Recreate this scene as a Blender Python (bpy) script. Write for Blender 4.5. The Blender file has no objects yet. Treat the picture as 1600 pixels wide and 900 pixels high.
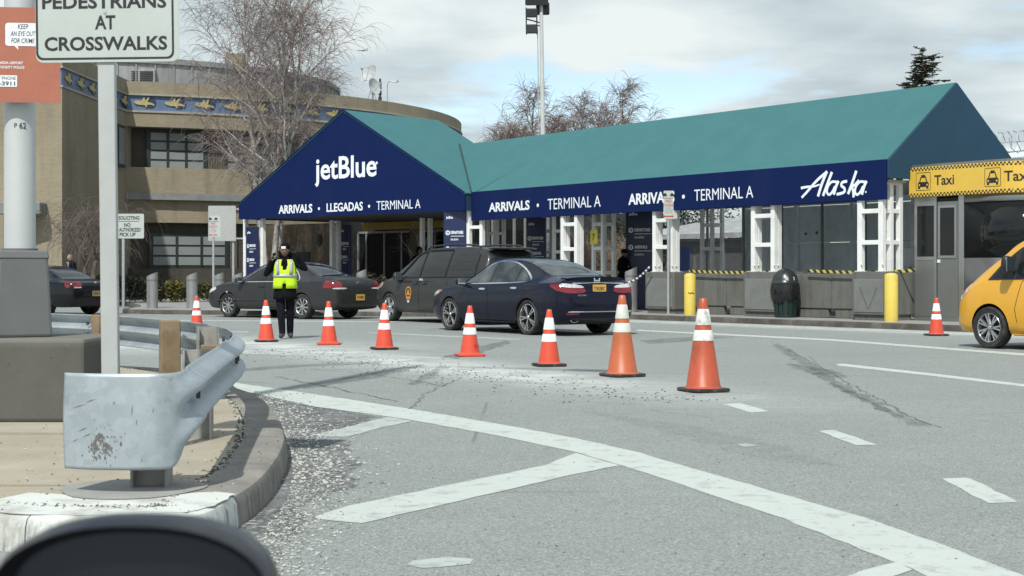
import bpy, bmesh, math, random
from mathutils import Vector, Matrix, Quaternion
from mathutils.bvhtree import BVHTree
from mathutils.geometry import tessellate_polygon

random.seed(7)
SC = bpy.context.scene
COL = SC.collection
pi = math.pi

# ------------------------------------------------------------------ camera
F = 2311.0      # focal length in photo pixels (1600 px wide)
HC = 1.15       # camera height
HY = 428.5      # horizon row
cd = bpy.data.cameras.new("camera")
cam = bpy.data.objects.new("camera", cd); COL.objects.link(cam)
cd.sensor_width = 36; cd.lens = 36 * F / 1600
cd.shift_y = (HY - 450) / 1600
cd.clip_start = 0.05; cd.clip_end = 5000
cam.location = (0, 0, HC); cam.rotation_euler = (pi / 2, 0, 0)
cd.dof.use_dof = True; cd.dof.focus_distance = 20; cd.dof.aperture_fstop = 11
SC.camera = cam

# ------------------------------------------------------------------ light
SUN = Vector((-0.17, -0.62, 0.766)).normalized()
w = bpy.data.worlds.new("World"); SC.world = w; w.use_nodes = True
nt = w.node_tree; nt.nodes.clear()
def wn(t, **k):
    n = nt.nodes.new(t)
    for a, b in k.items(): setattr(n, a, b)
    return n
L = nt.links.new
sky = wn('ShaderNodeTexSky', sky_type='NISHITA', sun_disc=False)
sky.sun_elevation = math.asin(SUN.z); sky.sun_rotation = math.atan2(SUN.x, SUN.y)
sky.air_density = 1.0; sky.dust_density = 0.6
tc = wn('ShaderNodeTexCoord')
sep = wn('ShaderNodeSeparateXYZ'); L(tc.outputs['Generated'], sep.inputs[0])
def wmath(op, a, b=None):
    n = wn('ShaderNodeMath', operation=op)
    for i, v in enumerate((a, b)):
        if v is None: continue
        if isinstance(v, (int, float)): n.inputs[i].default_value = v
        else: L(v, n.inputs[i])
    return n.outputs[0]
zc = wmath('ADD', wmath('MAXIMUM', sep.outputs[2], 0.0), 0.11)
cmb = wn('ShaderNodeCombineXYZ')
L(wmath('DIVIDE', sep.outputs[0], zc), cmb.inputs[0]); L(wmath('DIVIDE', sep.outputs[1], zc), cmb.inputs[1])
def wnoise(scale, detail, off, rough=.55):
    m = wn('ShaderNodeMapping'); m.inputs['Location'].default_value = off
    L(cmb.outputs[0], m.inputs[0])
    n = wn('ShaderNodeTexNoise'); n.inputs['Scale'].default_value = scale
    n.inputs['Detail'].default_value = detail; n.inputs['Roughness'].default_value = rough
    L(m.outputs[0], n.inputs['Vector']); return n.outputs['Fac']
cover = wnoise(0.9, 7, (3.2, 1.7, 0)); shade = wnoise(1.15, 6, (9.1, 4.4, 2.0), .5)
def wramp(fac, stops):
    r = wn('ShaderNodeValToRGB'); L(fac, r.inputs[0])
    e = r.color_ramp.elements
    while len(e) < len(stops): e.new(0.5)
    for i, (p, c) in enumerate(stops):
        e[i].position = p; e[i].color = (c, c, c, 1) if isinstance(c, (int, float)) else (*c, 1)
    return r.outputs[0]
cov = wramp(cover, [(0.415, 0.0), (0.50, 1.0)])
shd = wramp(shade, [(0.33, (0.53, 0.625, 0.685)), (0.47, (0.72, 0.83, 0.865)), (0.60, (0.97, 1.04, 1.04))])
gain = wn('ShaderNodeVectorMath', operation='SCALE'); L(shd, gain.inputs[0]); gain.inputs['Scale'].default_value = 8.1
skg = wn('ShaderNodeVectorMath', operation='SCALE'); L(sky.outputs[0], skg.inputs[0]); skg.inputs['Scale'].default_value = 1.5
mx = wn('ShaderNodeMix', data_type='RGBA'); L(cov, mx.inputs['Factor'])
L(skg.outputs[0], mx.inputs[6]); L(gain.outputs[0], mx.inputs[7])
bg = wn('ShaderNodeBackground'); bg.inputs['Strength'].default_value = 0.1
L(mx.outputs[2], bg.inputs['Color'])
wo = wn('ShaderNodeOutputWorld'); L(bg.outputs[0], wo.inputs[0])

sl = bpy.data.lights.new("sun", 'SUN'); sun = bpy.data.objects.new("sun", sl); COL.objects.link(sun)
sl.energy = 3.9; sl.angle = math.radians(1.0); sl.color = (1.0, 0.985, 0.915)
sun.rotation_euler = SUN.to_track_quat('Z', 'Y').to_euler()
sun.location = SUN * 100
vs = SC.view_settings
vs.view_transform = 'Standard'; vs.look = 'None'; vs.gamma = 1; vs.use_curve_mapping = False
vs.exposure = 0.12

# ------------------------------------------------------------------ pixel -> place
def G(px, py, z=0.0):
    Y = F * (HC - z) / (py - HY)
    return Vector(((px - 800) / F * Y, Y, z))
def P(px, py, Y):
    return Vector(((px - 800) / F * Y, Y, HC - (py - HY) / F * Y))

# ------------------------------------------------------------------ materials
def lin(c):
    return tuple(((v / 255) / 12.92 if v / 255 <= .04045 else ((v / 255 + .055) / 1.055) ** 2.4) for v in c)

class NT:
    def __init__(s, name):
        s.m = bpy.data.materials.new(name); s.m.use_nodes = True
        s.t = s.m.node_tree; s.t.nodes.clear()
        s.out = s.n('ShaderNodeOutputMaterial'); s.bsdf = s.n('ShaderNodeBsdfPrincipled')
        s.l(s.bsdf.outputs[0], s.out.inputs[0])
        s.tc = s.n('ShaderNodeTexCoord')
    def n(s, t, **k):
        n = s.t.nodes.new(t)
        for a, b in k.items(): setattr(n, a, b)
        return n
    def l(s, a, b): s.t.links.new(a, b)
    def put(s, sock, v):
        if isinstance(v, bpy.types.NodeSocket): s.l(v, sock)
        elif isinstance(v, (tuple, list)) and len(v) == 3 and sock.type == 'RGBA': sock.default_value = (*v, 1)
        else: sock.default_value = v
    def coord(s, scale=(1, 1, 1), kind='Object', rot=(0, 0, 0), loc=(0, 0, 0)):
        m = s.n('ShaderNodeMapping'); s.l(s.tc.outputs[kind], m.inputs[0])
        m.inputs['Scale'].default_value = scale; m.inputs['Rotation'].default_value = rot
        m.inputs['Location'].default_value = loc
        return m.outputs[0]
    def noise(s, scale, detail=3, rough=.5, vec=None):
        n = s.n('ShaderNodeTexNoise'); s.l(vec or s.tc.outputs['Object'], n.inputs['Vector'])
        n.inputs['Scale'].default_value = scale; n.inputs['Detail'].default_value = detail
        n.inputs['Roughness'].default_value = rough
        return n.outputs['Fac']
    def voro(s, scale, feature='F1', vec=None, out='Distance'):
        n = s.n('ShaderNodeTexVoronoi', feature=feature); s.l(vec or s.tc.outputs['Object'], n.inputs['Vector'])
        n.inputs['Scale'].default_value = scale
        return n.outputs[out]
    def math(s, op, a, b=0.0, c=None):
        n = s.n('ShaderNodeMath', operation=op); s.put(n.inputs[0], a); s.put(n.inputs[1], b)
        if c is not None: s.put(n.inputs[2], c)
        return n.outputs[0]
    def ramp(s, fac, stops, interp='LINEAR'):
        r = s.n('ShaderNodeValToRGB'); s.l(fac, r.inputs[0]); r.color_ramp.interpolation = interp
        e = r.color_ramp.elements
        while len(e) < len(stops): e.new(.5)
        for i, (p, c) in enumerate(stops):
            e[i].position = p; e[i].color = (c, c, c, 1) if isinstance(c, (int, float)) else (*c, 1)
        return r.outputs[0]
    def mix(s, f, a, b, mode='MIX'):
        n = s.n('ShaderNodeMix', data_type='RGBA', blend_type=mode)
        s.put(n.inputs['Factor'], f); s.put(n.inputs[6], a); s.put(n.inputs[7], b)
        return n.outputs[2]
    def xyz(s, vec=None):
        n = s.n('ShaderNodeSeparateXYZ'); s.l(vec or s.tc.outputs['Object'], n.inputs[0]); return n.outputs
    def bump(s, h, strength=.3, dist=.01):
        n = s.n('ShaderNodeBump'); s.l(h, n.inputs['Height'])
        n.inputs['Strength'].default_value = strength; n.inputs['Distance'].default_value = dist
        s.l(n.outputs[0], s.bsdf.inputs['Normal'])
    def set(s, **k):
        for a, v in k.items(): s.put(s.bsdf.inputs[a], v)
        return s.m

MC = {}
def mat(name, col, rough=.6, metal=0.0, var=.12, scale=6, bump=0.0, bscale=60, coat=0.0, spec=.5, dirt=None, dscale=3):
    """Plain painted or moulded surface: base colour with some mottling, optional wear and relief."""
    if name in MC: return MC[name]
    t = NT(name)
    n1 = t.noise(scale, 5, .6)
    c = t.mix(t.ramp(n1, [(.3, 0.0), (.7, 1.0)]), tuple(v * (1 - var) for v in col), tuple(min(1, v * (1 + var)) for v in col))
    if dirt:
        d = t.ramp(t.noise(dscale, 6, .65), [(.5, 0.0), (.68, dirt[1])])
        c = t.mix(d, c, dirt[0])
    t.set(**{'Base Color': c, 'Metallic': metal, 'Coat Weight': coat, 'Specular IOR Level': spec})
    t.set(Roughness=t.ramp(t.noise(scale * 1.7, 4), [(.3, max(0, rough - .07)), (.7, min(1, rough + .07))]))
    if bump: t.bump(t.noise(bscale, 4), bump, .004)
    MC[name] = t.m
    return t.m

# ------------------------------------------------------------------ mesh builder
def frame(o, x, y, z=None):
    x = Vector(x); y = Vector(y); z = Vector(z) if z is not None else x.cross(y)
    m = Matrix.Identity(4)
    for i in range(3):
        m[i][0] = x[i]; m[i][1] = y[i]; m[i][2] = z[i]; m[i][3] = o[i]
    return m
def R2(rz): return Matrix.Rotation(rz, 4, 'Z')
def T(x, y=0, z=0):
    return Matrix.Translation(Vector(x) if not isinstance(x, (int, float)) else Vector((x, y, z)))

class MB:
    def __init__(s): s.v = []; s.f = []; s.mi = []
    def add(s, vs, fs, M=None, mi=0):
        b = len(s.v)
        s.v += [tuple(M @ Vector(p)) if M else tuple(p) for p in vs]
        s.f += [tuple(b + i for i in f) for f in fs]; s.mi += [mi] * len(fs)
        return s
    def box(s, c, size, M=None, mi=0, rz=0, taper=1.0):
        hx, hy, hz = (d / 2 for d in size)
        vs = [Vector((x * (taper if z > 0 else 1), y * (taper if z > 0 else 1), z)) for z in (-hz, hz) for x, y in ((-hx, -hy), (hx, -hy), (hx, hy), (-hx, hy))]
        mm = T(c) @ R2(rz); mm = M @ mm if M else mm
        return s.add(vs, [(3, 2, 1, 0), (4, 5, 6, 7), (0, 1, 5, 4), (1, 2, 6, 5), (2, 3, 7, 6), (3, 0, 4, 7)], mm, mi)
    def span(s, a, b, M=None, mi=0):
        c = [(p + q) / 2 for p, q in zip(a, b)]
        return s.box(c, [abs(q - p) for p, q in zip(a, b)], M, mi)
    def tube(s, pts, rad, n=8, caps=True, M=None, mi=0, flat=1.0):
        pts = [Vector(p) for p in pts]; k = len(pts)
        if isinstance(rad, (int, float)): rad = [rad] * k
        vs = []; fs = []; up = None
        for i in range(k):
            d = (pts[min(i + 1, k - 1)] - pts[max(i - 1, 0)])
            d = d.normalized() if d.length > 1e-9 else Vector((0, 0, 1))
            if up is None:
                up = Vector((0, 0, 1)) if abs(d.z) < .9 else Vector((0, 1, 0))
            a = d.cross(up)
            if a.length < 1e-6: a = d.cross(Vector((1, 0, 0)))
            a.normalize(); b = a.cross(d).normalized(); up = b
            for j in range(n):
                t = 2 * pi * j / n + pi / n
                vs.append(pts[i] + (a * math.cos(t) + b * math.sin(t) * flat) * rad[i])
        for i in range(k - 1):
            for j in range(n):
                fs.append((i * n + j, i * n + (j + 1) % n, (i + 1) * n + (j + 1) % n, (i + 1) * n + j))
        if caps:
            fs.append(tuple(reversed(range(n)))); fs.append(tuple((k - 1) * n + j for j in range(n)))
        return s.add(vs, fs, M, mi)
    def lathe(s, prof, n=24, M=None, mi=0, c=(0, 0, 0), caps=True):
        vs = []; fs = []; k = len(prof)
        for r, z in prof:
            for j in range(n):
                t = 2 * pi * j / n
                vs.append((c[0] + r * math.cos(t), c[1] + r * math.sin(t), c[2] + z))
        for i in range(k - 1):
            for j in range(n):
                fs.append((i * n + j, i * n + (j + 1) % n, (i + 1) * n + (j + 1) % n, (i + 1) * n + j))
        if caps and prof[0][0] > 1e-6: fs.append(tuple(reversed(range(n))))
        if caps and prof[-1][0] > 1e-6: fs.append(tuple((k - 1) * n + j for j in range(n)))
        return s.add(vs, fs, M, mi)
    def prism(s, poly, depth, M=None, mi=0, mi_side=None):
        """poly: 2D points in local xy, extruded along local +z by depth."""
        n = len(poly)
        ar = sum(poly[i][0] * poly[(i + 1) % n][1] - poly[(i + 1) % n][0] * poly[i][1] for i in range(n))
        if ar < 0: poly = poly[::-1]
        vs = [(p[0], p[1], 0) for p in poly] + [(p[0], p[1], depth) for p in poly]
        tri = tessellate_polygon([[Vector((p[0], p[1], 0)) for p in poly]])
        top = []
        for a, b, c in tri:
            pa, pb, pc = poly[a], poly[b], poly[c]
            if (pb[0] - pa[0]) * (pc[1] - pa[1]) - (pb[1] - pa[1]) * (pc[0] - pa[0]) < 0: b, c = c, b
            top.append((a, b, c))
        s.add(vs, [tuple(n + i for i in t) for t in top] + [t[::-1] for t in top], M, mi)
        b0 = len(s.v) - 2 * n
        sd = [(i, (i + 1) % n, n + (i + 1) % n, n + i) for i in range(n)]
        s.f += [tuple(b0 + i for i in f) for f in sd]; s.mi += [mi if mi_side is None else mi_side] * n
        return s
    def sheet(s, poly3, M=None, mi=0):
        tri = tessellate_polygon([[Vector(p) for p in poly3]])
        fs = []
        for a, b, c in tri:
            A, B, C = (Vector(poly3[i]) for i in (a, b, c))
            fs.append((a, b, c) if (B - A).cross(C - A).z >= 0 else (a, c, b))
        return s.add(poly3, fs, M, mi)
    def sphere(s, c, r, n=12, m=8, M=None, mi=0):
        if isinstance(r, (int, float)): r = (r, r, r)
        vs = [(c[0], c[1], c[2] - r[2])]; fs = []
        for i in range(1, m):
            a = -pi / 2 + pi * i / m
            for j in range(n):
                t = 2 * pi * j / n
                vs.append((c[0] + r[0] * math.cos(a) * math.cos(t), c[1] + r[1] * math.cos(a) * math.sin(t), c[2] + r[2] * math.sin(a)))
        vs.append((c[0], c[1], c[2] + r[2])); e = len(vs) - 1
        for j in range(n):
            fs.append((0, 1 + (j + 1) % n, 1 + j)); fs.append((e, e - n + j, e - n + (j + 1) % n))
        for i in range(m - 2):
            for j in range(n):
                a = 1 + i * n
                fs.append((a + j, a + (j + 1) % n, a + n + (j + 1) % n, a + n + j))
        return s.add(vs, fs, M, mi)
    def mesh(s, name, mats, smooth=None):
        me = bpy.data.meshes.new(name); me.from_pydata(s.v, [], s.f)
        for m in (mats if isinstance(mats, (list, tuple)) else [mats]): me.materials.append(m)
        me.polygons.foreach_set('material_index', s.mi)
        if smooth is not None:
            me.polygons.foreach_set('use_smooth', [True] * len(me.polygons))
            me.update(); me.set_sharp_from_angle(angle=math.radians(smooth))
        me.update(); return me
    def build(s, name, mats, parent=None, smooth=None, bevel=0, seg=1):
        o = bpy.data.objects.new(name, s.mesh(name, mats, smooth)); COL.objects.link(o)
        if parent: o.parent = parent
        if bevel:
            b = o.modifiers.new('bevel', 'BEVEL'); b.width = bevel; b.segments = seg; b.limit_method = 'ANGLE'; b.angle_limit = .6
        return o

def thing(name, label, cat, loc=(0, 0, 0), rz=0, group=None):
    o = bpy.data.objects.new(name, None); COL.objects.link(o)
    o.location = loc; o.rotation_euler = (0, 0, rz); o.empty_display_size = .2
    return tag(o, label, cat, group)
def tag(o, label, cat, group=None):
    o['label'] = label; o['category'] = cat
    if group: o['group'] = group
    return o
def struct(o, label=None):
    o['kind'] = 'structure'
    if label: o['label'] = label
    return o
def stuff(o): o['kind'] = 'stuff'; return o
def dup(root, loc=None, rz=None, label=None):
    def cp(o, par):
        c = o.copy(); COL.objects.link(c)
        if par: c.parent = par
        for ch in list(o.children): cp(ch, c)
        return c
    r = cp(root, None)
    if loc is not None: r.location = loc
    if rz is not None: r.rotation_euler = (0, 0, rz)
    if label: r['label'] = label
    return r
def inst(src, name, parent, M):
    """one more piece sharing src's mesh"""
    o = bpy.data.objects.new(name, src.data); COL.objects.link(o); o.parent = parent; o.matrix_local = M
    return o

# ------------------------------------------------------------------ lettering
def glyphs(txt, bold=0.0, shear=0.0, spacing=1.0):
    cu = bpy.data.curves.new('t', 'FONT'); cu.body = txt; cu.size = 1; cu.offset = bold; cu.shear = shear
    cu.space_character = spacing; cu.resolution_u = 3; cu.fill_mode = 'FRONT'
    o = bpy.data.objects.new('t', cu); COL.objects.link(o)
    dg = bpy.context.evaluated_depsgraph_get(); me = bpy.data.meshes.new_from_object(o.evaluated_get(dg))
    vs = [tuple(v.co) for v in me.vertices]; fs = [tuple(p.vertices) for p in me.polygons]
    bpy.data.objects.remove(o); bpy.data.curves.remove(cu); bpy.data.meshes.remove(me)
    return vs, fs
def write(mb, txt, x, y, wd, ht, M, bold=0.0, shear=0.0, depth=.004, mi=0):
    """fit txt into the box with lower left corner (x, y) in M's xy plane, raised by depth."""
    vs, fs = glyphs(txt, bold, shear)
    x0 = min(v[0] for v in vs); x1 = max(v[0] for v in vs); y0 = min(v[1] for v in vs); y1 = max(v[1] for v in vs)
    sx = wd / (x1 - x0); sy = ht / (y1 - y0) if ht else sx
    n = len(vs)
    flat = [(x + (v[0] - x0) * sx, y + (v[1] - y0) * sy) for v in vs]
    top = [(a, b, depth) for a, b in flat]
    mb.add(top, fs, M, mi)
    ed = {}
    for f in fs:
        for i in range(len(f)):
            a, b = f[i], f[(i + 1) % len(f)]
            if (b, a) in ed: del ed[(b, a)]
            else: ed[(a, b)] = 1
    base = len(mb.v)
    bot = [(a, b, 0) for a, b in flat]
    mb.v += [tuple(M @ Vector(p)) for p in bot]
    t0 = base - n
    for a, b in ed:
        mb.f.append((t0 + b, t0 + a, base + a, base + b)); mb.mi.append(mi)
    return mb

def chaikin(poly, k=2, closed=True):
    for _ in range(k):
        o = []; n = len(poly)
        for i in range(n if closed else n - 1):
            a, b = poly[i], poly[(i + 1) % n]
            o.append(tuple(a[j] * .75 + b[j] * .25 for j in range(len(a)))); o.append(tuple(a[j] * .25 + b[j] * .75 for j in range(len(a))))
        if not closed: o = [poly[0]] + o + [poly[-1]]
        poly = o
    return poly
def rrect(x0, y0, x1, y1, r, n=4):
    o = []
    for cx, cy, a in ((x1 - r, y0 + r, -pi / 2), (x1 - r, y1 - r, 0), (x0 + r, y1 - r, pi / 2), (x0 + r, y0 + r, pi)):
        for i in range(n + 1):
            t = a + pi / 2 * i / n; o.append((cx + r * math.cos(t), cy + r * math.sin(t)))
    return o
def catmull(pts, k=6, closed=False):
    n = len(pts); o = []
    rng = range(n if closed else n - 1)
    for i in rng:
        p = [Vector(pts[(i + d) % n] if closed else pts[min(max(i + d, 0), n - 1)]) for d in (-1, 0, 1, 2)]
        for j in range(k):
            t = j / k
            o.append(.5 * ((2 * p[1]) + (p[2] - p[0]) * t + (2 * p[0] - 5 * p[1] + 4 * p[2] - p[3]) * t * t + (3 * p[1] - p[0] - 3 * p[2] + p[3]) * t ** 3))
    if not closed: o.append(Vector(pts[-1]))
    return o

# common paints
WHITE = mat('white_paint', (.74, .75, .73), .45, var=.05, dirt=((.45, .43, .39), .5), dscale=4)
BLACK = mat('black_plastic', (.018, .018, .02), .45, var=.2)
RUBBER = mat('rubber', (.022, .022, .023), .8, var=.25, dirt=((.16, .155, .15), .45), dscale=9)
STEEL = mat('brushed_steel', (.50, .51, .52), .38, metal=.9, var=.08, scale=3)
ALU = mat('aluminium', (.55, .56, .57), .5, metal=.6, var=.06)
GALV = mat('galvanised_post', (.42, .44, .45), .5, metal=.45, var=.12, scale=12)
CHROME = mat('chrome', (.75, .77, .79), .12, metal=1.0, var=.02)
# ================================================================== ground
def road_material():
    t = NT('aged_asphalt')
    x, y, z = t.xyz()
    big = t.noise(.35, 5, .6); mid = t.noise(2.6, 6, .65); fine = t.noise(95, 3, .7)
    stone = t.voro(120, out='Color'); sep_ = t.n('ShaderNodeSeparateColor'); t.l(stone, sep_.inputs[0]); st = sep_.outputs[0]
    c = t.ramp(big, [(.3, (.245, .264, .252)), (.7, (.315, .338, .322))])
    c = t.mix(t.ramp(mid, [(.35, 0.0), (.75, .65)]), c, (.205, .223, .214))
    c = t.mix(.55, c, t.ramp(st, [(0.0, (.09, .093, .095)), (.35, (.25, .268, .255)), (.8, (.29, .312, .297)), (1.0, (.5, .52, .5))]))
    c = t.mix(t.ramp(fine, [(.35, .45), (.5, 0.0)]), c, (.10, .105, .105))
    # pale grit along the line of cones and along the kerb
    def band(nx, ny, cc, width, lo=None):
        d = t.math('SUBTRACT', t.math('ADD', t.math('MULTIPLY', x, nx), t.math('MULTIPLY', y, ny)), cc)
        g = t.math('POWER', 2.718, t.math('MULTIPLY', t.math('POWER', t.math('DIVIDE', t.math('ABSOLUTE', d), width), 2.0), -1.0))
        return g
    nz = t.ramp(t.noise(1.5, 7, .7), [(.36, 0.0), (.62, 1.0)])
    b1 = t.math('MULTIPLY', band(.870, .493, 8.35, .85), t.ramp(t.math('DIVIDE', y, 40.0), [(.30, 0.0), (.42, 1.0), (.66, 1.0), (.74, 0.0)]))
    b2 = t.math('MULTIPLY', band(.8085, .5885, 23.9, .75), .85)
    b3 = t.math('MULTIPLY', band(.16, .987, 22.6, 2.0), t.ramp(t.math('DIVIDE', t.math('ADD', x, 12.0), 12.0), [(.55, 1.0), (.98, 0.0)]))
    dm = t.math('MAXIMUM', t.math('MAXIMUM', b1, b2), b3)
    c = t.mix(t.math('MULTIPLY', dm, t.math('ADD', t.math('MULTIPLY', nz, .68), .26)), c, (.56, .585, .56))
    # hairline cracks
    cr = t.ramp(t.voro(.22, 'DISTANCE_TO_EDGE', vec=None), [(.0, .55), (.0035, 0.0)])
    c = t.mix(t.math('MULTIPLY', cr, t.ramp(t.noise(.6, 2), [(.48, 0.0), (.56, 1.0)])), c, (.09, .09, .09))
    t.set(**{'Base Color': c, 'Roughness': .92, 'Specular IOR Level': .25})
    t.bump(t.math('ADD', st, fine), .5, .006)
    return t.m
ROAD = road_material()
m = MB(); N = 1200
m.add([(-N, -60, 0), (N, -60, 0), (N, 2000, 0), (-N, 2000, 0)], [(0, 1, 2, 3)])
struct(m.build('road', ROAD), 'wide pale worn asphalt roadway')

def paint_material(name, col, wear):
    t = NT(name)
    a = t.noise(7, 8, .72); b = t.noise(60, 4, .7)
    w_ = t.math('MAXIMUM', t.ramp(a, [(.60 - wear, 0.0), (.74 - wear, .85)]), t.ramp(b, [(.66, 0.0), (.76, .6)]))
    c = t.mix(w_, t.mix(t.noise(2.2, 4), tuple(v * .9 for v in col), col), (.30, .305, .30))
    t.set(**{'Base Color': c, 'Roughness': .75, 'Specular IOR Level': .3}); t.bump(b, .3, .003)
    return t.m
PAINT = paint_material('road_paint', (.49, .53, .492), 0.08)
PAINT_OLD = paint_material('worn_road_paint', (.43, .475, .445), .15)

def ragged(poly, step=.12, amp=.008):
    o = []
    for i in range(len(poly)):
        a, b = Vector(poly[i]), Vector(poly[(i + 1) % len(poly)])
        k = max(1, int((b - a).length / step)); k = min(k, 220)
        for j in range(k):
            p = a.lerp(b, j / k)
            o.append((p.x + random.uniform(-amp, amp), p.y + random.uniform(-amp, amp), p.z))
    return o
def mark(pix, name='road_marking', material=None, z=.0022, label=None, amp=.008):
    poly = [tuple(G(*p)[:2]) + (z,) for p in pix]
    o = MB().sheet(ragged(poly, amp=amp)).build(name, material or PAINT)
    return struct(o, label)
mark([(355, 596), (380, 600), (531, 622), (645, 640), (770, 661), (900, 685), (1000, 708), (1187, 762), (1373, 816), (1597, 898), (1760, 962),
      (1590, 962), (1420, 888), (1224, 811), (1000, 736), (900, 707), (758, 677), (646, 657.5), (607, 651), (493, 635.6), (380, 611), (352, 606)],
     label='long curved white edge line of the gore')
mark([(606, 652), (645, 658.5), (600, 668), (542, 683), (510, 682), (486, 680), (530, 671)], z=.0028, material=PAINT_OLD, label='short faded chevron arm')
mark([(900, 708.5), (968, 728), (900, 741), (720, 783), (565, 818), (520, 814), (486, 809), (546, 790.5), (709, 756.5), (850, 728)], z=.0028, label='long chevron arm')
mark([(1397, 879), (1424, 891), (1330, 925), (1230, 962), (1120, 962)], z=.0028, label='chevron arm cut by the frame')
mark([(1128, 631.6), (1156, 630), (1201.6, 643), (1173.6, 645)], label='far white dash')
mark([(1279, 673.6), (1303, 671.8), (1372, 695.6), (1337, 696)], label='middle white dash')
mark([(1470, 748), (1513, 746.5), (1592.6, 785.6), (1543.6, 787)], label='near white dash')
mark([(1156, 694.5), (1172, 693.5), (1182, 696.5), (1166, 698.5)], material=PAINT_OLD, amp=.02, label='small scrap of white paint')
mark([(632, 884), (655, 875), (700, 871), (742, 873), (733, 880), (690, 887), (650, 889)], material=PAINT_OLD, amp=.025, label='spilt blot of white paint')
mark([(1305, 569), (1318, 568.5), (1460, 584), (1660, 607.5), (1660, 611.5), (1450, 587), (1310, 571.5)], label='white lane line')
mark([(995, 515.2), (1300, 530), (1660, 557), (1660, 560.5), (1300, 532.5), (995, 517)], label='thin white line beside the kerb lane')
mark([(576, 519.5), (700, 524.6), (812, 529.8), (812, 531.2), (690, 525.8), (576, 520.6)], material=PAINT_OLD, label='faint lane line beside the parked cars')
mark([(340, 517.6), (388, 518), (388, 519.4), (338, 519)], material=PAINT_OLD, label='faint dash beyond the guard rail')
mark([(190, 499.5), (620, 502.2), (620, 503.6), (190, 500.8)], material=PAINT_OLD, label='faint white line under the queue')
mark([(240, 545), (372, 548), (514, 552.2), (700, 558.5), (720, 561), (600, 560), (470, 556), (372, 552.5), (240, 549)], material=PAINT_OLD, amp=.03, label='dusty white line behind the guard rail')

def smear(pix, dark=.6, name='skid_mark'):
    """rubber or oil mark: thin translucent sheet with a ragged edge"""
    key = 'skid_%g' % dark
    if key not in MC:
        t = NT(key)
        t.set(**{'Base Color': (.05, .052, .054), 'Roughness': .8})
        a = t.math('MULTIPLY', t.ramp(t.noise(5, 7, .7), [(.3, 0.0), (.7, 1.0)]), dark)
        t.set(Alpha=a); MC[key] = t.m
    poly = [tuple(G(*p)[:2]) + (.005,) for p in pix]
    o = MB().sheet(ragged(poly, .25, .05)).build(name, MC[key])
    return struct(o, 'dark tyre smear on the asphalt')
smear([(1208, 533), (1222, 540), (1290, 583), (1360, 622), (1452, 668), (1425, 664), (1330, 620), (1262, 578), (1212, 542)], .38)
smear([(1255, 577), (1330, 614), (1440, 664), (1442, 668), (1380, 643), (1320, 612)], .4)
smear([(1230, 568), (1300, 578), (1330, 590), (1290, 590), (1240, 575)], .45)
smear([(470, 606), (500, 599), (590, 582), (655, 570), (660, 573), (600, 588), (510, 604), (480, 608)], .5)
smear([(375, 576), (480, 569), (600, 565), (600, 568), (480, 573), (380, 580)], .4)
smear([(640, 600), (665, 585), (690, 572), (700, 574), (670, 592), (650, 602)], .4)
smear([(690, 559), (755, 540), (790, 532), (800, 534), (770, 546), (715, 561)], .45)
smear([(900, 640), (1100, 668), (1250, 705), (1330, 735), (1200, 720), (1020, 672)], .12)
smear([(1000, 532), (1090, 526), (1150, 526), (1100, 532), (1010, 538)], .4)

CRK = mat('crack_filler', (.135, .146, .142), .95, var=.3)
def crack(pix, w_=.012):
    pts = [G(*p) for p in pix]; q = []
    for a, b in zip(pts[:-1], pts[1:]):
        k = max(2, int((b - a).length / .12))
        for i in range(k): q.append(a.lerp(b, i / k) + Vector((random.gauss(0, .018), random.gauss(0, .03), 0)))
    q.append(pts[-1]); vs = []
    for i, p in enumerate(q):
        d = (q[min(i + 1, len(q) - 1)] - q[max(i - 1, 0)]).normalized(); n_ = Vector((-d.y, d.x, 0)) * w_ * random.uniform(.2, 1)
        vs += [(p.x + n_.x, p.y + n_.y, .0042), (p.x - n_.x, p.y - n_.y, .0042)]
    o = MB().add(vs, [(2 * i, 2 * i + 1, 2 * i + 3, 2 * i + 2) for i in range(len(q) - 1)]).build('road_crack', CRK); struct(o, 'thin crack in the asphalt')
crack([(428, 588), (520, 606), (620, 628)]); crack([(485, 577), (575, 584), (700, 604)], .008)
crack([(640, 640), (668, 614), (720, 590)], .008); crack([(1010, 640), (1120, 654)], .004)
crack([(1230, 545), (1300, 585), (1420, 650), (1470, 668)], .010)
# dark crumbled asphalt beside the island, with pale gravel lying on it
t = NT('crumbled_asphalt')
edge = t.noise(3, 6, .7)
g1 = t.voro(42, out='Color'); sp_ = t.n('ShaderNodeSeparateColor'); t.l(g1, sp_.inputs[0])
c = t.ramp(sp_.outputs[0], [(0, (.04, .042, .045)), (.6, (.11, .113, .115)), (.82, (.2, .2, .2)), (1, (.5, .5, .48))])
t.set(**{'Base Color': t.mix(t.ramp(t.noise(1.3, 5, .6), [(.35, 0.0), (.7, .8)]), c, (.19, .195, .195)), 'Roughness': .95})
t.set(Alpha=t.ramp(t.noise(4.5, 8, .75), [(.36, .25), (.52, 1.0)]))
t.bump(sp_.outputs[0], .8, .01)
poly = [(368, 606), (415, 610), (470, 630), (540, 640), (590, 652), (545, 668), (480, 681), (540, 690), (558, 720), (548, 760), (470, 790), (470, 830), (430, 880), (330, 930), (330, 870), (400, 800), (452, 700), (430, 640)]
struct(MB().sheet(ragged([tuple(G(*p)[:2]) + (.0016,) for p in poly], .1, .05)).build('asphalt_patch', t.m), 'dark crumbled asphalt beside the island kerb')

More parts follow.
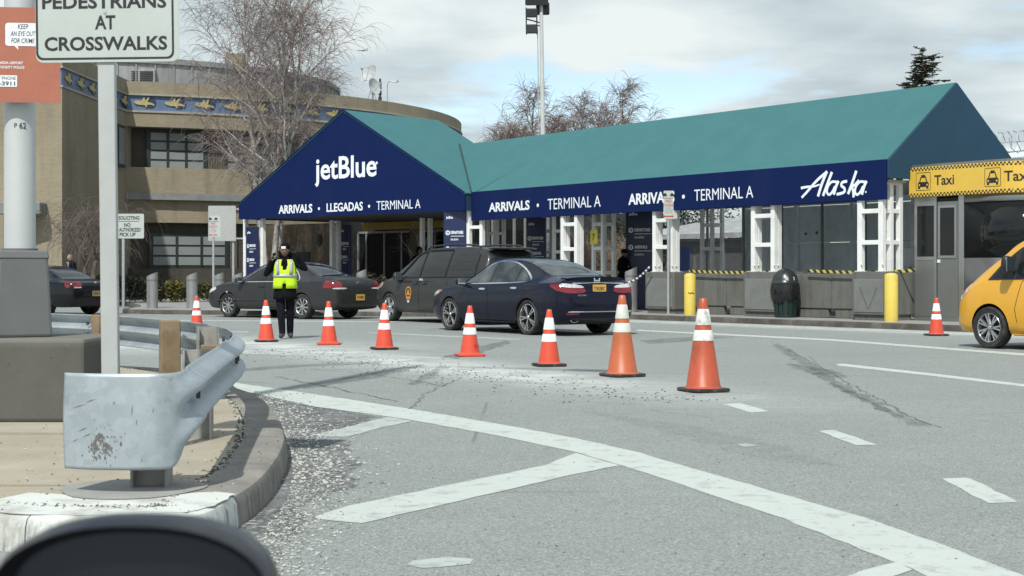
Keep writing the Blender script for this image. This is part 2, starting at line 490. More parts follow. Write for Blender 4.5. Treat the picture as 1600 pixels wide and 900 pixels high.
def pebble(mb, p, r):
    k = [Vector((math.cos(a) * r * random.uniform(.7, 1.3), math.sin(a) * r * random.uniform(.7, 1.3), random.uniform(-.1, .25) * r)) for a in [2 * pi * i / 5 + random.random() for i in range(5)]]
    mb.add([p + q for q in k] + [p + Vector((0, 0, r * random.uniform(.5, .9)))], [(i, (i + 1) % 5, 5) for i in range(5)], mi=random.choice((0, 0, 1)))
GR = [mat('pale_grit', (.40, .415, .385), .9, var=.35, scale=40), mat('grey_grit', (.19, .19, .175), .9, var=.4, scale=40)]
m = MB()
for i in range(4200):
    py = random.uniform(612, 900)
    f = (py - 612) / 288
    lo = 395 + 62 * math.sin(min(1, f * 1.15) * pi) - 60 * max(0, f - .6)
    px = lo + abs(random.gauss(0, 1)) * (38 + 40 * f)
    if px > 640: continue
    p = G(px, py, .002)
    pebble(m, p, random.choice((.003, .004, .005, .006, .008, .012)) * (.8 if f > .5 else 1.2))
stuff(m.build('gravel', GR))['label'] = 'pale loose gravel strewn along the island kerb'
m = MB()
for i in range(900):
    t_ = random.random(); q = Vector((1.9, 13.4, 0)).lerp(Vector((-3.5, 23.0, 0)), t_)
    q += Vector((-.870, -.493, 0)) * random.gauss(.45, .5); q.z = .002
    pebble(m, q, random.choice((.007, .01, .014)))
for i in range(330):
    q = G(random.uniform(480, 1600), random.uniform(600, 900), .002)
    pebble(m, q, random.choice((.003, .004, .006)))
DGR = [mat('dark_grit', (.07, .07, .072), .9, var=.3, scale=40), GR[1]]
stuff(m.build('road_grit', DGR))['label'] = 'dark specks of grit scattered on the road'

# ------------------------------------------------------------------ far pavement and its kerb
D = Vector((.5885, -.8085, 0)); Nn = Vector((.8085, .5885, 0))     # along the right wing, and away from the road
KERB = [(-30, 92), (-20, 68), (-14.2, 54), (-12.2, 48), (-11.78, 45.2), (-11.35, 43.4), (-10.0, 42.45), (-7.5, 41.7), (-4.0, 40.5), (-1.4, 39.75), (.7, 39.0), (2.1, 38.2), (3.24, 37.4), (8.42, 30.28), (14.3, 22.2), (24.0, 8.87)]
kp = [tuple(p) for p in catmull([(a, b, 0) for a, b in KERB], 5)]
t = NT('pavement_concrete')
c = t.ramp(t.noise(.8, 6, .65), [(.3, (.235, .235, .225)), (.7, (.33, .33, .315))])
c = t.mix(t.ramp(t.noise(4, 6, .7), [(.5, 0.0), (.7, .6)]), c, (.15, .148, .14))
x, y, z = t.xyz()
t.set(**{'Base Color': c, 'Roughness': .9, 'Specular IOR Level': .2}); t.bump(t.noise(70, 4), .3, .004)
PAVE = t.m
inner = []
for i, p in enumerate(kp):
    a = Vector(kp[max(i - 1, 0)]); b = Vector(kp[min(i + 1, len(kp) - 1)]); d = (b - a).normalized()
    inner.append(Vector(p) + Vector((-d.y, d.x, 0)) * .16)
poly = [(q.x, q.y, .12) for q in inner] + [(60, 12, .12), (60, 120, .12), (-30, 120, .12)]
struct(MB().sheet(poly).build('sidewalk', PAVE), 'concrete pavement in front of the terminal')
KD = mat('stained_kerb', (.075, .066, .058), .85, var=.35, scale=2.5, bump=.3, dirt=((.24, .23, .21), .45), dscale=1.8)
def kerb_piece(out, inn, z0, z1, name, material, parent=None, r=.03):
    m = MB(); n = len(out)
    vs = []
    for o_, i_ in zip(out, inn):
        o_ = Vector(o_); i_ = Vector(i_); d = (i_ - o_); d.z = 0; d.normalize()
        for off, z in ((-.012, z0), (0, z1 - r), (r * .3, z1 - r * .3), (r, z1)):
            q = o_ + d * off; vs.append((q.x, q.y, z))
        vs.append((i_.x, i_.y, z1)); vs.append((i_.x, i_.y, z0))
    fs = []
    for i in range(n - 1):
        for j in range(5):
            fs.append((i * 6 + j, (i + 1) * 6 + j, (i + 1) * 6 + j + 1, i * 6 + j + 1))
    fs.append(tuple(range(6))); fs.append(tuple((n - 1) * 6 + j for j in reversed(range(6))))
    m.add(vs, fs)
    return m.build(name, material, parent, smooth=40)
kb = bpy.data.objects.new('kerb', None); COL.objects.link(kb); struct(kb, 'long dark stained kerb of the pavement')
pts = []
acc = 0
for i in range(len(kp) - 1):
    a, b = Vector(kp[i]), Vector(kp[i + 1]); ia, ib = inner[i], inner[i + 1]
    L_ = (b - a).length; k = max(1, round(L_ / 1.5))
    for j in range(k):
        s0, s1 = j / k + .004 / L_, (j + 1) / k - .004 / L_
        kerb_piece([a.lerp(b, s0), a.lerp(b, s1)], [ia.lerp(ib, s0), ia.lerp(ib, s1)], -.02, .126, 'kerb_stone', KD, kb)

# ------------------------------------------------------------------ the traffic island in front
t = NT('island_concrete')
c = t.ramp(t.noise(1.6, 6, .65), [(.28, (.29, .262, .205)), (.55, (.365, .33, .262)), (.75, (.42, .385, .31))])
c = t.mix(t.ramp(t.noise(.9, 5, .6), [(.5, 0.0), (.66, .45)]), c, (.30, .25, .18))
c = t.mix(t.ramp(t.noise(34, 4, .7), [(.6, 0.0), (.75, .5)]), c, (.19, .18, .165))
t.set(**{'Base Color': c, 'Roughness': .9, 'Specular IOR Level': .2}); t.bump(t.noise(80, 5), .35, .004)
ISL = t.m
t = NT('weathered_kerb')
c = t.ramp(t.noise(3, 6, .7), [(.3, (.19, .18, .165)), (.7, (.31, .29, .26))])
x, y, z = t.xyz()
streak = t.noise(1, 5, .7, vec=t.coord((22, 22, 1.2)))
c = t.mix(t.math('MULTIPLY', t.ramp(streak, [(.46, 0.0), (.66, .8)]), t.ramp(z, [(.10, 1.0), (.149, .1)])), c, (.075, .073, .07))
t.set(**{'Base Color': c, 'Roughness': .92, 'Specular IOR Level': .2}); t.bump(t.noise(45, 5), .5, .006)
IKERB = t.m
t = NT('whitewashed_kerb')
c = t.mix(t.ramp(t.noise(4, 7, .7), [(.48, 0.0), (.64, .75)]), (.56, .58, .545), (.30, .295, .265))
streak = t.noise(1, 5, .7, vec=t.coord((16, 16, 1)))
x, y, z = t.xyz()
c = t.mix(t.math('MULTIPLY', t.ramp(streak, [(.46, 0.0), (.62, .9)]), t.ramp(z, [(.10, 1.0), (.146, 0.0)])), c, (.16, .155, .145))
t.set(**{'Base Color': c, 'Roughness': .8}); t.bump(t.noise(50, 5), .4, .004)
WKERB = t.m
isl = bpy.data.objects.new('traffic_island', None); COL.objects.link(isl); struct(isl, 'raised concrete island with rounded weathered kerb')
ip = [(-420, 790), (-200, 796), (-60, 800), (40, 806), (120, 808), (200, 807), (290, 803), (335, 793), (370, 772), (405, 748), (430, 720), (445, 692), (446, 672), (438, 650), (420, 628), (397, 613), (372, 604)]
ow = [G(a, b, .15) for a, b in ip] + [Vector((-2.75, 14.2, .15)), Vector((-3.3, 15.3, .15)), Vector((-4.1, 16.1, .15)), Vector((-5.2, 16.6, .15)), Vector((-9, 17.6, .15))]
ow = [Vector(p) for p in catmull([tuple(p) for p in ow], 4)]
def inset(line, d):
    o = []
    for i, p in enumerate(line):
        a = line[max(i - 1, 0)]; b = line[min(i + 1, len(line) - 1)]; q = (b - a).normalized()
        o.append(p + Vector((-q.y, q.x, 0)) * d)
    return o
iw = inset(ow, .26)
wi = 8 * 4      # white-washed up to here
cuts = [0, 3 * 4, 8 * 4, 11 * 4 + 2, 14 * 4 + 1, 17 * 4, 19 * 4, len(ow) - 1]
for a, b in zip(cuts[:-1], cuts[1:]):
    o_ = list(ow[a:b + 1]); i_ = list(iw[a:b + 1])
    o_[0] = o_[0].lerp(o_[1], .04); i_[0] = i_[0].lerp(i_[1], .04); o_[-1] = o_[-1].lerp(o_[-2], .04); i_[-1] = i_[-1].lerp(i_[-2], .04)
    kerb_piece(o_, i_, -.02, .15, 'kerb_stone', WKERB if b <= wi else IKERB, isl, r=.045)
# slab field inside, cut along its joints
gap = inset(ow, .272)
bm = bmesh.new()
fv = [bm.verts.new((p.x, p.y, .146)) for p in gap] + [bm.verts.new((-9.5, 17.3, .146)), bm.verts.new((-9.5, 6.4, .146))]
bm.faces.new(fv); 
regions = []
for y0, y1 in ((5.5, 7.02), (7.032, 9.3), (9.312, 12.6), (12.612, 18)):
    b2 = bm.copy()
    for pl, no in (((0, y0, 0), (-.06, -1, 0)), ((0, y1, 0), (-.06, 1, 0))):
        bmesh.ops.bisect_plane(b2, geom=b2.verts[:] + b2.edges[:] + b2.faces[:], plane_co=(-1.8, pl[1], 0), plane_no=no, clear_outer=True)
    r = bmesh.ops.extrude_face_region(b2, geom=b2.faces[:])
    bmesh.ops.translate(b2, verts=[v for v in r['geom'] if isinstance(v, bmesh.types.BMVert)], vec=(0, 0, -.13))
    bmesh.ops.triangulate(b2, faces=b2.faces[:]); bmesh.ops.recalc_face_normals(b2, faces=b2.faces[:])
    me = bpy.data.meshes.new('paving_slab'); b2.to_mesh(me); b2.free(); me.materials.append(ISL)
    o = bpy.data.objects.new('paving_slab', me); COL.objects.link(o); o.parent = isl
bm.free()
# grey mortar patch at the near post, dirt in the curved joint, litter of grit
mort = mat('mortar_patch', (.27, .265, .25), .9, var=.12, bump=.3)
wsh = [(-160, 777), (-60, 776), (0, 780), (48, 769), (100, 773), (143, 775), (200, 778), (250, 775), (306, 770), (340, 768), (366, 772), (334, 790), (290, 800), (200, 804), (120, 805), (40, 803), (-60, 797), (-160, 795)]
o = MB().sheet(ragged([tuple(G(a, b, .151)) for a, b in wsh], .06, .012)).build('whitewash_patch', WKERB, isl)
pc = G(205, 773, .15)
o = MB().sheet([(pc.x + .33 * math.cos(a) * (1 + .08 * math.sin(3 * a)) - .04, pc.y + .17 + .33 * math.sin(a), .1545) for a in [2 * pi * i / 40 for i in range(40)]]).build('mortar_patch', mort, isl)
m = MB()
for i in range(1500):
    k = random.randrange(len(gap) - 1)
    q = gap[k].lerp(gap[k + 1], random.random()); q = q + Vector((random.gauss(0, .02), random.gauss(0, .02), 0))
    q.z = .146; pebble(m, q, random.choice((.006, .009, .013)))
for i in range(350):
    q = G(random.uniform(0, 440), random.uniform(600, 800), .15)
    if (q - Vector((-2.2, q.y, .15))).length > .9: continue
    pebble(m, q, random.choice((.004, .006, .008)))
o = stuff(m.build('grit', [mat('joint_dirt', (.09, .085, .075), .95, var=.3, scale=30), GR[0]], isl))
# ================================================================== canopies
def fabric(name, col, var=.05, scale=1.2):
    t = NT(name)
    c = t.mix(t.ramp(t.noise(scale, 6, .6), [(.3, 0.0), (.7, 1.0)]), tuple(v * (1 - var) for v in col), tuple(v * (1 + var) for v in col))
    c = t.mix(t.ramp(t.noise(.7, 5, .65, vec=t.coord((1, 1, .25))), [(.55, 0.0), (.75, .25)]), c, tuple(v * .75 + .02 for v in col))
    t.set(**{'Base Color': c, 'Roughness': .8, 'Specular IOR Level': .12}); t.bump(t.noise(220, 2), .12, .002)
    return t.m
TEAL = fabric('teal_canvas', (.052, .150, .160)); SLATE = fabric('slate_canvas', (.025, .061, .098))
NAVY = fabric('navy_canvas', (.0045, .0140, .072), .06)
SOFFIT = mat('pale_soffit', (.38, .40, .40), .9)  # underside lightened to bounce light onto the hoarding
LETTER = mat('white_vinyl', (.78, .82, .86), .5, var=.03)
POSTW = mat('white_steel', (.77, .78, .765), .45, var=.04, dirt=((.52, .51, .48), .45), dscale=3)
NAVYS = mat('navy_sign', (.014, .022, .075), .35, var=.08)

# --- right wing.  local x runs along the kerb towards the camera's right, local y away from the road
WO = Vector((8.306, 32.65, 0)); WR = math.atan2(-.8085, .5885)
WL = 16.15
Z0, Z1, ZR, HW = 2.80, 3.69, 5.56, 2.32
wing = thing('entrance_canopy', 'long teal pitched canopy with a navy fascia beside the taxi booth', 'canopy', WO, WR, 'canopies over the arrivals entrance')
m = MB()
def slab_quad(m, pts, th, mi=0):
    """thin sheet with thickness: quad pts, pushed along its normal"""
    p = [Vector(q) for q in pts]; n = (p[1] - p[0]).cross(p[3] - p[0]).normalized() * th
    k = len(p)
    m.add(p + [q - n for q in p], [tuple(range(k)), tuple(2 * k - 1 - i for i in range(k))] + [(i, k + i, k + (i + 1) % k, (i + 1) % k) for i in range(k)], mi=mi)
XL = -WL - 3.4
slab_quad(m, [(XL, -.06, Z1), (.02, -.06, Z1), (.02, HW, ZR), (XL - 1.0, HW, ZR)], .05)
slab_quad(m, [(.02, 2 * HW + .06, Z1), (XL, 2 * HW + .06, Z1), (XL - 1.0, HW, ZR), (.02, HW, ZR)], .05)
m.build('roof', TEAL, wing)
SEAM = mat('seam', (.05, .15, .15), .8)
m = MB(); m.tube([(-15.9, -.07, Z1 + .01), (-14.6, HW * .55, Z1 + (ZR - Z1) * .55 + .01)], .012, 5); m.build('roof_seam', SEAM, wing)
m = MB()
m.prism([(-.06, Z1 - .42), (2 * HW + .06, Z1 - .42), (2 * HW + .06, Z1 - .03), (HW, ZR - .01), (-.06, Z1 - .03)], .04, frame((.025, 0, 0), (0, 1, 0), (0, 0, 1)))
m.build('end_wall', SLATE, wing)
m = MB(); m.box((-WL / 2, -.05, (Z0 + Z1) / 2), (WL, .06, Z1 - Z0 - .004)); m.build('fascia', NAVY, wing, bevel=.01)
m = MB(); m.box((-WL / 2, HW, 3.22), (WL - .1, 2 * HW - .1, .06)); m.build('soffit', SOFFIT, wing)

def wx(px, moff=0.0):
    """local x of photo column px on the wing plane y = moff"""
    u = (px - 800) / F; o = WO + Nn * moff
    t_ = (o.x - u * o.y) / (u * D.y - D.x)
    return t_
def wz(px, py, moff=0.0):
    p = WO + Nn * moff + D * wx(px, moff)
    return HC + (HY - py) / F * p.y
FM = frame((0, -.0815, 0), (1, 0, 0), (0, 0, 1))       # lettering plane on the fascia (x right, y up, z towards the road)
FM = Matrix(((1, 0, 0, 0), (0, 0, -1, -.0815), (0, 1, 0, 0), (0, 0, 0, 1)))
def fascia_text(txt, p0, p1, pb0, pt0, name, **k):
    x0, x1 = wx(p0, -.08), wx(p1, -.08)
    zb, zt = wz(p0, pb0, -.08), wz(p0, pt0, -.08)
    mb = MB(); write(mb, txt, x0, zb, x1 - x0, zt - zb, FM, **k); return mb.build(name, LETTER, wing)
fascia_text('ARRIVALS', 764, 827.5, 331.5, 317, 'lettering', bold=.028)
fascia_text('TERMINAL A', 856, 938.5, 327.5, 311, 'lettering', bold=-.004)
fascia_text('ARRIVALS', 982, 1054, 320.5, 303, 'lettering', bold=.028)
fascia_text('TERMINAL A', 1085, 1177, 314, 296.5, 'lettering', bold=-.004)
for px, py in ((840.5, 320.8), (1068, 307.3)):
    m = MB(); m.lathe([(.0, .004), (.052, .004), (.052, 0)], 12, FM @ T(wx(px, -.08), wz(px, py, -.08), 0)); m.build('bullet_dot', LETTER, wing)
# the slanted airline wordmark, drawn stroke by stroke
m = MB()
ax0, ax1 = wx(1252, -.08), wx(1353, -.08)
def ap(q):
    px = 1200 + q[0] / 4.2875; py = 230 + q[1] / 4.2875
    return (wx(px, -.08), wz(px, py, -.08))
def stroke(pts, w0, w1=None):
    w1 = w0 if w1 is None else w1
    pts = catmull([Vector((*ap(p), 0)) for p in pts], 6) if len(pts) > 2 else [Vector((*ap(p), 0)) for p in pts]
    n = len(pts); le = []; ri = []
    for i, p in enumerate(pts):
        d = (pts[min(i + 1, n - 1)] - pts[max(i - 1, 0)]).normalized(); q = Vector((-d.y, d.x, 0)); ww = (w0 + (w1 - w0) * i / (n - 1)) / 2
        le.append(p + q * ww); ri.append(p - q * ww)
    for i in range(n - 1):
        poly = [le[i], ri[i], ri[i + 1], le[i + 1]]
        m.add([(p.x, p.y, .005 + stroke.k) for p in poly], [(0, 1, 2, 3)], FM)
    stroke.k += .0004
stroke.k = 0
W_ = .072
stroke([(226, 338), (262, 300), (330, 222), (398, 164)], W_ * .8, W_)
stroke([(396, 162), (384, 190), (358, 258), (336, 330)], W_ * 1.1, W_)
stroke([(222, 274), (262, 266), (310, 262), (348, 250)], W_ * .9, W_ * .5)
stroke([(430, 166), (398, 250), (370, 326)], W_)
for dx in (0, 188):
    stroke([(462 + dx, 234), (430 + dx, 232), (404 + dx, 262), (396 + dx, 300), (412 + dx, 318), (434 + dx, 296), (450 + dx, 262)], W_ * .8)
    stroke([(474 + dx, 226), (458 + dx, 262), (442 + dx, 318)], W_)
stroke([(532, 228), (500, 236), (494, 258), (514, 276), (510, 302), (462, 316)], W_ * .9)
stroke([(594, 158), (566, 240), (538, 314)], W_)
stroke([(612, 222), (584, 252), (560, 264)], W_ * .9)
stroke([(560, 264), (572, 290), (576, 336)], W_ * .9)
q = ap((656, 300)); m.lathe([(0, .005), (.022, .005), (.022, 0)], 8, FM @ T(q[0], q[1], 0))
stuff(m.build('lettering', LETTER, wing))

# --- white ladder posts
def ladder_tower(name, par, x, y, w_, d_, zb, zt, rungs=(1.86, 2.56), label=None, side=True, r=.05):
    """four square tubes with rungs: one post of the canopy"""
    m = MB()
    xs = (x - w_ / 2, x + w_ / 2); ys = (y, y + d_) if side else (y,)
    for a in xs:
        for b in ys: m.span((a - r, b - r, zb), (a + r, b + r, zt))
    for z in rungs:
        for b in ys: m.span((xs[0] + r, b - r * .94, z - .05), (xs[1] - r, b + r * .94, z + .05))
        if side:
            for a in xs: m.span((a - r * .9, ys[0] + r, z - .05), (a + r * .9, ys[1] - r, z + .05))
    o = m.build(name, POSTW, par, bevel=.006)
    m2 = MB()
    for a in xs:
        for b in ys:
            m2.span((a - r * 1.5, b - r * 1.5, zb), (a + r * 1.5, b + r * 1.5, zb + .012))
            m2.sphere((a + r * 1.35, b - r * 1.3, zb + .16), .022, 6, 4)
    stuff(m2.build('bolt_plate', POSTW, o))
    return o
BASES = []
CONC = None
t = NT('planter_concrete')
c = t.ramp(t.noise(1.2, 6, .65), [(.3, (.118, .119, .108)), (.7, (.168, .170, .156))])
c = t.mix(t.ramp(t.noise(1, 6, .7, vec=t.coord((7, 7, .8))), [(.48, 0.0), (.68, .55)]), c, (.075, .074, .068))
t.set(**{'Base Color': c, 'Roughness': .9, 'Specular IOR Level': .2}); t.bump(t.noise(60, 4), .3, .004); CONC = t.m
CPANEL = mat('recessed_panel', (.165, .174, .166), .8, var=.12, scale=2.2, bump=.15, dirt=((.105, .108, .10), .5), dscale=1.6)
labels = ['stained grey concrete post base beside the green litter bin', 'nearest concrete post base with a dark V shaped stain, beside the taxi booth',
          'concrete post base behind the no standing sign pole']
def base_block(px0, px1, sd, label):
    x0, x1 = wx(px0, -.1), wx(px1, -.1)
    b = thing('post_base', label, 'concrete base', WO + D * ((x0 + x1) / 2) + Nn * -.1 + Vector((0, 0, .12)), WR, 'concrete bases under the canopy posts')
    w_ = x1 - x0
    m = MB(); m.span((-w_ / 2 + .04, .05, 0), (w_ / 2 - .04, sd - .05, .12)); m.build('plinth', CONC, b)
    m = MB(); m.span((-w_ / 2, 0, .12), (w_ / 2, sd, 1.09)); m.build('block', CONC, b, bevel=.018, seg=2)
    m = MB()
    m.span((-w_ / 2 + .07, -.012, .18), (w_ / 2 - .07, .012, .92)); m.build('panel', CPANEL, b, bevel=.006)
    return b, (x0 + x1) / 2, w_
b2, c2, w2 = base_block(1161, 1213, .95, labels[0])
b3, c3, w3 = base_block(1331, 1384, .97, labels[1])
b1, c1, w1 = base_block(1008, 1053, .8, labels[2])
m = MB()
for s_ in (-1, 1): m.prism([(s_ * .27, .74), (s_ * .22, .74), (0, .26), (s_ * .02, .24)], .002, Matrix(((1, 0, 0, 0), (0, 0, -1, -.0125), (0, 1, 0, 0), (0, 0, 0, 1))))
stuff(m.build('stain', mat('stain', (.115, .116, .11), .9), b3))
for cx in (c1, c2): ladder_tower('post', wing, cx, .06, .66, .14, 1.212, 3.19, r=.062)
ladder_tower('post', wing, c3 - .02, .02, .60, .02, 1.212, 3.19, side=False, r=.062)
m = MB(); xx = c3 + .27
for b in (.30, .62): m.span((xx - .055, b - .06, 1.212), (xx + .055, b + .06, 3.35))
for z in (1.86, 2.56, 3.2): m.span((xx - .05, .075, z - .05), (xx + .05, .57, z + .05))
m.build('post', POSTW, wing, bevel=.006)
ladder_tower('post', wing, wx(890), .02, .62, .14, .13, 3.19, rungs=(1.14, 1.86, 2.56), r=.06)
for px, mm in ((935, 1.2), (857, 4.3), (1105, 4.3), (768, 4.3)):
    ladder_tower('post', wing, wx(px, mm), mm, .42, .4, .13, 3.19, rungs=(1.2, 1.9, 2.6))
# yellow bay sign hung on a post
s = thing('bay_sign', 'small yellow sign with a black 7 hanging under the canopy', 'sign', WO + D * wx(928, .5) + Nn * .5 + Vector((0, 0, 2.2)), WR)
YEL = mat('yellow_sign', (.62, .55, .05), .5, var=.08)
m = MB(); m.box((0, 0, 0), (.31, .02, .40)); m.build('panel', YEL, s, bevel=.004)
SM = Matrix(((1, 0, 0, 0), (0, 0, -1, -.011), (0, 1, 0, 0), (0, 0, 0, 1)))
m = MB(); write(m, '7', -.055, -.085, .11, .17, SM, bold=.02); m.build('lettering', BLACK, s)
m = MB(); m.tube([(-.09, 0, .19), (-.09, 0, 1.0)], .012, 6); m.tube([(.09, 0, .19), (.09, 0, 1.0)], .012, 6); m.build('hanger', GALV, s)

# --- gable with the airline name
GL = Vector((-9.75, 53.0, 0)); GRR = Vector((-1.42, 45.5, 0)); GE = (GRR - GL).normalized(); GW = (GRR - GL).length
GG = Vector((-GE.y, GE.x, 0)); GRZ = math.atan2(GE.y, GE.x)
gab = thing('gable_canopy', 'navy gabled entrance canopy with teal roof and large white airline name', 'canopy', GL, GRZ, 'canopies over the arrivals entrance')
ZB, ZT, ZP, GD = 3.11, 3.66, 6.62, 4.45
m = MB()
m.prism([(0, ZB), (GW, ZB), (GW, ZT - .03), (GW / 2, ZP - .03), (0, ZT - .03)], .05, Matrix(((1, 0, 0, 0), (0, 0, 1, -.05), (0, 1, 0, 0), (0, 0, 0, 1))))
m.build('front_wall', NAVY, gab)
m = MB()
slab_quad(m, [(GW / 2, -.07, ZP), (GW + .03, -.07, ZT - .01), (GW + .03, GD, ZT - .01), (GW / 2, GD, ZP)][::-1], -.05)
slab_quad(m, [(GW / 2, -.07, ZP), (-.03, -.07, ZT - .01), (-.03, GD, ZT - .01), (GW / 2, GD, ZP)], -.05)
m.build('roof', TEAL, gab)
for a, b in (((0, -.065, ZT), (GW / 2, -.065, ZP)), ((GW / 2, -.065, ZP), (GW, -.065, ZT))): MB().tube([a, b], .03, 6).build('edge_piping', NAVY, gab)
m = MB(); m.box((GW - .03, .34, 3.39), (.05, .66, .54)); m.build('side_wall', SLATE, gab)
m = MB(); m.box((.03, GD / 2, 3.39), (.05, GD - .1, .54)); m.build('side_wall', SLATE, gab)
m = MB(); m.box((GW / 2, 3.6, ZB + .09), (GW - .1, 7.1, .06)); m.build('soffit', mat('gable_soffit', (.06, .06, .06), .9), gab)  # extended back past the roof to keep sun off the brick wall
def gx(px, off=0.0):
    u = (px - 800) / F; o = GL + GG * off
    return (o.x - u * o.y) / (u * GE.y - GE.x)
def gz(px, py, off=0.0):
    p = GL + GG * off + GE * gx(px, off); return HC + (HY - py) / F * p.y
GM = Matrix(((1, 0, 0, 0), (0, 0, -1, -.0515), (0, 1, 0, 0), (0, 0, 0, 1)))
def gtext(txt, p0, p1, pb, pt, **k):
    mb = MB(); x0, x1 = gx(p0, -.05), gx(p1, -.05); zb, zt = gz(p0, pb, -.05), gz(p0, pt, -.05)
    write(mb, txt, x0, zb, x1 - x0, zt - zb, GM, **k); mb.build('lettering', LETTER, gab)
gtext('jetBlue', 492, 588.5, 292.5, 247.5, bold=.018)
gtext('ARRIVALS', 435.5, 488, 334.3, 321, bold=.028)
gtext('LLEGADAS', 510.5, 567, 331.3, 317.8, bold=.02)
gtext('TERMINAL A', 588.5, 657, 328, 314.5, bold=-.004)
for px, py, r in ((498.5, 326, .05), (576.8, 322.3, .05), (588.8, 254.6, .045)):
    m = MB(); m.lathe([(0, .005), (r, .005), (r, 0)], 12, GM @ T(gx(px, -.05), gz(px, py, -.05), 0)); m.build('bullet_dot', LETTER, gab)
for px, mm in ((411, .25), (519, 3.2), (529, 3.6), (733, .3), (660, 3.9), (672, 4.3)):
    x = gx(px, mm); m = MB(); m.span((x - .07, mm - .07, .12), (x + .07, mm + .07, ZB + .03)); m.build('post', POSTW, gab, bevel=.006)
x = gx(384, .45); m = MB(); m.span((x - .07, .38, .12), (x + .07, .52, ZB + .03)); m.build('post', POSTW, gab, bevel=.006)
m = MB()
x0, x1 = gx(737, .3), gx(733, .3)
for z in (1.2, 1.9, 2.6): m.span((x1 + .07, .25, z - .05), (x1 + .5, .35, z + .05))
m.span((x1 + .5, .23, .12), (x1 + .62, .37, ZB + .03)); m.build('post', POSTW, gab, bevel=.006)

gxv = GW / 2 * (1 + (ZP - ZR) / (ZP - ZT)); w0_ = (WO + Nn * HW - GL).dot(GE); tv = (gxv - w0_) / D.dot(GE)
vt = WO + Nn * HW + D * tv; vt.z = ZR + .03
e0 = (WO + Nn * -.06 - GL).dot(GE); te = (GW - e0) / D.dot(GE); vb_ = WO + Nn * -.06 + D * te; vb_.z = ZT + .03
o = MB().tube([vb_ - GL, vt - GL], .028, 6).build('valley_seam', mat('dark_seam', (.02, .05, .055), .8), gab); o.matrix_local = R2(-GRZ)
# --- navy direction boards under the canopies
def direction_board(label, at, rz, wd, ht, dim=False):
    s = thing('direction_board', label, 'sign board', at, rz, 'navy direction boards under the canopies')
    m = MB(); m.box((0, 0, ht / 2), (wd, .09, ht)); m.build('panel', NAVYS, s, bevel=.01)
    B_ = Matrix(((1, 0, 0, 0), (0, 0, -1, -.046), (0, 1, 0, 0), (0, 0, 0, 1)))
    m = MB()
    h = ht
    write(m, 'jetBlue', -wd * .38, h - .27, wd * .30, .11, B_, bold=.02)
    for z, a, b in ((h - .72, 'DEPARTURES', 'SALIDAS'), (h - 1.22, 'ARRIVALS', 'LLEGADAS')):
        write(m, a, -wd * .18, z, wd * .56 * len(a) / 10, .095, B_, bold=.03)
        write(m, b, -wd * .18, z - .2, wd * .34, .06, B_, bold=.01)
        m.add([(-wd * .18, z - .075, .003), (wd * .42, z - .075, .003), (wd * .42, z - .06, .003), (-wd * .18, z - .06, .003)], [(0, 1, 2, 3)], B_)
        ring = [(math.cos(2 * pi * i / 14), math.sin(2 * pi * i / 14)) for i in range(14)]
        c_ = (-wd * .31, z + .04)
        m.add([(c_[0] + .075 * a_, c_[1] + .075 * b_, .003) for a_, b_ in ring] + [(c_[0] + .045 * a_, c_[1] + .045 * b_, .003) for a_, b_ in ring], [(i, (i + 1) % 14, 14 + (i + 1) % 14, 14 + i) for i in range(14)], B_)
        m.add([(c_[0] - .02, c_[1] - .03, .003), (c_[0] + .02, c_[1] - .03, .003), (c_[0], c_[1] + .035, .003)], [(0, 1, 2)], B_)
    stuff(m.build('lettering', LETTER, s))
    return s
def gat(px, off, z=.12): p = GL + GG * off + GE * gx(px, off); p.z = z; return p
direction_board('navy direction board at the left corner of the gabled canopy', gat(394.5, .12), GRZ - .12, .74, 2.72)
direction_board('navy direction board in front of the right canopy post, above the van', gat(711.5, .12), GRZ + .30, .78, 3.0)
direction_board('dim navy direction board in the shade behind the gabled canopy', gat(540, 3.9), GRZ - .1, .62, 2.85)
def wat(px, off, z=.12): p = WO + Nn * off + D * wx(px, off); p.z = z; return p
direction_board('shaded navy direction board behind the dark grey van', wat(838, 3.6), WR + .55, .7, 2.9)
direction_board('shaded navy direction board between the bare shrubs and the chain link fence', wat(1000, 2.6), WR + .6, .85, 3.0)

# --- walls, fence and steel hoarding behind the wing
lw = thing('low_wall', 'low stained concrete wall panels between the canopy post bases', 'wall', WO + Vector((0, 0, .12)), WR)
for a, b in ((c1 + w1 / 2 + .1, c2 - w2 / 2 - .02), (c2 + w2 / 2 + .02, c3 - w3 / 2 - .02)):
    n = 2
    for i in range(n):
        x0 = a + (b - a) * i / n + .008; x1 = a + (b - a) * (i + 1) / n - .008
        m = MB(); m.span((x0, .50, .22), (x1, .68, 1.04)); m.span((x0 + .1, .53, 0), (x1 - .1, .65, .22)); m.build('wall_panel', CONC, lw, bevel=.015)
t = NT('hazard_stripes')
x, y, z = t.xyz()
f = t.math('FRACT', t.math('MULTIPLY', t.math('ADD', x, t.math('MULTIPLY', z, .9)), 5.2))
t.set(**{'Base Color': t.mix(t.math('GREATER_THAN', f, .5), (.50, .43, .11), (.02, .02, .02)), 'Roughness': .6}); HAZ = t.m
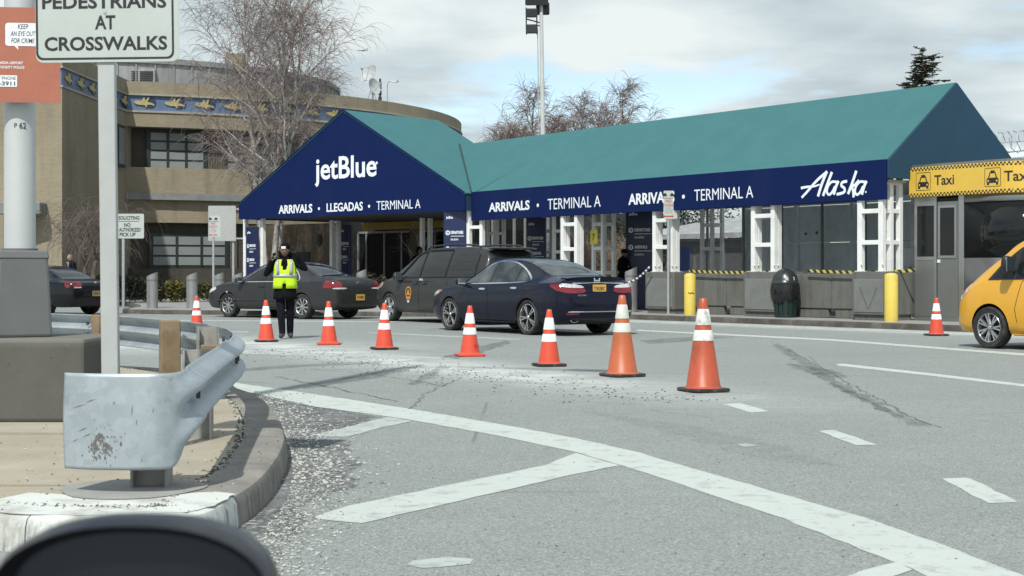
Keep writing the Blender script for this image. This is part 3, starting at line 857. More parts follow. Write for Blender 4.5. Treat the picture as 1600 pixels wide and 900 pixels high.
for a, b, lb in ((c1 + w1 / 2 + .05, c2 + w2 / 2 + .05, 'yellow and black barrier tape between the two farther post bases'), (c2 + w2 / 2 + .55, c3 + .9, 'yellow and black barrier tape behind the litter bin')):
    m = MB(); k = 14; sag = .04
    pts = [(a + (b - a) * i / k, .38, 1.235 - sag * math.sin(pi * i / k)) for i in range(k + 1)]
    vs = [(p[0], p[1], p[2] + d) for p in pts for d in (-.035, .035)] + [(p[0], p[1] + .004, p[2] + d) for p in pts for d in (-.035, .035)]
    n2 = 2 * (k + 1)
    fs = [(2 * i, 2 * i + 2, 2 * i + 3, 2 * i + 1) for i in range(k)] + [(n2 + 2 * i + 1, n2 + 2 * i + 3, n2 + 2 * i + 2, n2 + 2 * i) for i in range(k)]
    m.add(vs, fs); o = m.build('barrier_tape', HAZ); o.location = WO; o.rotation_euler = (0, 0, WR); tag(o, lb, 'barrier tape', 'barrier tapes')
hd = thing('steel_hoarding', 'tall grey steel panel hoarding with razor wire behind the canopy', 'hoarding', WO + Nn * 5.02, WR)
HSTEEL = mat('grey_hoarding', (.72, .80, .85), .6, var=.1, scale=2, dirt=((.36, .39, .40), .4), dscale=1.5)
xa, xb = wx(1166, 5.02), wx(1166, 5.02) + 15.5
rows = [(.1, 1.12), (1.13, 2.02), (2.03, 3.05), (3.06, 4.0)]
x = xa; src = {}
while x < xb:
    for j, (z0, z1) in enumerate(rows):
        if j not in src:
            m = MB(); m.span((-.505, -.02, z0), (.505, .02, z1 - .004)); m.span((-.5, -.032, z1 - .05), (.5, -.02, z1 - .02)); src[j] = m.build('panel', HSTEEL, hd, bevel=.006); src[j].matrix_local = T(x + .5, 0, 0)
        else: inst(src[j], 'panel', hd, T(x + .5, random.uniform(-.008, .008), 0))
    x += 1.02
m = MB()
k = 0; x = xa
while x < xb:
    m.span((x - .06, -.12, 0), (x + .06, -.02, 4.05)) if k % 2 == 0 else None
    x += 1.02; k += 1
m.build('stanchion', HSTEEL, hd)
m = MB()
for i in range(int((xb - xa) * 9)):
    pass
pts = [(xa + (xb - xa) * i / 500, .28 * math.cos(i * .95), 4.36 + .28 * math.sin(i * .95)) for i in range(501)]
m.tube(pts, .012, 3)
m.tube([(xa, -.05, 4.12), (xb, -.05, 4.12)], .018, 4); m.tube([(xa, 0, 4.36), (xb, 0, 4.36)], .01, 4)
x = xa
while x < xb: m.tube([(x, 0, 4.0), (x, 0, 4.62)], .015, 4); x += 2.04
stuff(m.build('razor_wire', GALV, hd))
m = MB()
for dx, z in ((.22, 2.28), (.62, 2.30)):
    for xx in (wx(1290, 5.6), wx(1418, 5.6)): m.sphere((xx + dx - .4, -.03, z), (.05, .02, .045), 8, 6)
stuff(m.build('lifting_eye', BLACK, hd))

fe = thing('chain_link_fence', 'chain link fence on grey posts along the back of the canopy', 'fence', WO + Nn * 4.75, WR)
fa, fb = wx(1052, 4.75), wx(1352, 4.75)
m = MB(); x = fa
fx = []
while x < fb + .1: fx.append(x); x += (fb - fa) / 5
GREYP = mat('grey_fence_post', (.22, .235, .24), .6, metal=.3)
for i, x in enumerate(fx):
    m = MB(); m.tube([(x, 0, .1), (x, 0, 3.15)], .045, 8); m.build('post', GREYP, fe)
m = MB(); m.tube([(fa, 0, 3.1), (fb, 0, 3.1)], .022, 6); m.build('rail', GREYP, fe)
m = MB(); m.tube([(fa, 0, 2.15), (fa + (fb - fa) * .4, 0, 2.15)], .022, 6); m.build('rail', GREYP, fe)
m = MB(); s_ = .085; H_ = 1.9; zb = 1.2; n = int((fb - fa + H_) / s_)
for i in range(n):
    for sgn in (1, -1):
        x0 = fa - H_ + i * s_ if sgn > 0 else fa + i * s_
        z0, z1 = zb, zb + H_; x1 = x0 + sgn * H_
        # clip to the fence
        def cl(x0, z0, x1, z1):
            a, b = 0.0, 1.0
            for e, lo in ((fa, 1), (fb, 0)):
                d = x1 - x0
                tt = (e - x0) / d
                if (d > 0) == bool(lo): a = max(a, tt)
                else: b = min(b, tt)
            return (a, b) if a < b else None
        r = cl(x0, z0, x1, z1)
        if r:
            p0 = (x0 + (x1 - x0) * r[0], .004 * sgn, z0 + (z1 - z0) * r[0]); p1 = (x0 + (x1 - x0) * r[1], .004 * sgn, z0 + (z1 - z0) * r[1])
            m.tube([p0, p1], .0026, 3, caps=False)
stuff(m.build('wire_mesh', mat('galvanised_wire', (.50, .53, .54), .5, metal=.2), fe))
m = MB(); m.box((wx(1067, 4.6), -.12, 1.62), (.52, .06, .72)); o = m.build('notice', mat('blue_notice', (.04, .09, .34), .5, var=.08), fe, bevel=.004)
# red notice and white box on the hoarding
s = thing('red_notice', 'dark red notice with white lettering on the grey hoarding', 'sign', wat(1411, 5.45, 1.62), WR + .25)
m = MB(); m.box((0, 0, 0), (.98, .03, 1.02)); m.build('panel', mat('red_sign', (.30, .018, .03), .5, var=.1), s, bevel=.004)
m = MB()
for i, tx in enumerate(('UNAUTHORIZED', 'PARKED VEHICLES', 'WILL')): write(m, tx, -.42, .25 - i * .27, (.84, .84, .3)[i], .1, Matrix(((1, 0, 0, 0), (0, 0, -1, -.016), (0, 1, 0, 0), (0, 0, 0, 1))), bold=.01)
m.build('lettering', LETTER, s)
o = MB().box((0, 0, 0), (.34, .22, .46)).build('utility_box', mat('white_box', (.6, .61, .6), .5, var=.05), None, bevel=.03, seg=2)
o.location = wat(1421.5, 2.3, 1.55); o.rotation_euler = (0, 0, WR + .3); tag(o, 'white utility box below the red notice, left of the taxi booth', 'utility box')
ub = o
m = MB(); m.tube([(0, .05, -.2), (0, .05, -1.43)], .04, 8); m.build('pole', GALV, o)
# ================================================================== the old round terminal
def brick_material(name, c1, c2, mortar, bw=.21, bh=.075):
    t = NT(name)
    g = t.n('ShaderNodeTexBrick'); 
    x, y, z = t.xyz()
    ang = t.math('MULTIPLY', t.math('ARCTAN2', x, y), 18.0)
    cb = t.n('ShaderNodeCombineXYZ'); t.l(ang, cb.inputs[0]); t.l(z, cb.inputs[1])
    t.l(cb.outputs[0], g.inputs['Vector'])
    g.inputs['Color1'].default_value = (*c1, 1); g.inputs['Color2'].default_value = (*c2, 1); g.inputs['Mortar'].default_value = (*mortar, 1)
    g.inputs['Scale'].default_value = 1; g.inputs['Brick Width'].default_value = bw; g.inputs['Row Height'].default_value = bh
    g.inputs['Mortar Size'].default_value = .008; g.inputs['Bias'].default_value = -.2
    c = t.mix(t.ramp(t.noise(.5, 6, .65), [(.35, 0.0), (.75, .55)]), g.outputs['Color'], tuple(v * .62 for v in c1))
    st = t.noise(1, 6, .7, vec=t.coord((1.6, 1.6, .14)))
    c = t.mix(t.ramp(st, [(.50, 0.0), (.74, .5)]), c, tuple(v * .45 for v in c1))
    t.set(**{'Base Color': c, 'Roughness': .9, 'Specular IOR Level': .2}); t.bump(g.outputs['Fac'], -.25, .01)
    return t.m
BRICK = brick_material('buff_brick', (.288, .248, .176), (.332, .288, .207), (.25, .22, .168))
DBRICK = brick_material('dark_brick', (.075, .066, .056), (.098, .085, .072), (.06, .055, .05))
STONE = mat('band_stone', (.34, .315, .265), .85, var=.12, scale=2, dirt=((.16, .15, .13), .5), dscale=.9)
TCX, TCY, TR = -21.0, 80.25, 18.25
tm = thing('terminal_building', 'old round brick terminal with a blue frieze of golden flying fish', 'building', (TCX, TCY, 0))
def th(px):
    """angle round the drum (0 = straight at -y) for photo column px at radius r"""
    u = (px - 800) / F; a = 1 + u * u; b = -2 * (u * TCX + TCY); c = TCX ** 2 + TCY ** 2 - TR ** 2
    Y = (-b - math.sqrt(b * b - 4 * a * c)) / (2 * a)
    return math.atan2(u * Y - TCX, TCY - Y)
def tp(a, r, z): return (r * math.sin(a), -r * math.cos(a), z)
def ring(r0, r1, z0, z1, a0, a1, n=48, mb=None):
    """curved wall slab between radii r0 (inner) and r1 (outer)"""
    m = mb or MB(); vs = []
    for i in range(n + 1):
        a = a0 + (a1 - a0) * i / n
        vs += [tp(a, r1, z0), tp(a, r1, z1), tp(a, r0, z1), tp(a, r0, z0)]
    fs = []
    for i in range(n):
        for j in range(4):
            fs.append((i * 4 + j, i * 4 + (j + 1) % 4, i * 4 + 4 + (j + 1) % 4, i * 4 + 4 + j))
    fs += [(3, 2, 1, 0), (n * 4, n * 4 + 1, n * 4 + 2, n * 4 + 3)]
    return m.add(vs, [f[::-1] for f in fs])
A0, A1 = th(196), math.radians(150)
ring(16.5, TR, 8.80, 9.33, A0, A1).build('parapet', BRICK, tm, smooth=30)
ring(16.5, TR + .06, 8.74, 8.81, A0, A1).build('frieze_moulding', STONE, tm, smooth=30)
t = NT('frieze_tiles')
c = t.mix(t.ramp(t.voro(1.1, out='Color') and t.noise(.9, 4), [(.4, 0.0), (.6, 1.0)]), (.075, .125, .225), (.115, .175, .29))
c = t.mix(t.ramp(t.noise(9, 5, .7), [(.58, 0.0), (.72, .5)]), c, (.03, .05, .11))
t.set(**{'Base Color': c, 'Roughness': .5}); FRZ = t.m
ring(16.5, TR - .05, 8.10, 8.745, A0, A1).build('frieze', FRZ, tm, smooth=30)
ring(16.5, TR + .05, 8.02, 8.105, A0, A1).build('frieze_moulding', STONE, tm, smooth=30)
ring(16.5, TR, 7.42, 8.025, A0, A1).build('brick_band', BRICK, tm, smooth=30)
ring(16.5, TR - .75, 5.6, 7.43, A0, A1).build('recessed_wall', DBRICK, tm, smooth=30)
ring(16.0, TR, 4.60, 5.70, A0, A1).build('brick_band', BRICK, tm, smooth=30)
ring(16.0, TR + .10, 4.32, 4.605, A0, A1).build('cornice', mat('grey_cornice', (.20, .205, .20), .8, var=.15, scale=2), tm, smooth=30)
ring(16.0, TR - .2, 3.36, 4.325, A0, A1).build('brick_band', BRICK, tm, smooth=30)
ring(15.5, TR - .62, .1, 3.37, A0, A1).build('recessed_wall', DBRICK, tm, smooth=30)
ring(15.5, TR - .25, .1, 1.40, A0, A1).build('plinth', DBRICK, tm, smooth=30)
m = MB(); m.lathe([(16.9, 9.0), (0, 9.05)], 64); m.build('roof', mat('roof_gravel', (.16, .16, .15), .95), tm)
# flying fish
GOLD = mat('gold_relief', (.40, .335, .15), .6, var=.15, scale=9); SCAL = mat('navy_scallop', (.022, .034, .085), .5, var=.2)
def fish(M, par, sc=.84):
    M = M @ Matrix.Diagonal((sc, sc, 1, 1))
    m = MB()
    body = [(-.50, .02), (-.42, -.06), (-.22, -.11), (.02, -.12), (.24, -.09), (.42, -.10), (.52, -.16), (.50, -.05), (.36, .02), (.16, .05), (-.08, .08), (-.34, .10), (-.46, .08)]
    m.prism(chaikin(body, 1), .05, M)
    for wg in ([(-.16, .06), (-.02, .27), (.03, .29), (.06, .06)], [(.02, .06), (.22, .30), (.27, .27), (.18, .05)], [(-.02, -.06), (.10, -.21), (.16, -.21), (.14, -.06)]):
        m.prism(wg, .05, M @ T(0, 0, .004))
    f = m.build('flying_fish', GOLD, par)
    m = MB(); m.prism([(.30 + .30 * math.cos(a), .04 + .29 * math.sin(a)) for a in [2 * pi * i / 18 for i in range(18)]], .02, M); m.build('scallop', SCAL, f)
for k in range(-1, 12):
    a = th(225) + k * (th(364) - th(225)) / 3
    if a < A0 + .02: continue
    p = Vector(tp(a, TR - .05, 8.43)); M = frame(p, (math.cos(a), math.sin(a), 0), (0, 0, 1))
    fish(M, tm)
# windows
PANE = NT('pale_pane')
PANE.set(**{'Base Color': PANE.mix(PANE.noise(.8, 4), (.17, .19, .19), (.27, .29, .285)), 'Roughness': .22}); PANE = PANE.m  # pale tone put into the colour for sky reflected in the panes
FRM = mat('dark_window_frame', (.018, .028, .028), .5)
def curved_window(ac, wd, z0, z1, r, nx, ny, x_off=0):
    """steel window: frame with separate panes, some tilted open"""
    M = frame(Vector(tp(ac, r, 0)), (math.cos(ac), math.sin(ac), 0), (0, 0, 1))
    fm = MB(); fm.span((-wd / 2 - .12, z0 - .1, -.06), (wd / 2 + .12, z1 + .1, .03)); f = fm.build('window', FRM, tm); f.matrix_local = M
    cw = wd / nx; chh = (z1 - z0) / ny
    for i in range(nx):
        for j in range(ny):
            mm = MB(); gp = .05 if j else .03
            mm.span((-wd / 2 + i * cw + .06, z0 + j * chh + .045, .03), (-wd / 2 + (i + 1) * cw - .06, z0 + (j + 1) * chh - .045, .05))
            mm.build('pane', PANE, f)
    for i in range(1, nx):
        fm = MB(); fm.span((-wd / 2 + i * cw - .045, z0, .03), (-wd / 2 + i * cw + .045, z1, .075)); fm.build('mullion', FRM, f)
dth = th(286 + 118) - th(286)
curved_window(th(281), 2.36, 5.66, 7.28, TR - .74, 3, 4)
curved_window(th(281) + dth * 1.04, 2.36, 5.66, 7.28, TR - .74, 3, 4)
curved_window(th(300), 3.2, 1.5, 2.82, TR - .60, 3, 3)
curved_window(th(300) + dth * 1.45, 2.8, 1.5, 2.82, TR - .60, 3, 3)
for a0_, a1_ in ((th(331), th(364)),):
    n = 8
    for i in range(n):
        a = a0_ + (a1_ - a0_) * (i + .5) / n
        m = MB(); m.tube([tp(a, TR - .72, 5.7), tp(a, TR - .72, 7.43)], .055, 6, caps=False); m.build('flute', mat('brown_flute', (.10, .085, .07), .85), tm)
n = 6
for i in range(n):
    a = th(352) + (th(378) - th(352)) * (i + .5) / n
    m = MB(); m.tube([tp(a, TR - .58, 1.3), tp(a, TR - .58, 3.37)], .06, 6, caps=False); m.build('flute', mat('brown_flute', (.10, .085, .07), .85), tm)
# metal clad drum on the roof
t = NT('weathered_cladding')
c = t.ramp(t.noise(1, 6, .65, vec=t.coord((3, 3, .5))), [(.3, (.20, .205, .21)), (.7, (.33, .335, .34))])
t.set(**{'Base Color': c, 'Roughness': .6, 'Metallic': .25}); CLAD = t.m
m = MB(); m.lathe([(11.5, 9.0), (11.5, 11.05)], 80); m.build('roof_drum', CLAD, tm, smooth=30)
m = MB(); m.lathe([(11.62, 11.05), (11.62, 11.28), (11.3, 11.36), (0, 11.5)], 80); m.build('drum_cap', mat('lead_cap', (.24, .245, .25), .6, metal=.3), tm, smooth=30)
for i in range(34):
    a = -.9 + i * .075
    m = MB(); m.span((-.04, -11.56, 9.0), (.04, -11.48, 11.05), R2(a)); m.build('cladding_rib', CLAD, tm)
p = P(219, 118, 69.5) - Vector((TCX, TCY, 0)); LVX, LVY, LVZ = p.x, p.y, 10.45
m = MB(); m.box((LVX, LVY, LVZ - .45), (1.5, .5, 1.5)); lv = m.build('louvre_housing', CLAD, tm, bevel=.02)
for i in range(5):
    for sx in (-.36, .36): m = MB(); m.box((LVX + sx, LVY - .27, LVZ - .22 + i * .1), (.62, .05, .05)); m.build('louvre', BLACK, lv)
p = P(369, 92, 72) - Vector((TCX, TCY, 0))
m = MB(); m.box((p.x, p.y, 11.4), (.9, .9, .9)); m.build('chimney', BRICK, tm, bevel=.02)
# west wing: sunlit end with a shaded return towards the drum
CX, CY = -16.55, 54.4; IX, IY = tp(A0, TR, 0)[0] + TCX + .1, tp(A0, TR, 0)[1] + TCY + .3
def wing_box(z0, z1, out, name, material, back=24):
    q = [(CX - back, CY + 5.5), (CX - back, CY + 30), (IX - 3, CY + 30), (IX, IY + 3), (CX, CY)]
    c0 = Vector((sum(a for a, b in q) / 5, sum(b for a, b in q) / 5))
    d1 = Vector((CX - q[0][0], CY - q[0][1])).normalized(); d2 = Vector((IX - CX, IY + 3 - CY)).normalized()
    n1 = Vector((d1.y, -d1.x)); n2 = Vector((d2.y, -d2.x))
    q2 = [Vector(q[0]) + n1 * out, Vector(q[1]), Vector(q[2]), Vector(q[3]) + n2 * out, Vector(q[4]) + (n1 + n2) * out]
    m = MB(); m.prism([(a.x - TCX, a.y - TCY) for a in q2], z1 - z0, T(0, 0, z0))
    return m.build(name, material, tm)
t = NT('buff_wall')
c = t.ramp(t.noise(.6, 6, .65), [(.3, (.255, .218, .155)), (.7, (.315, .272, .198))])
g = t.n('ShaderNodeTexBrick'); x, y, z = t.xyz(); cb = t.n('ShaderNodeCombineXYZ'); t.l(t.math('ADD', x, y), cb.inputs[0]); t.l(z, cb.inputs[1]); t.l(cb.outputs[0], g.inputs['Vector'])
g.inputs['Scale'].default_value = 1; g.inputs['Brick Width'].default_value = .21; g.inputs['Row Height'].default_value = .075; g.inputs['Mortar Size'].default_value = .007
g.inputs['Color1'].default_value = (1, 1, 1, 1); g.inputs['Color2'].default_value = (.86, .86, .86, 1); g.inputs['Mortar'].default_value = (.78, .78, .76, 1)
c = t.mix(.8, c, g.outputs['Color'], 'MULTIPLY')
c = t.mix(t.ramp(t.noise(1, 6, .7, vec=t.coord((.9, .9, .12))), [(.5, 0.0), (.72, .4)]), c, (.12, .105, .085))
t.set(**{'Base Color': c, 'Roughness': .9, 'Specular IOR Level': .2}); BUFF = t.m
wing_box(.1, 8.03, 0, 'wall', BUFF); wing_box(8.03, 8.105, .05, 'frieze_moulding', STONE)
wing_box(8.105, 8.74, -.05, 'frieze', FRZ); wing_box(8.74, 8.81, .06, 'frieze_moulding', STONE); wing_box(8.81, 9.4, 0, 'parapet', BUFF)
d = Vector((IX - CX, IY - CY, 0)); Ln = d.length; d.normalize()
for k in range(6):
    p = Vector((CX, CY, 8.43)) + d * (Ln * (k + .55) / 6) - Vector((TCX, TCY, 0)) + Vector((d.y, -d.x, 0)) * -.05
    fish(frame(p, d, (0, 0, 1)) , tm)
p = Vector((CX, CY, 0)) + d * (Ln * .86) - Vector((TCX, TCY, 0)) + Vector((d.y, -d.x, 0)) * .01
f = MB().box((0, 0, 6.5), (1.0, .04, 1.75)).build('window', FRM, tm); f.location = p; f.rotation_euler = (0, 0, math.atan2(d.y, d.x))
MB().box((0, -.025, 6.5), (.8, .02, 1.5)).build('pane', PANE, f)
# canopy stub over a dark doorway on the lit wall
m = MB(); m.box((CX - 1.35 - TCX, CY + .02 - TCY, 3.55), (1.5, 1.4, .45)); m.build('door_canopy', mat('grey_cornice', (.2, .2, .2)), tm, bevel=.03)
m = MB(); m.box((CX - 1.75 - TCX, CY + .30 - TCY, 1.7), (1.0, .2, 3.2), rz=-.2); m.build('door', FRM, tm)

# glazed vestibule seen under the gabled canopy
GLASS = NT('dark_glass'); GLASS.set(**{'Base Color': (.012, .014, .015), 'Roughness': .06, 'Specular IOR Level': .3}); GLASS = GLASS.m
vb = thing('entrance_vestibule', 'dark glazed entrance vestibule with brick side under the gabled canopy', 'entrance', GL, GRZ)
def vx(px): return gx(px, 6.2)
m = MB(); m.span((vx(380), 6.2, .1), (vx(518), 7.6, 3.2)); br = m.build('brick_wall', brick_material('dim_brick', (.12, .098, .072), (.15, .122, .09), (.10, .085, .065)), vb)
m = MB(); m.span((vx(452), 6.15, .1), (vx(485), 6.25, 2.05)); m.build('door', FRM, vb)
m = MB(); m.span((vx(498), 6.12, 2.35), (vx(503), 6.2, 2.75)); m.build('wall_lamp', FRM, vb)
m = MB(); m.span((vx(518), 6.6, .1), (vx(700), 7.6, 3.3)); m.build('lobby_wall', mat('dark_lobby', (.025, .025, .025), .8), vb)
xs = [vx(p) for p in (556, 569, 597, 624, 640, 676, 704)]
MUL = mat('grey_mullion', (.30, .31, .31), .5, metal=.3)
for a, b in zip(xs[:-1], xs[1:]):
    m = MB(); m.span((a + .03, 6.35, .12), (b - .03, 6.38, 2.72)); m.build('glass_panel', GLASS, vb)
for a in xs:
    m = MB(); m.span((a - .035, 6.3, .12), (a + .035, 6.42, 2.74)); m.build('mullion', MUL, vb)
m = MB(); m.span((xs[0], 6.3, 2.74), (xs[-1], 6.42, 2.82)); m.build('transom', MUL, vb)
m = MB(); m.span((vx(575), 5.9, 2.86), (vx(700), 5.98, 3.14)); o = m.build('yellow_sign', mat('amber_sign', (.34, .24, .045), .6), vb)
m = MB(); write(m, 'WELCOME', 0, 0, .8, .1, Matrix(((1, 0, 0, vx(600)), (0, 0, -1, 6.34), (0, 1, 0, 1.63), (0, 0, 0, 1))), bold=.01) if False else None
m = MB(); m.span((vx(523), 6.2, .12), (vx(526), 6.3, 3.1)); m.build('post', MUL, vb)
m = MB(); m.span((vx(640), 6.2, .12), (vx(660), 6.5, 3.1)); m.build('fluted_pier', mat('brown_flute', (.10, .085, .07), .85), vb)

# dark annex behind the wing
ax = thing('glazed_annex', 'dark glazed annex behind the posts of the long canopy', 'building', WO + Nn * 9.5, WR)
a0, a1 = wx(735, 9.5), wx(872, 9.5)
m = MB(); m.span((a0 - 3, .2, 0), (a1, 4, 3.6)); m.build('wall', mat('dark_lobby', (.025, .025, .025), .8), ax)
n = 8
for i in range(n):
    xa_, xb_ = a0 + (a1 - a0) * i / n, a0 + (a1 - a0) * (i + 1) / n
    m = MB(); m.span((xa_ + .06, .12, .2), (xb_ - .06, .16, 3.4)); m.build('glass_panel', GLASS, ax)
    m = MB(); m.span((xa_ - .05, .05, .12), (xa_ + .05, .19, 3.5)); m.build('mullion', MUL, ax)
# dark shed roof farther right, seen through the chain link
sh = thing('service_shed', 'low grey service shed seen through the chain link fence', 'shed', WO + Nn * 13, WR)
a0, a1 = wx(1000, 13), wx(1180, 13)
SHW = mat('shed_wall', (.10, .105, .10), .8, var=.2, scale=1.2)
m = MB(); m.span((a0, 0, 0), (a1, 4, 2.5)); m.build('wall', SHW, sh)
m = MB(); m.prism([(-.4, 2.5), (4.3, 3.3), (4.3, 3.45), (-.4, 2.68)], a1 - a0 + .6, Matrix(((0, 0, 1, a0 - .3), (1, 0, 0, 0), (0, 1, 0, 0), (0, 0, 0, 1)))); m.build('roof', mat('shed_roof', (.33, .34, .34), .7, var=.3, scale=2), sh)
for i in range(4):
    xx = a0 + (a1 - a0) * (i + .5) / 4
    m = MB(); m.span((xx - .7, -.03, .15), (xx + .7, .02, 2.1)); m.build('door', mat('shed_door', (.06, .062, .06), .7), sh)

# ------------------------------------------------------------------ roof aerials
ae = thing('satellite_dish', 'upper white satellite dish on a mast on the terminal roof', 'satellite dish', P(580, 152, 72), 0, 'dishes on the terminal roof')
DISH = mat('white_dish', (.40, .42, .42), .5, var=.06)
def dish(par, c, r, tilt, yaw):
    m = MB(); M = T(c) @ R2(yaw) @ Matrix.Rotation(tilt, 4, 'X')
    m.lathe([(0, -.10 * r), (r * .5, -.02 * r), (r * .8, .12 * r), (r, .25 * r), (r * .98, .27 * r), (r * .78, .15 * r), (r * .5, .02 * r), (0, -.06 * r)], 20, M)
    m.build('dish', DISH, par, smooth=40)
    m = MB()
    for a in (0, 2.1, 4.2): m.tube([(r * .9 * math.cos(a), r * .9 * math.sin(a), .25 * r), (0, 0, r * 1.25)], .012, 4, M=M)
    m.tube([(0, 0, r * 1.1), (0, 0, r * 1.4)], .05, 6, M=M); m.build('feed_arm', GALV, par)
m = MB(); m.tube([(.05, 0, -.4), (.05, 0, .95)], .035, 6); m.tube([(.05, 0, .5), (.3, 0, -.3)], .02, 5); m.tube([(.05, 0, .5), (-.25, .1, -.3)], .02, 5); m.build('mast', GALV, ae)
dish(ae, (0, -.1, 1.05), .52, 1.15, -.75)
ad = thing('satellite_dish', 'lower white satellite dish seen edge on, on the terminal roof', 'satellite dish', P(583, 150, 71.5), 0, 'dishes on the terminal roof')
m = MB(); m.tube([(0, 0, -.3), (0, 0, .5)], .03, 6); m.build('mast', GALV, ad)
dish(ad, (0, -.1, .42), .42, 1.3, .95)
an = thing('roof_antenna', 'dark whip antenna with lamp bracket beside the roof dishes', 'antenna', P(594, 155, 72), 0)
m = MB(); m.tube([(0, 0, -.3), (0, 0, 1.0)], .05, 6); m.tube([(-.08, 0, .1), (.08, 0, .1)], .02, 4); m.build('mast', BLACK, an)
m = MB()
for z in (.0, .3, .6): m.box((0, -.08, z), (.16, .14, .2))
stuff(m.build('radio_unit', mat('grey_unit', (.12, .12, .125), .6), an))
m = MB(); m.tube([(.35, 0, -.3), (.35, 0, .75), (.45, 0, .88), (.85, 0, .82)], .03, 6); m.tube([(.8, 0, .9), (.9, 0, .9)], .06, 6); m.build('lamp_bracket', GALV, an)
# ================================================================== street furniture
# --- guard rail round the island
gr = thing('guard_rail', 'galvanised corrugated guard rail curving round the island, flat flared end nearest', 'guard rail', (-2, 9, 0))
t = NT('galvanised_rail')
sp = t.voro(26, out='Color'); s2 = t.n('ShaderNodeSeparateColor'); t.l(sp, s2.inputs[0])
n1 = t.noise(2.2, 6, .65)
c = t.mix(t.ramp(n1, [(.3, 0.0), (.7, 1.0)]), (.29, .335, .36), (.42, .47, .50))
c = t.mix(.18, c, t.ramp(s2.outputs[0], [(0, (.3, .33, .35)), (1, (.58, .61, .63))]))
sc = t.noise(1, 5, .7, vec=t.coord((2.5, 2.5, 14)))
c = t.mix(t.ramp(sc, [(.60, 0.0), (.72, .35)]), c, (.62, .64, .65))
c = t.mix(t.ramp(t.noise(3.4, 8, .75), [(.575, 0.0), (.70, .6)]), c, (.17, .165, .15))
t.set(**{'Base Color': c, 'Metallic': .45, 'Roughness': t.ramp(n1, [(.3, .42), (.7, .58)])}); t.bump(t.noise(12, 4), .12, .008)
RAIL = t.m
LOC = Vector((-2, 9, 0))
WPROF_OLD = [(0, 0), (.004, .018), (.03, .035), (.078, .062), (.083, .09), (.072, .115), (.02, .142), (.008, .156), (.02, .17), (.072, .197), (.083, .222), (.078, .25), (.03, .277), (.004, .294), (0, .312)]
FPROF_OLD = [(.0, -.135), (.006, -.10), (.012, -.06), (.017, -.02), (.021, .03), (.024, .08), (.025, .12), (.025, .145), (.024, .17), (.022, .20), (.019, .23), (.015, .255), (.011, .275), (.006, .292), (.0, .305)]
WPROF = [(.043 - .046 * math.cos(2 * pi * (i / 24 * 1.0) * 2 + .0) * (1 if 2 < i < 22 else .9), .312 * i / 24) for i in range(25)]
FPROF = [(.030 + .010 * math.sin(pi * i / 24), -.135 + .437 * i / 24) for i in range(25)]
path = [(-2.03, 6.80), (-1.93, 6.755), (-1.83, 6.735), (-1.72, 6.73), (-1.60, 6.755), (-1.535, 6.87), (-1.575, 7.2), (-1.65, 7.8), (-1.735, 8.5), (-1.83, 9.3), (-1.94, 10.2), (-2.12, 11.2), (-2.42, 12.3), (-2.86, 13.4), (-3.45, 14.5), (-4.25, 15.7), (-5.4, 16.8), (-7.0, 18.0), (-9.5, 19.6)]
PP = catmull([(a, b, 0) for a, b in path], 6)
ends = {0: 0}
def rail_piece(i0, i1, name, zoff=.398, off=0.0):
    m = MB(); n = len(WPROF); vs = []
    for i in range(i0, i1 + 1):
        a = PP[max(i - 1, 0)]; b = PP[min(i + 1, len(PP) - 1)]; d = (b - a).normalized(); q = Vector((d.y, -d.x, 0))
        s_ = min(1, max(0, (i - 25) / 7)); s_ = s_ * s_ * (3 - 2 * s_)      # flat end turns into the W beam
        for (o0, z0), (o1, z1) in zip(FPROF, WPROF):
            o_ = o0 + (o1 - o0) * s_; z = z0 + (z1 - z0) * s_
            
            p = PP[i] + q * (o_ + off) - LOC; vs.append((p.x, p.y, z + zoff))
    k = i1 - i0 + 1
    m.add(vs, [(i * n + j, (i + 1) * n + j, (i + 1) * n + j + 1, i * n + j + 1) for i in range(k - 1) for j in range(n - 1)])
    o = m.build(name, RAIL, gr, smooth=50)
    s = o.modifiers.new('thick', 'SOLIDIFY'); s.thickness = .005; s.offset = 0
    return o
rail_piece(0, 34, 'flared_end', off=.006)
rail_piece(33, 70, 'rail_beam')
rail_piece(69, 92, 'rail_beam', off=.006)
rail_piece(91, len(PP) - 1, 'rail_beam')
WOODP = mat('weathered_timber', (.20, .145, .085), .85, var=.3, scale=5, bump=.4, bscale=25, dirt=((.30, .28, .24), .6), dscale=3)
PST = mat('stained_steel_post', (.30, .295, .275), .6, metal=.2, var=.2, scale=6, dirt=((.15, .13, .105), .8), dscale=4)
def ibeam(x, y, rz, z1, material, name='post', wd=.17, dp=.15):
    o = MB()
    o.span((-wd / 2, -dp / 2, .1), (-wd / 2 + .012, dp / 2, z1)); o.span((wd / 2 - .012, -dp / 2, .1), (wd / 2, dp / 2, z1)); o.span((-wd / 2 + .012, -.006, .1), (wd / 2 - .012, .006, z1))
    p = o.build(name, material, gr); p.location = (x + 2, y - 9, 0); p.rotation_euler = (0, 0, rz); return p
def wood(x, y, rz, z0, z1, wd=.19, dp=.2, name='timber_post'):
    o = MB(); o.span((-wd / 2, -dp / 2, z0), (wd / 2, dp / 2, z1)); p = o.build(name, WOODP, gr, bevel=.008); p.location = (x + 2, y - 9, 0); p.rotation_euler = (0, 0, rz); return p
ibeam(-1.70, 6.98, .05, .66, PST)
ibeam(-1.92, 9.05, .1, .69, PST)
ibeam(-2.50, 12.15, .3, .72, PST); wood(-2.38, 11.75, .3, .36, .59, .18, .10, 'offset_block')
wood(-3.17, 13.7, .35, .12, .725, .175, .2)
wood(-4.40, 15.7, .75, .12, .72, .07, .16)
wood(-7.2, 17.9, .7, .12, .72)
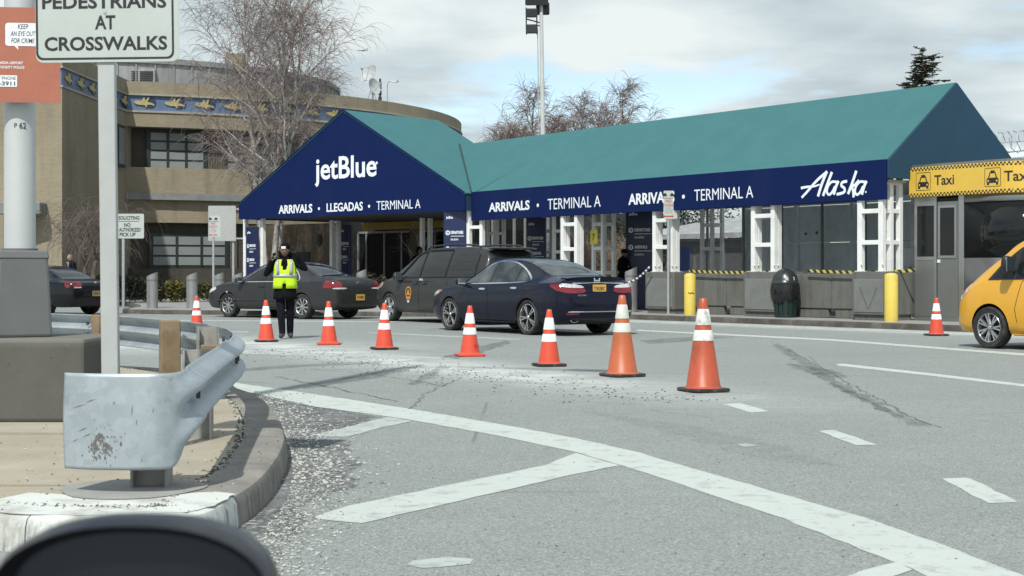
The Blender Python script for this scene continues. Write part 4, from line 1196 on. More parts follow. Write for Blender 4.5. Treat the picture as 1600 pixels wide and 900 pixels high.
BOLT = mat('dark_bolt', (.10, .095, .09), .5, metal=.6)
for i, z in ((37, .56), (37, .45), (60, .552), (62, .552), (70, .49), (70, .63), (92, .50), (92, .62)):
    a = PP[i - 1]; b = PP[i + 1]; d = (b - a).normalized(); q = Vector((d.y, -d.x, 0))
    for sgn in (1, -1):
        p = PP[i] + q * (.03 if sgn > 0 else -.012) - LOC
        m = MB(); m.tube([p + Vector((0, 0, z)), p + q * sgn * .02 + Vector((0, 0, z))], .022, 6); m.build('bolt', BOLT, gr)
def rail_at(i, f, off, fr=0.0):
    a = PP[i - 1]; b = PP[i + 1]; d = (b - a).normalized(); q = Vector((d.y, -d.x, 0))
    k = f * 24; o_ = FPROF[int(k)][0]; z = FPROF[0][1] + (FPROF[-1][1] - FPROF[0][1]) * f
    return PP[i].lerp(PP[i + 1], fr) + q * (o_ + .006 + off) - LOC + Vector((0, 0, z + .398)), d
rs = random.Random(4); m = MB()
for k in range(150):
    i = rs.gauss(11, 1.9); i = max(4, min(22, i)); f = max(.05, min(.6, rs.gauss(.25, .085)))
    p, d = rail_at(int(i), f, .0045, i - int(i)); r = rs.choice((.0015, .002, .003, .004, .007)); a = rs.uniform(0, 6); up = Vector((0, 0, 1))
    pts = [p + d * (r * math.cos(a + q) * rs.uniform(.6, 1.2)) + up * (r * 1.7 * math.sin(a + q) * rs.uniform(.6, 1.2)) for q in (0, 1.2, 2.5, 3.7, 5)]
    m.add(pts, [(0, 1, 2, 3, 4)])
for (i, f, L, sl) in ((18, .62, .055, .1), (19, .5, .03, .0), (14, .70, .02, .5), (9, .52, .02, -.4), (22, .62, .025, .2), (6, .42, .07, 2.5), (7, .36, .05, 2.8), (4, .3, .04, 2.2), (12, .08, .02, 0), (20, .1, .025, 0), (5, .66, .10, 3.5), (8, .72, .06, 3.0)):
    p, d = rail_at(i, f, .0045); up = Vector((0, 0, 1)); v = (up + d * sl).normalized() * L; s_ = v.cross(Vector((0, -1, 0))).normalized() * .0016
    m.add([p - v * .5 - s_ * .3, p - v * .1 + s_, p + v * .5 + s_ * .2, p + v * .1 - s_], [(0, 1, 2, 3)])
stuff(m.build('scuff', mat('scuff_grey', (.12, .12, .115), .9, var=.3, scale=60), gr))
m = MB()      # dark slots and scrapes in the flared end
for i, z, l in ((33, .66, .05), (35, .575, .04)):
    a = PP[i - 1]; b = PP[i + 1]; d = (b - a).normalized(); q = Vector((d.y, -d.x, 0)); p = PP[i] + q * .047 - LOC + Vector((0, 0, z))
    m.add([p - d * l, p + d * l * .6 + Vector((0, 0, .008)), p + d * l - Vector((0, 0, .014)), p - d * l * .3 - Vector((0, 0, .012))], [(0, 1, 2, 3)])
stuff(m.build('slot', mat('slot_dark', (.02, .02, .02), .9), gr))

# --- concrete block with the lamp column
blk = thing('concrete_block', 'large square concrete footing block on the island under the lamp column', 'concrete block', (-3.85, 10.48, .146), 0)
t = NT('footing_concrete')
c = t.ramp(t.noise(1.3, 6, .65), [(.3, (.082, .081, .073)), (.7, (.118, .116, .105))])
c = t.mix(t.ramp(t.noise(9, 6, .7), [(.6, 0.0), (.75, .5)]), c, (.16, .158, .145)); c = t.mix(t.ramp(t.voro(9), [(.03, .8), (.07, 0.0)]), c, (.035, .034, .03))
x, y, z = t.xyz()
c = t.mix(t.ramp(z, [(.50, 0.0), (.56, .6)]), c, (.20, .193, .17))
t.set(**{'Base Color': c, 'Roughness': .92, 'Specular IOR Level': .2}); t.bump(t.noise(40, 5), .4, .006)
m = MB(); m.span((-1.2, -.45, 0), (.95, .45, .565)); m.build('block', t.m, blk, bevel=.025, seg=2)
LX, LY = (31 - 800) / F * 10.45, 10.45
lp = thing('lamp_column', 'thick pale lamp column with a grey tapered base marked P 62', 'lamp post', (LX, LY, .711), 0)
GREYB = mat('grey_cast_base', (.125, .13, .132), .55, var=.08, scale=3, bump=.06)
rzb = math.radians(45 - 17.7 + 0)
m = MB(); m.box((0, 0, .30), (.385, .385, .60), rz=rzb, taper=.86); m.build('base', GREYB, lp, bevel=.02, seg=2)
m = MB(); m.box((0, 0, .575), (.352, .352, .06), rz=rzb, taper=.93); m.build('base_collar', GREYB, lp, bevel=.01)
n_ = Vector((math.sin(rzb), -math.cos(rzb), 0)); e_ = Vector((math.cos(rzb), math.sin(rzb), 0))
m = MB(); m.prism([(-.125, .09), (.135, .08), (.112, .45), (-.11, .455)], .006, frame(n_ * .186 - Vector((0, 0, 0)), e_, Vector((0, 0, 1)) - n_ * .09, n_)); m.build('access_panel', GREYB, lp, bevel=.003)
m = MB(); m.tube([(0, 0, .60), (0, 0, 4.6), (0, 0, 9.0)], [.108, .104, .08], 24); m.build('column', mat('pale_column', (.50, .52, .52), .5, metal=.15, var=.05, scale=2, dirt=((.40, .42, .42), .3), dscale=1.5), lp, smooth=40)
m = MB(); m.tube([(0, 0, .60), (0, 0, .62)], .125, 24); m.build('flange', GREYB, lp)
m = MB()
CM = Matrix(((1, 0, 0, .0), (0, 0, -1, -.1055), (0, 1, 0, 0), (0, 0, 0, 1)))
zt = HC - (203 - HY) / F * LY - .711
write(m, 'P', -.009, zt + .005, .018, .032, CM @ Matrix.Rotation(0, 4, 'X') if False else R2(.06) @ CM); write(m, '62', -.0225, zt, .045, .042, R2(.50) @ CM); stuff(m.build('lettering', BLACK, lp))
m = MB(); m.tube([(0, 0, 8.9), (.6, -.3, 9.4), (1.9, -.9, 9.5)], .05, 8); m.build('bracket', GREYB, lp)
m = MB(); m.box((2.2, -1.05, 9.48), (.7, .3, .16), rz=-.45); m.build('lantern', GREYB, lp, bevel=.03)
# poster on the column (the cartoon figure on it is left out)
po = thing('poster', 'orange crime watch poster with a white speech bubble strapped to the lamp column', 'poster', P(25, 160, 10.27), .10)
ORG = mat('orange_poster', (.36, .125, .08), .7, var=.06, dirt=((.45, .17, .07), .5), dscale=2.2)
m = MB(); m.prism(rrect(-.30, 0, .30, .66, .01, 2), .004, Matrix(((1, 0, 0, 0), (0, 0, -1, 0), (0, 1, 0, 0), (0, 0, 0, 1)))); m.build('panel', ORG, po)
PM = Matrix(((1, 0, 0, 0), (0, 0, -1, -.0045), (0, 1, 0, 0), (0, 0, 0, 1))); k_ = 10.27 / F
def pz(py): return (160 - py) * k_
def pxx(px): return (px - 25) * k_
m = MB(); m.prism(rrect(pxx(9), pz(72), pxx(62), pz(36), .02), .002, PM); m.prism([(pxx(22), pz(71)), (pxx(28), pz(71)), (pxx(29), pz(78))], .0018, PM)
sb = m.build('speech_bubble', mat('poster_white', (.70, .72, .76), .6), po)
m = MB()
for i, (tx, a, b, py) in enumerate((('KEEP', 28, 44, 45.5), ('AN EYE OUT', 17, 55, 56.5), ('FOR CRIME', 18, 54, 67.5))):
    write(m, tx, pxx(a), pz(py), (b - a) * k_, 7.6 * k_, PM @ T(0, 0, .002), shear=.2, depth=.001, bold=.005)
stuff(m.build('lettering', BLACK, po))
m = MB()
for tx, a, b, py in (('LAGUARDIA AIRPORT', -14, 36, 100.5), ('PORT AUTHORITY POLICE', -22, 38, 107.5)): write(m, tx, pxx(a), pz(py), (b - a) * k_, 4.2 * k_, PM, depth=.001, bold=.01)
stuff(m.build('lettering', LETTER, po))
m = MB(); m.prism(rrect(pxx(-28), pz(136), pxx(27), pz(118), .006), .002, PM); lbx = m.build('phone_label', mat('poster_white', (.7, .72, .76)), po)
m = MB(); write(m, 'AIRPORT PHONE', pxx(-24), pz(125), 49 * k_, 5 * k_, PM @ T(0, 0, .002), depth=.001); write(m, 'DIAL-3911', pxx(-24), pz(134), 48 * k_, 6.5 * k_, PM @ T(0, 0, .002), depth=.001, bold=.02); stuff(m.build('lettering', BLACK, lbx))
m = MB(); m.box((.0, .03, .02), (.56, .03, .03)); m.box((0, .03, .62), (.56, .03, .03)); stuff(m.build('bracket', GALV, po))

# --- big crosswalk sign in front
SGW = mat('sign_white', (.43, .47, .44), .45, var=.03, dirt=((.5, .52, .49), .3), dscale=5)
SY = 7.9
def post_sign(name, label, px, py_base, Y, wd, top_z, bot_z, pole_w, base_z, group=None, lean=0, rz=0, material=SGW, border=None, tube=False):
    p = P(px, HY, Y); s = thing(name, label, 'sign', (p.x, Y, base_z), rz, group)
    s.rotation_euler = (0, lean, rz)
    m = MB()
    if tube: m.tube([(0, 0, 0), (0, 0, top_z - base_z)], pole_w / 2, 8)
    else: m.box((0, .03, (top_z - base_z) / 2), (pole_w, .045, top_z - base_z))
    m.build('pole', GALV if tube else SPOST, s, bevel=0 if tube else .004)
    if tube and name != 'sign_back': s.children[0].location.y = .042
    m = MB(); m.prism(rrect(-wd / 2, bot_z - base_z, wd / 2, top_z - base_z, min(.04, wd * .08)), .004, Matrix(((1, 0, 0, 0), (0, 0, -1, 0), (0, 1, 0, 0), (0, 0, 0, 1))))
    m.build('panel', material, s)
    return s
SPOST = mat('sign_post', (.43, .445, .435), .5, metal=.3, var=.06, scale=4)
zb_ = HC + (HY - 97) / F * SY; zt_ = zb_ + .66
s = post_sign('crosswalk_sign', 'large white crosswalk sign with black border on a square post behind the guard rail end', 176, 0, SY, .765, zt_, zb_, .09, .146, lean=-.012)
sx0 = (166.5 - 176) / F * SY
s.children[1].location.x = sx0 + .02
BM = Matrix(((1, 0, 0, sx0 + .02), (0, 0, -1, -.0042), (0, 1, 0, -.146), (0, 0, 0, 1)))
m = MB()
o_ = rrect(-.368, zb_ + .014, .368, zt_ - .014, .036, 5); i_ = rrect(-.357, zb_ + .025, .357, zt_ - .025, .03, 5); n = len(o_)
m.add([(a, b, .001) for a, b in o_] + [(a, b, .001) for a, b in i_], [(i, (i + 1) % n, n + (i + 1) % n, n + i) for i in range(n)], BM)
m.build('border', BLACK, s)
kk = SY / F
def line_(tx, pa, pb, yb, yt, bold=.026):
    m = MB(); write(m, tx, (pa - 166.5) * kk, HC + (HY - yb) * kk, (pb - pa) * kk, (yb - yt) * kk, BM, depth=.001, bold=bold); m.build('lettering', BLACK, s)
line_('CROSSWALKS', 72, 263.5, 79, 57); line_('AT', 151, 183, 46, 24); line_('PEDESTRIANS', 69, 263, 13.5, -8.5)
m = MB(); m.lathe([(0, .004), (.009, .004), (.009, 0)], 10, BM @ T(0, HC + (HY - 19) * kk, 0)); m.build('rivet', GALV, s)

# --- smaller signs by the kerb
s = post_sign('soliciting_sign', 'white no soliciting and no authorized pick up sign on a slim pole, left kerb', 199, 0, 44.5, 1.0, HC + 94.5 * 44.5 / F, HC + 56 * 44.5 / F, .09, .12, tube=True)
s.children[1].location.x = -.13
KM = Matrix(((1, 0, 0, -.13), (0, 0, -1, -.0045), (0, 1, 0, -.12), (0, 0, 0, 1))); kk = 44.5 / F
def l2(tx, a, b, yb, h): 
    m = MB(); write(m, tx, (a - 199) * kk + .13, HC + (HY - yb) * kk, (b - a) * kk, h * kk, KM, depth=.002, bold=.028); m.build('lettering', BLACK, s)
l2('NO SOLICITING', 174, 218, 343.5, 6); l2('NO', 194, 204, 354.5, 6); l2('AUTHORIZED', 186, 220, 362, 6); l2('PICK UP', 187, 212, 369.5, 6)
m = MB(); m.add([(-.48, HC + (HY - 346.3) * kk, .002), (.48, HC + (HY - 346.3) * kk, .002), (.48, HC + (HY - 345.5) * kk, .002), (-.48, HC + (HY - 345.5) * kk, .002)], [(0, 1, 2, 3)], KM); m.build('rule', BLACK, s)
REDL = mat('red_lettering', (.42, .03, .035), .5)
def standing_sign(label, px, Y, wpx, top, bot):
    kk = Y / F; wd = wpx * kk
    zt = HC + (HY - top) * kk; zb = HC + (HY - bot) * kk
    s = post_sign('no_standing_sign', label, px + 3, 0, Y, wd, zt, zb, .07, .12, 'no standing signs on slim poles', tube=True)
    s.children[1].location.x = -3 * kk
    M = Matrix(((1, 0, 0, -3 * kk), (0, 0, -1, -.0045), (0, 1, 0, -.12), (0, 0, 0, 1)))
    H = zt - zb
    m = MB(); m.box((0, zb + H * .735, .001), (wd * .98, .012, .003), M); m.build('panel_joint', BLACK, s)
    m = MB()
    for sg in (-1, 1):
        m.prism(chaikin([(sg * wd * .08, zb + H * .80), (sg * wd * .40, zb + H * .80), (sg * wd * .42, zb + H * .86), (sg * wd * .30, zb + H * .92), (sg * wd * .16, zb + H * .90)], 1), .002, M)
    stuff(m.build('tow_symbol', BLACK, s))
    m = MB(); write(m, 'NO', -wd * .2, zb + H * .57, wd * .4, H * .12, M, bold=.02, depth=.002); write(m, 'STANDING', -wd * .38, zb + H * .44, wd * .76, H * .09, M, bold=.01, depth=.002)
    m.prism([(-wd * .38, zb + H * .09), (-wd * .24, zb + H * .14), (-wd * .24, zb + H * .11), (wd * .24, zb + H * .11), (wd * .24, zb + H * .14), (wd * .38, zb + H * .09), (wd * .24, zb + H * .04), (wd * .24, zb + H * .07), (-wd * .24, zb + H * .07), (-wd * .24, zb + H * .04)], .002, M)
    stuff(m.build('lettering', REDL, s))
    m = MB()
    for i, (tx, f) in enumerate((('EXCEPT', .4), ('AUTHORIZED', .6), ('VEHICLES', .5))): write(m, tx, -wd * f / 2, zb + H * (.36 - .075 * i), wd * f, H * .045, M, depth=.002)
    stuff(m.build('lettering', mat('grey_lettering', (.2, .18, .18), .6), s))
    m = MB(); m.tube([(0, 0, 0), (0, 0, .012)], .14, 10); m.build('foot_plate', GALV, s)
    return s
standing_sign('no standing sign on a slim pole in front of the long canopy fascia', 1044.5, 38.2, 21.5, 298, 342)
standing_sign('no standing sign on a slim pole beside the blank back of a larger sign', 333, 45.2, 17, 337, 370)
s = post_sign('sign_back', 'blank grey back of a large traffic sign left of the gabled canopy', 347, 0, 54.6, 1.02, HC + 107 * 54.6 / F, HC + 52 * 54.6 / F, .11, .12, tube=True, material=mat('sign_back_grey', (.40, .41, .40), .5, metal=.2, var=.05))
s.children[1].location.x = .40; s.children[1].location.y = .1
m = MB()
for z in (HC + 102 * 54.6 / F, HC + 56 * 54.6 / F): m.box((.40, .05, z - .12), (1.0, .04, .06))
stuff(m.build('brace', GALV, s))

# --- bollards
SB = mat('bollard_steel', (.33, .335, .335), .42, metal=.55, var=.07, scale=4)
def steel_bollard(px, Y, label, top=426):
    p = P(px, HY, Y); zt = HC + (HY - top) * Y / F
    b = thing('steel_bollard', label, 'bollard', (p.x, Y, .12), 0, 'steel bollards with slanted tops along the kerb')
    h = zt - .12; r = .165; n = 20; m = MB(); vs = []
    for z in (0, .03, None):
        for j in range(n):
            a = 2 * pi * j / n; zz = z if z is not None else h - .05 + .07 * math.cos(a)
            vs.append((r * math.cos(a), r * math.sin(a), zz))
    fs = [(k * n + j, k * n + (j + 1) % n, (k + 1) * n + (j + 1) % n, (k + 1) * n + j) for k in range(2) for j in range(n)] + [tuple(2 * n + j for j in range(n))]
    m.add(vs, fs); m.build('sleeve', SB, b, smooth=40)
    m = MB(); m.lathe([(r + .012, h - .24), (r + .012, h - .20)], n); m.build('groove_ring', mat('bollard_ring', (.22, .22, .22), .5, metal=.5), b)
    return b
for px, Y, lb in ((238, 44.6, 'steel bollard nearest the soliciting sign pole'), (300, 44.6, 'steel bollard between the soliciting sign and the grey sedan'), (342, 46.8, 'steel bollard behind the no standing sign pole, left of the gabled canopy'),
                  (372, 47.6, 'steel bollard against the left direction board'), (565, 47.0, 'steel bollard behind the boot of the grey sedan'), (986, 40.2, 'steel bollard behind the dark blue sedan beside the rope')):
    steel_bollard(px, Y, lb, 418 if px == 986 else 421 if px == 565 else 426)
YB = mat('yellow_bollard_paint', (.66, .50, .09), .5, var=.05, dirt=((.42, .34, .14), .5), dscale=2.5)
def yellow_bollard(px, py, label, scuff=False):
    p = G(px, py, .12); b = thing('yellow_bollard', label, 'bollard', p, 0, 'yellow concrete bollards in front of the canopy')
    m = MB(); m.lathe([(.145, 0), (.145, 1.0), (.13, 1.03), (.07, 1.055), (0, 1.06)], 20); m.build('shaft', YB, b, smooth=40)
    if scuff:
        m = MB(); m.tube([(-.06, -.137, .58), (-.02, -.147, .545), (.03, -.146, .57), (.09, -.12, .55)], .012, 4); m.build('scuff', BLACK, b)
    return b
yellow_bollard(1078, 492.5, 'yellow bollard with a dark scuff beside the no standing sign', True)
yellow_bollard(1392.5, 503, 'clean yellow bollard in front of the nearest post base by the taxi booth')

# --- belt barriers, bin, rope
def stanchion(px, py, lean, label):
    s = thing('stanchion', label, 'stanchion', G(px, py, .12), 0, 'black barrier stanchions')
    m = MB(); m.tube([(0, 0, .03), (lean, 0, 1.0)], .035, 8); m.build('pole', BLACK, s)
    m = MB(); m.lathe([(.19, 0), (.19, .02), (.05, .045), (0, .045)], 16); m.build('base', BLACK, s)
    m = MB(); m.sphere((lean, 0, 1.03), .05, 8, 6); m.build('cap', ALU, s)
stanchion(1144, 490, .09, 'black stanchion leaning right between the two farther post bases')
stanchion(1160, 489, 0, 'thin black stanchion against the middle post base')
stanchion(1247, 492, 0, 'black stanchion behind the green litter bin')
o = G(1227, 496, .12)
bn = thing('litter_bin', 'dark green slatted litter bin with domed lid and sagging black liner', 'litter bin', o, .3); bn.scale = (.92, .92, .95)
GRN = mat('dark_green_bin', (.008, .026, .021), .5, var=.15)
m = MB(); m.lathe([(.24, 0), (.30, .55)], 24); m.build('drum', mat('bin_dark', (.01, .02, .018), .6), bn, smooth=40)
for i in range(14):
    a = 2 * pi * i / 14; m = MB(); m.prism([(-.04, .02), (.04, .02), (.055, .82), (-.055, .82)], .02, frame((.245 * math.sin(a), -.245 * math.cos(a), 0), (math.cos(a), math.sin(a), 0), Vector((.09 * math.sin(a), -.09 * math.cos(a), 1)).normalized())); m.build('slat', GRN, bn)
for z, r in ((.02, .275), (.40, .315)): m = MB(); m.lathe([(r, z), (r, z + .04)], 24); m.build('hoop', GRN, bn)
BAG = mat('bin_liner', (.010, .012, .012), .25, var=.3, scale=8, bump=.9, bscale=9)
m = MB(); prof = []
n = 28; vs = []
for k_, (r, z) in enumerate(((.345, .86), (.365, .82), (.375, .70), (.37, .58), (.352, .50), (.335, .48))):
    for j in range(n):
        a = 2 * pi * j / n; sagz = (.10 * (1 + math.sin(a * 2 + .5)) * .5 + .03 * math.sin(7 * a)) * (k_ / 5)
        rr = r + .012 * math.sin(9 * a + k_)
        vs.append((rr * math.cos(a), rr * math.sin(a), z - sagz))
m.add(vs, [(k * n + j, (k + 1) * n + j, (k + 1) * n + (j + 1) % n, k * n + (j + 1) % n) for k in range(5) for j in range(n)]); m.build('liner', BAG, bn, smooth=60)
m = MB(); m.lathe([(.35, .82), (.37, .86), (.345, .88), (.33, .95), (.29, 1.06), (.21, 1.16), (.10, 1.22), (0, 1.235)], 28); m.build('dome_lid', mat('bin_lid', (.022, .028, .027), .3, var=.1), bn, smooth=50)
m = MB(); m.prism(rrect(-.13, .0, .13, .10, .02), .004, frame((-.03, -.322, .93), (1, 0, 0), Vector((0, .35, 1)).normalized())); m.build('lid_sticker', mat('sticker', (.45, .46, .45), .5, var=.3, scale=30), bn)
# rope from the dark sedan's bollard to a post
t = NT('striped_rope'); x, y, z = t.xyz()
f = t.math('FRACT', t.math('MULTIPLY', t.math('ADD', x, z), 7.0))
t.set(**{'Base Color': t.mix(t.math('GREATER_THAN', f, .5), (.70, .71, .70), (.05, .05, .05)), 'Roughness': .6})
p0 = P(981, 442, 39.0); p1 = P(1016, 416, 38.6)
m = MB(); m.tube([p0.lerp(p1, i / 8) - Vector((0, 0, .07 * math.sin(pi * i / 8))) for i in range(9)], .028, 6); o = m.build('rope', t.m); tag(o, 'black and white striped rope slung from a canopy post above the blue sedan', 'rope')

# --- white delineator by the black sedan
p = G(87, 492); d_ = thing('delineator_post', 'thin white delineator post with grey bands behind the lamp base', 'delineator', (p.x, p.y - .2, 0))
d_.rotation_euler = (0, -.05, 0)
m = MB(); m.box((0, 0, .53), (.10, .03, 1.06)); m.build('post', WHITE, d_, bevel=.005)
for z in (.80, .94): m = MB(); m.box((0, 0, z), (.106, .036, .08)); m.build('reflective_band', mat('grey_band', (.22, .23, .23), .5), d_)
m = MB(); m.lathe([(.12, 0), (.1, .04), (0, .04)], 12); m.build('base', RUBBER, d_)

# --- traffic cones
def cone_mats(kind):
    col = {'new': (.62, .072, .034), 'faded': (.44, .105, .038), 'grimy': (.42, .075, .032)}[kind]
    dirt = {'new': ((.42, .07, .03), .25), 'faded': ((.28, .095, .04), .65), 'grimy': ((.17, .05, .028), .7)}[kind]
    wd = {'new': ((.55, .56, .55), .3), 'faded': ((.42, .42, .37), .7), 'grimy': ((.20, .19, .17), .85)}[kind]
    wc = {'new': (.74, .76, .76), 'faded': (.56, .57, .52), 'grimy': (.66, .66, .62)}[kind]
    return mat('cone_orange_' + kind, col, .42, var=.05, dirt=dirt, dscale=5), mat('cone_collar_' + kind, wc, .4, var=.04, dirt=wd, dscale=7)
CW = 'traffic cones across the closed lane'
def cone(px, py, kind, base_orange, label, rz, tall=False):
    c = thing('traffic_cone', label, 'traffic cone', G(px, py), rz, CW)
    c.rotation_euler = (random.uniform(-.012, .012), random.uniform(-.012, .012), rz)
    OR, WH = cone_mats(kind)
    H = .915 if tall else .71; hb = .035
    r0, r1 = (.170, .036) if tall else (.138, .030)
    b0, b1, b2, b3 = (.525, .645, .70, .88) if tall else (.40, .545, .625, .845)
    def rr(f): return r0 + (r1 - r0) * f
    m = MB(); zz = lambda f: hb + (H - hb) * f
    prof = [(r0 * 1.12, hb), (r0 * 1.05, hb + .012), (rr(.03), zz(.03)), (rr(b0), zz(b0)), (rr(b1), zz(b1)), (rr(b2), zz(b2)), (rr(b3), zz(b3)), (rr(.93), zz(.93)), (r1 * 1.02, zz(.99)), (r1 * .8, zz(1.0)), (r1 * .55, zz(1.0)), (r1 * .5, zz(.95))]
    m.lathe(prof, 28); m.build('cone_body', OR, c, smooth=35)
    for a, b in ((b0, b1), (b2, b3)):
        m = MB(); m.lathe([(rr(a) + .002, zz(a)), (rr(a) + .005, zz(a) + .004), (rr(b) + .005, zz(b) - .004), (rr(b) + .002, zz(b))], 28); m.build('reflective_collar', WH, c, smooth=35)
    w_ = .42 if tall else .375
    m = MB(); oc = [(w_ / 2 * x, w_ / 2 * y) for x, y in ((-1, -.78), (-.78, -1), (.78, -1), (1, -.78), (1, .78), (.78, 1), (-.78, 1), (-1, .78))]
    m.prism(oc, hb * .85, T(0, 0, .006)); m.build('base', OR if base_orange else RUBBER, c, bevel=.008)
    return c
cone(1099, 611.5, 'grimy', False, 'tall grimy orange cone with streaked collars, nearest the camera', .35, True)
cone(972.5, 588, 'faded', False, 'tall faded orange cone with dull collars behind the blue sedan', .5, True)
cone(858, 572, 'new', False, 'bright orange cone with black base just below the rear wheel of the blue sedan', .3)
c = cone(734, 556.5, 'new', True, 'orange cone with an orange base and stencil by the front wheel of the blue sedan', .35)
m = MB(); write(m, 'PA', .0, .0, .075, .06, frame((.03, -.127, .12), (1, 0, 0), Vector((0, .18, 1)).normalized())); m.build('stencil', mat('cone_stencil', (.30, .04, .02), .6), c)
cone(600.5, 546, 'new', False, 'orange cone with black base in front of the grey van', .4)
cone(514, 538.5, 'new', True, 'orange cone with a wide orange base behind the standing guard, below the grey sedan', .2)
cone(416, 534, 'new', False, 'orange cone with black base at the left foot of the guard', .3)
cone(307.5, 516, 'new', True, 'small distant orange cone half hidden behind the guard rail', .3)
cone(1463, 524.5, 'new', False, 'orange cone standing alone beside the yellow taxi', .25)

# --- floodlight mast
YF = 82
p = P(851, HY, YF)
fl = thing('floodlight_mast', 'tall pale floodlight mast with dark lamp housings rising behind the canopy', 'floodlight', (p.x, YF, 0), 0)
fl.rotation_euler = (0, -.012, 0)
zt = HC + (HY + 8) * YF / F
m = MB(); m.tube([(0, 0, 0), (0, 0, zt * .6), (0, 0, zt)], [.17, .13, .10], 12); m.build('mast', mat('pale_mast', (.50, .52, .51), .5, var=.1, scale=1.5, dirt=((.36, .37, .36), .5), dscale=1), fl, smooth=40)
m = MB(); m.tube([(-.22, -.1, zt - 9), (-.22, -.1, zt - 1.9)], .03, 5); m.build('cable', GALV, fl)
DK = mat('dark_housing', (.03, .034, .036), .5)
k = YF / F
def fz(py): return HC + (HY - py) * k
def flood(x0, x1, y0, y1, dy, tilt):
    m = MB(); M = T(((x0 + x1) / 2 - 852) * k, dy, (fz(y0) + fz(y1)) / 2) @ Matrix.Rotation(tilt, 4, 'X')
    w_, h_ = (x1 - x0) * k, (y1 - y0) * k
    m.prism([(-w_ / 2, -h_ / 2), (w_ / 2, -h_ / 2), (w_ / 2, h_ / 2), (-w_ / 2, h_ / 2)], .35, M @ T(0, 0, 0) @ Matrix(((1, 0, 0, 0), (0, 0, 1, -.2), (0, 1, 0, 0), (0, 0, 0, 1))))
    o = m.build('lamp_housing', DK, fl, bevel=.05)
flood(827, 863, -6, 9, -.25, .3); flood(844, 865, 4, 22, .2, -.2); flood(828, 846, 14, 28, -.2, .2); flood(828, 846, 39, 53, -.2, .1)
m = MB()
for x_ in (828.5, 845): m.tube([((x_ - 852) * k, -.1, fz(12)), ((x_ - 852) * k, -.1, fz(54))], .04, 5)
m.tube([((829 - 852) * k, -.1, fz(30)), ((852 - 852) * k, 0, fz(36))], .04, 5); m.tube([((829 - 852) * k, -.1, fz(40)), (0, 0, fz(40))], .04, 5)
stuff(m.build('frame', DK, fl))

# --- taxi booth
tb = thing('taxi_booth', 'stainless taxi dispatcher booth with a yellow checkered sign band', 'kiosk', WO + D * .12 + Nn * .77, WR)
SST = NT('stainless_panel'); SST.set(**{'Base Color': SST.mix(SST.noise(1, 4, .6, vec=SST.coord((60, 60, 1.2))), (.33, .335, .33), (.44, .445, .44)), 'Metallic': .85, 'Roughness': .30}); SST = SST.m
SSD = NT('dull_stainless'); SSD.set(**{'Base Color': SSD.mix(SSD.noise(1.4, 5, .6), (.19, .195, .185), (.26, .265, .25)), 'Metallic': .6, 'Roughness': .42}); SSD = SSD.m
LB, DB, RB = 3.0, 2.1, .75
def outline(off, n=8):
    """booth plan: straight front along x, rounded near corner"""
    q = [(-off, DB + off), (-off, -off)]
    for i in range(n + 1):
        a = -pi / 2 + pi / 2 * i / n; q.append((LB - RB + (RB + off) * math.cos(a), RB + (RB + off) * math.sin(a)))
    q.append((LB + off, DB + off)); return q
m = MB(); m.prism(outline(-.03), 2.7, T(0, 0, .12)); m.build('core', mat('booth_inside', (.02, .02, .021), .7), tb)
m = MB(); m.prism(outline(.02), .12, T(0, 0, .10)); m.build('plinth', SSD, tb)
def face(x0, x1, z0, z1, name, material, par=tb, th=.03, y=0.0):
    m = MB(); m.span((x0, y - th, z0), (x1, y + .02, z1)); return m.build(name, material, par, bevel=.004)
face(0, .07, .22, 2.86, 'frame_post', SST, th=.035); face(.07, .53, .22, 1.46, 'lower_panel', SSD)
face(.07, .53, 1.46, 1.54, 'rail', SST, th=.035); face(.10, .50, 1.54, 2.66, 'window', GLASS, th=.01); face(.07, .53, 2.66, 2.86, 'rail', SST)
face(.53, .60, .22, 2.86, 'frame_post', SST, th=.035)
dr = face(.62, 1.16, .22, 2.74, 'door', SSD, th=.025)
face(.70, 1.08, 1.56, 2.60, 'pane', GLASS, dr, th=.035)
for a in ((.655, .70, 1.50, 2.66), (1.08, 1.125, 1.50, 2.66), (.70, 1.08, 1.50, 1.56), (.70, 1.08, 2.60, 2.66)): face(*a, 'frame', SST, dr, th=.045)
face(.63, .70, 1.40, 1.47, 'handle', WHITE, dr, th=.05)
face(1.18, 1.32, .22, 2.86, 'frame_post', SST, th=.035)
def bent(z0, z1, off, name, material, a_from=1.32):
    q = [(a_from, -off)] + [p for p in outline(off)[2:-1]] + [(LB + off, DB)]
    m = MB(); n = len(q)
    m.add([(p[0], p[1], z) for z in (z0, z1) for p in q], [(i, i + 1, n + i + 1, n + i) for i in range(n - 1)])
    o = m.build(name, material, tb, smooth=50); sdf = o.modifiers.new('thick', 'SOLIDIFY'); sdf.thickness = .03; sdf.offset = -1; return o
bent(.22, 1.50, .03, 'lower_panel', SST); bent(1.50, 2.70, .012, 'window', GLASS); bent(2.70, 2.86, .03, 'rail', SST)
m = MB(); m.prism(outline(.10), .66, T(0, 0, 2.86)); m.build('sign_band', mat('taxi_yellow_sign', (.66, .43, .065), .4, var=.04), tb, bevel=.01)
m = MB(); m.prism(outline(.05), .06, T(0, 0, 3.52)); m.build('roof', SSD, tb)
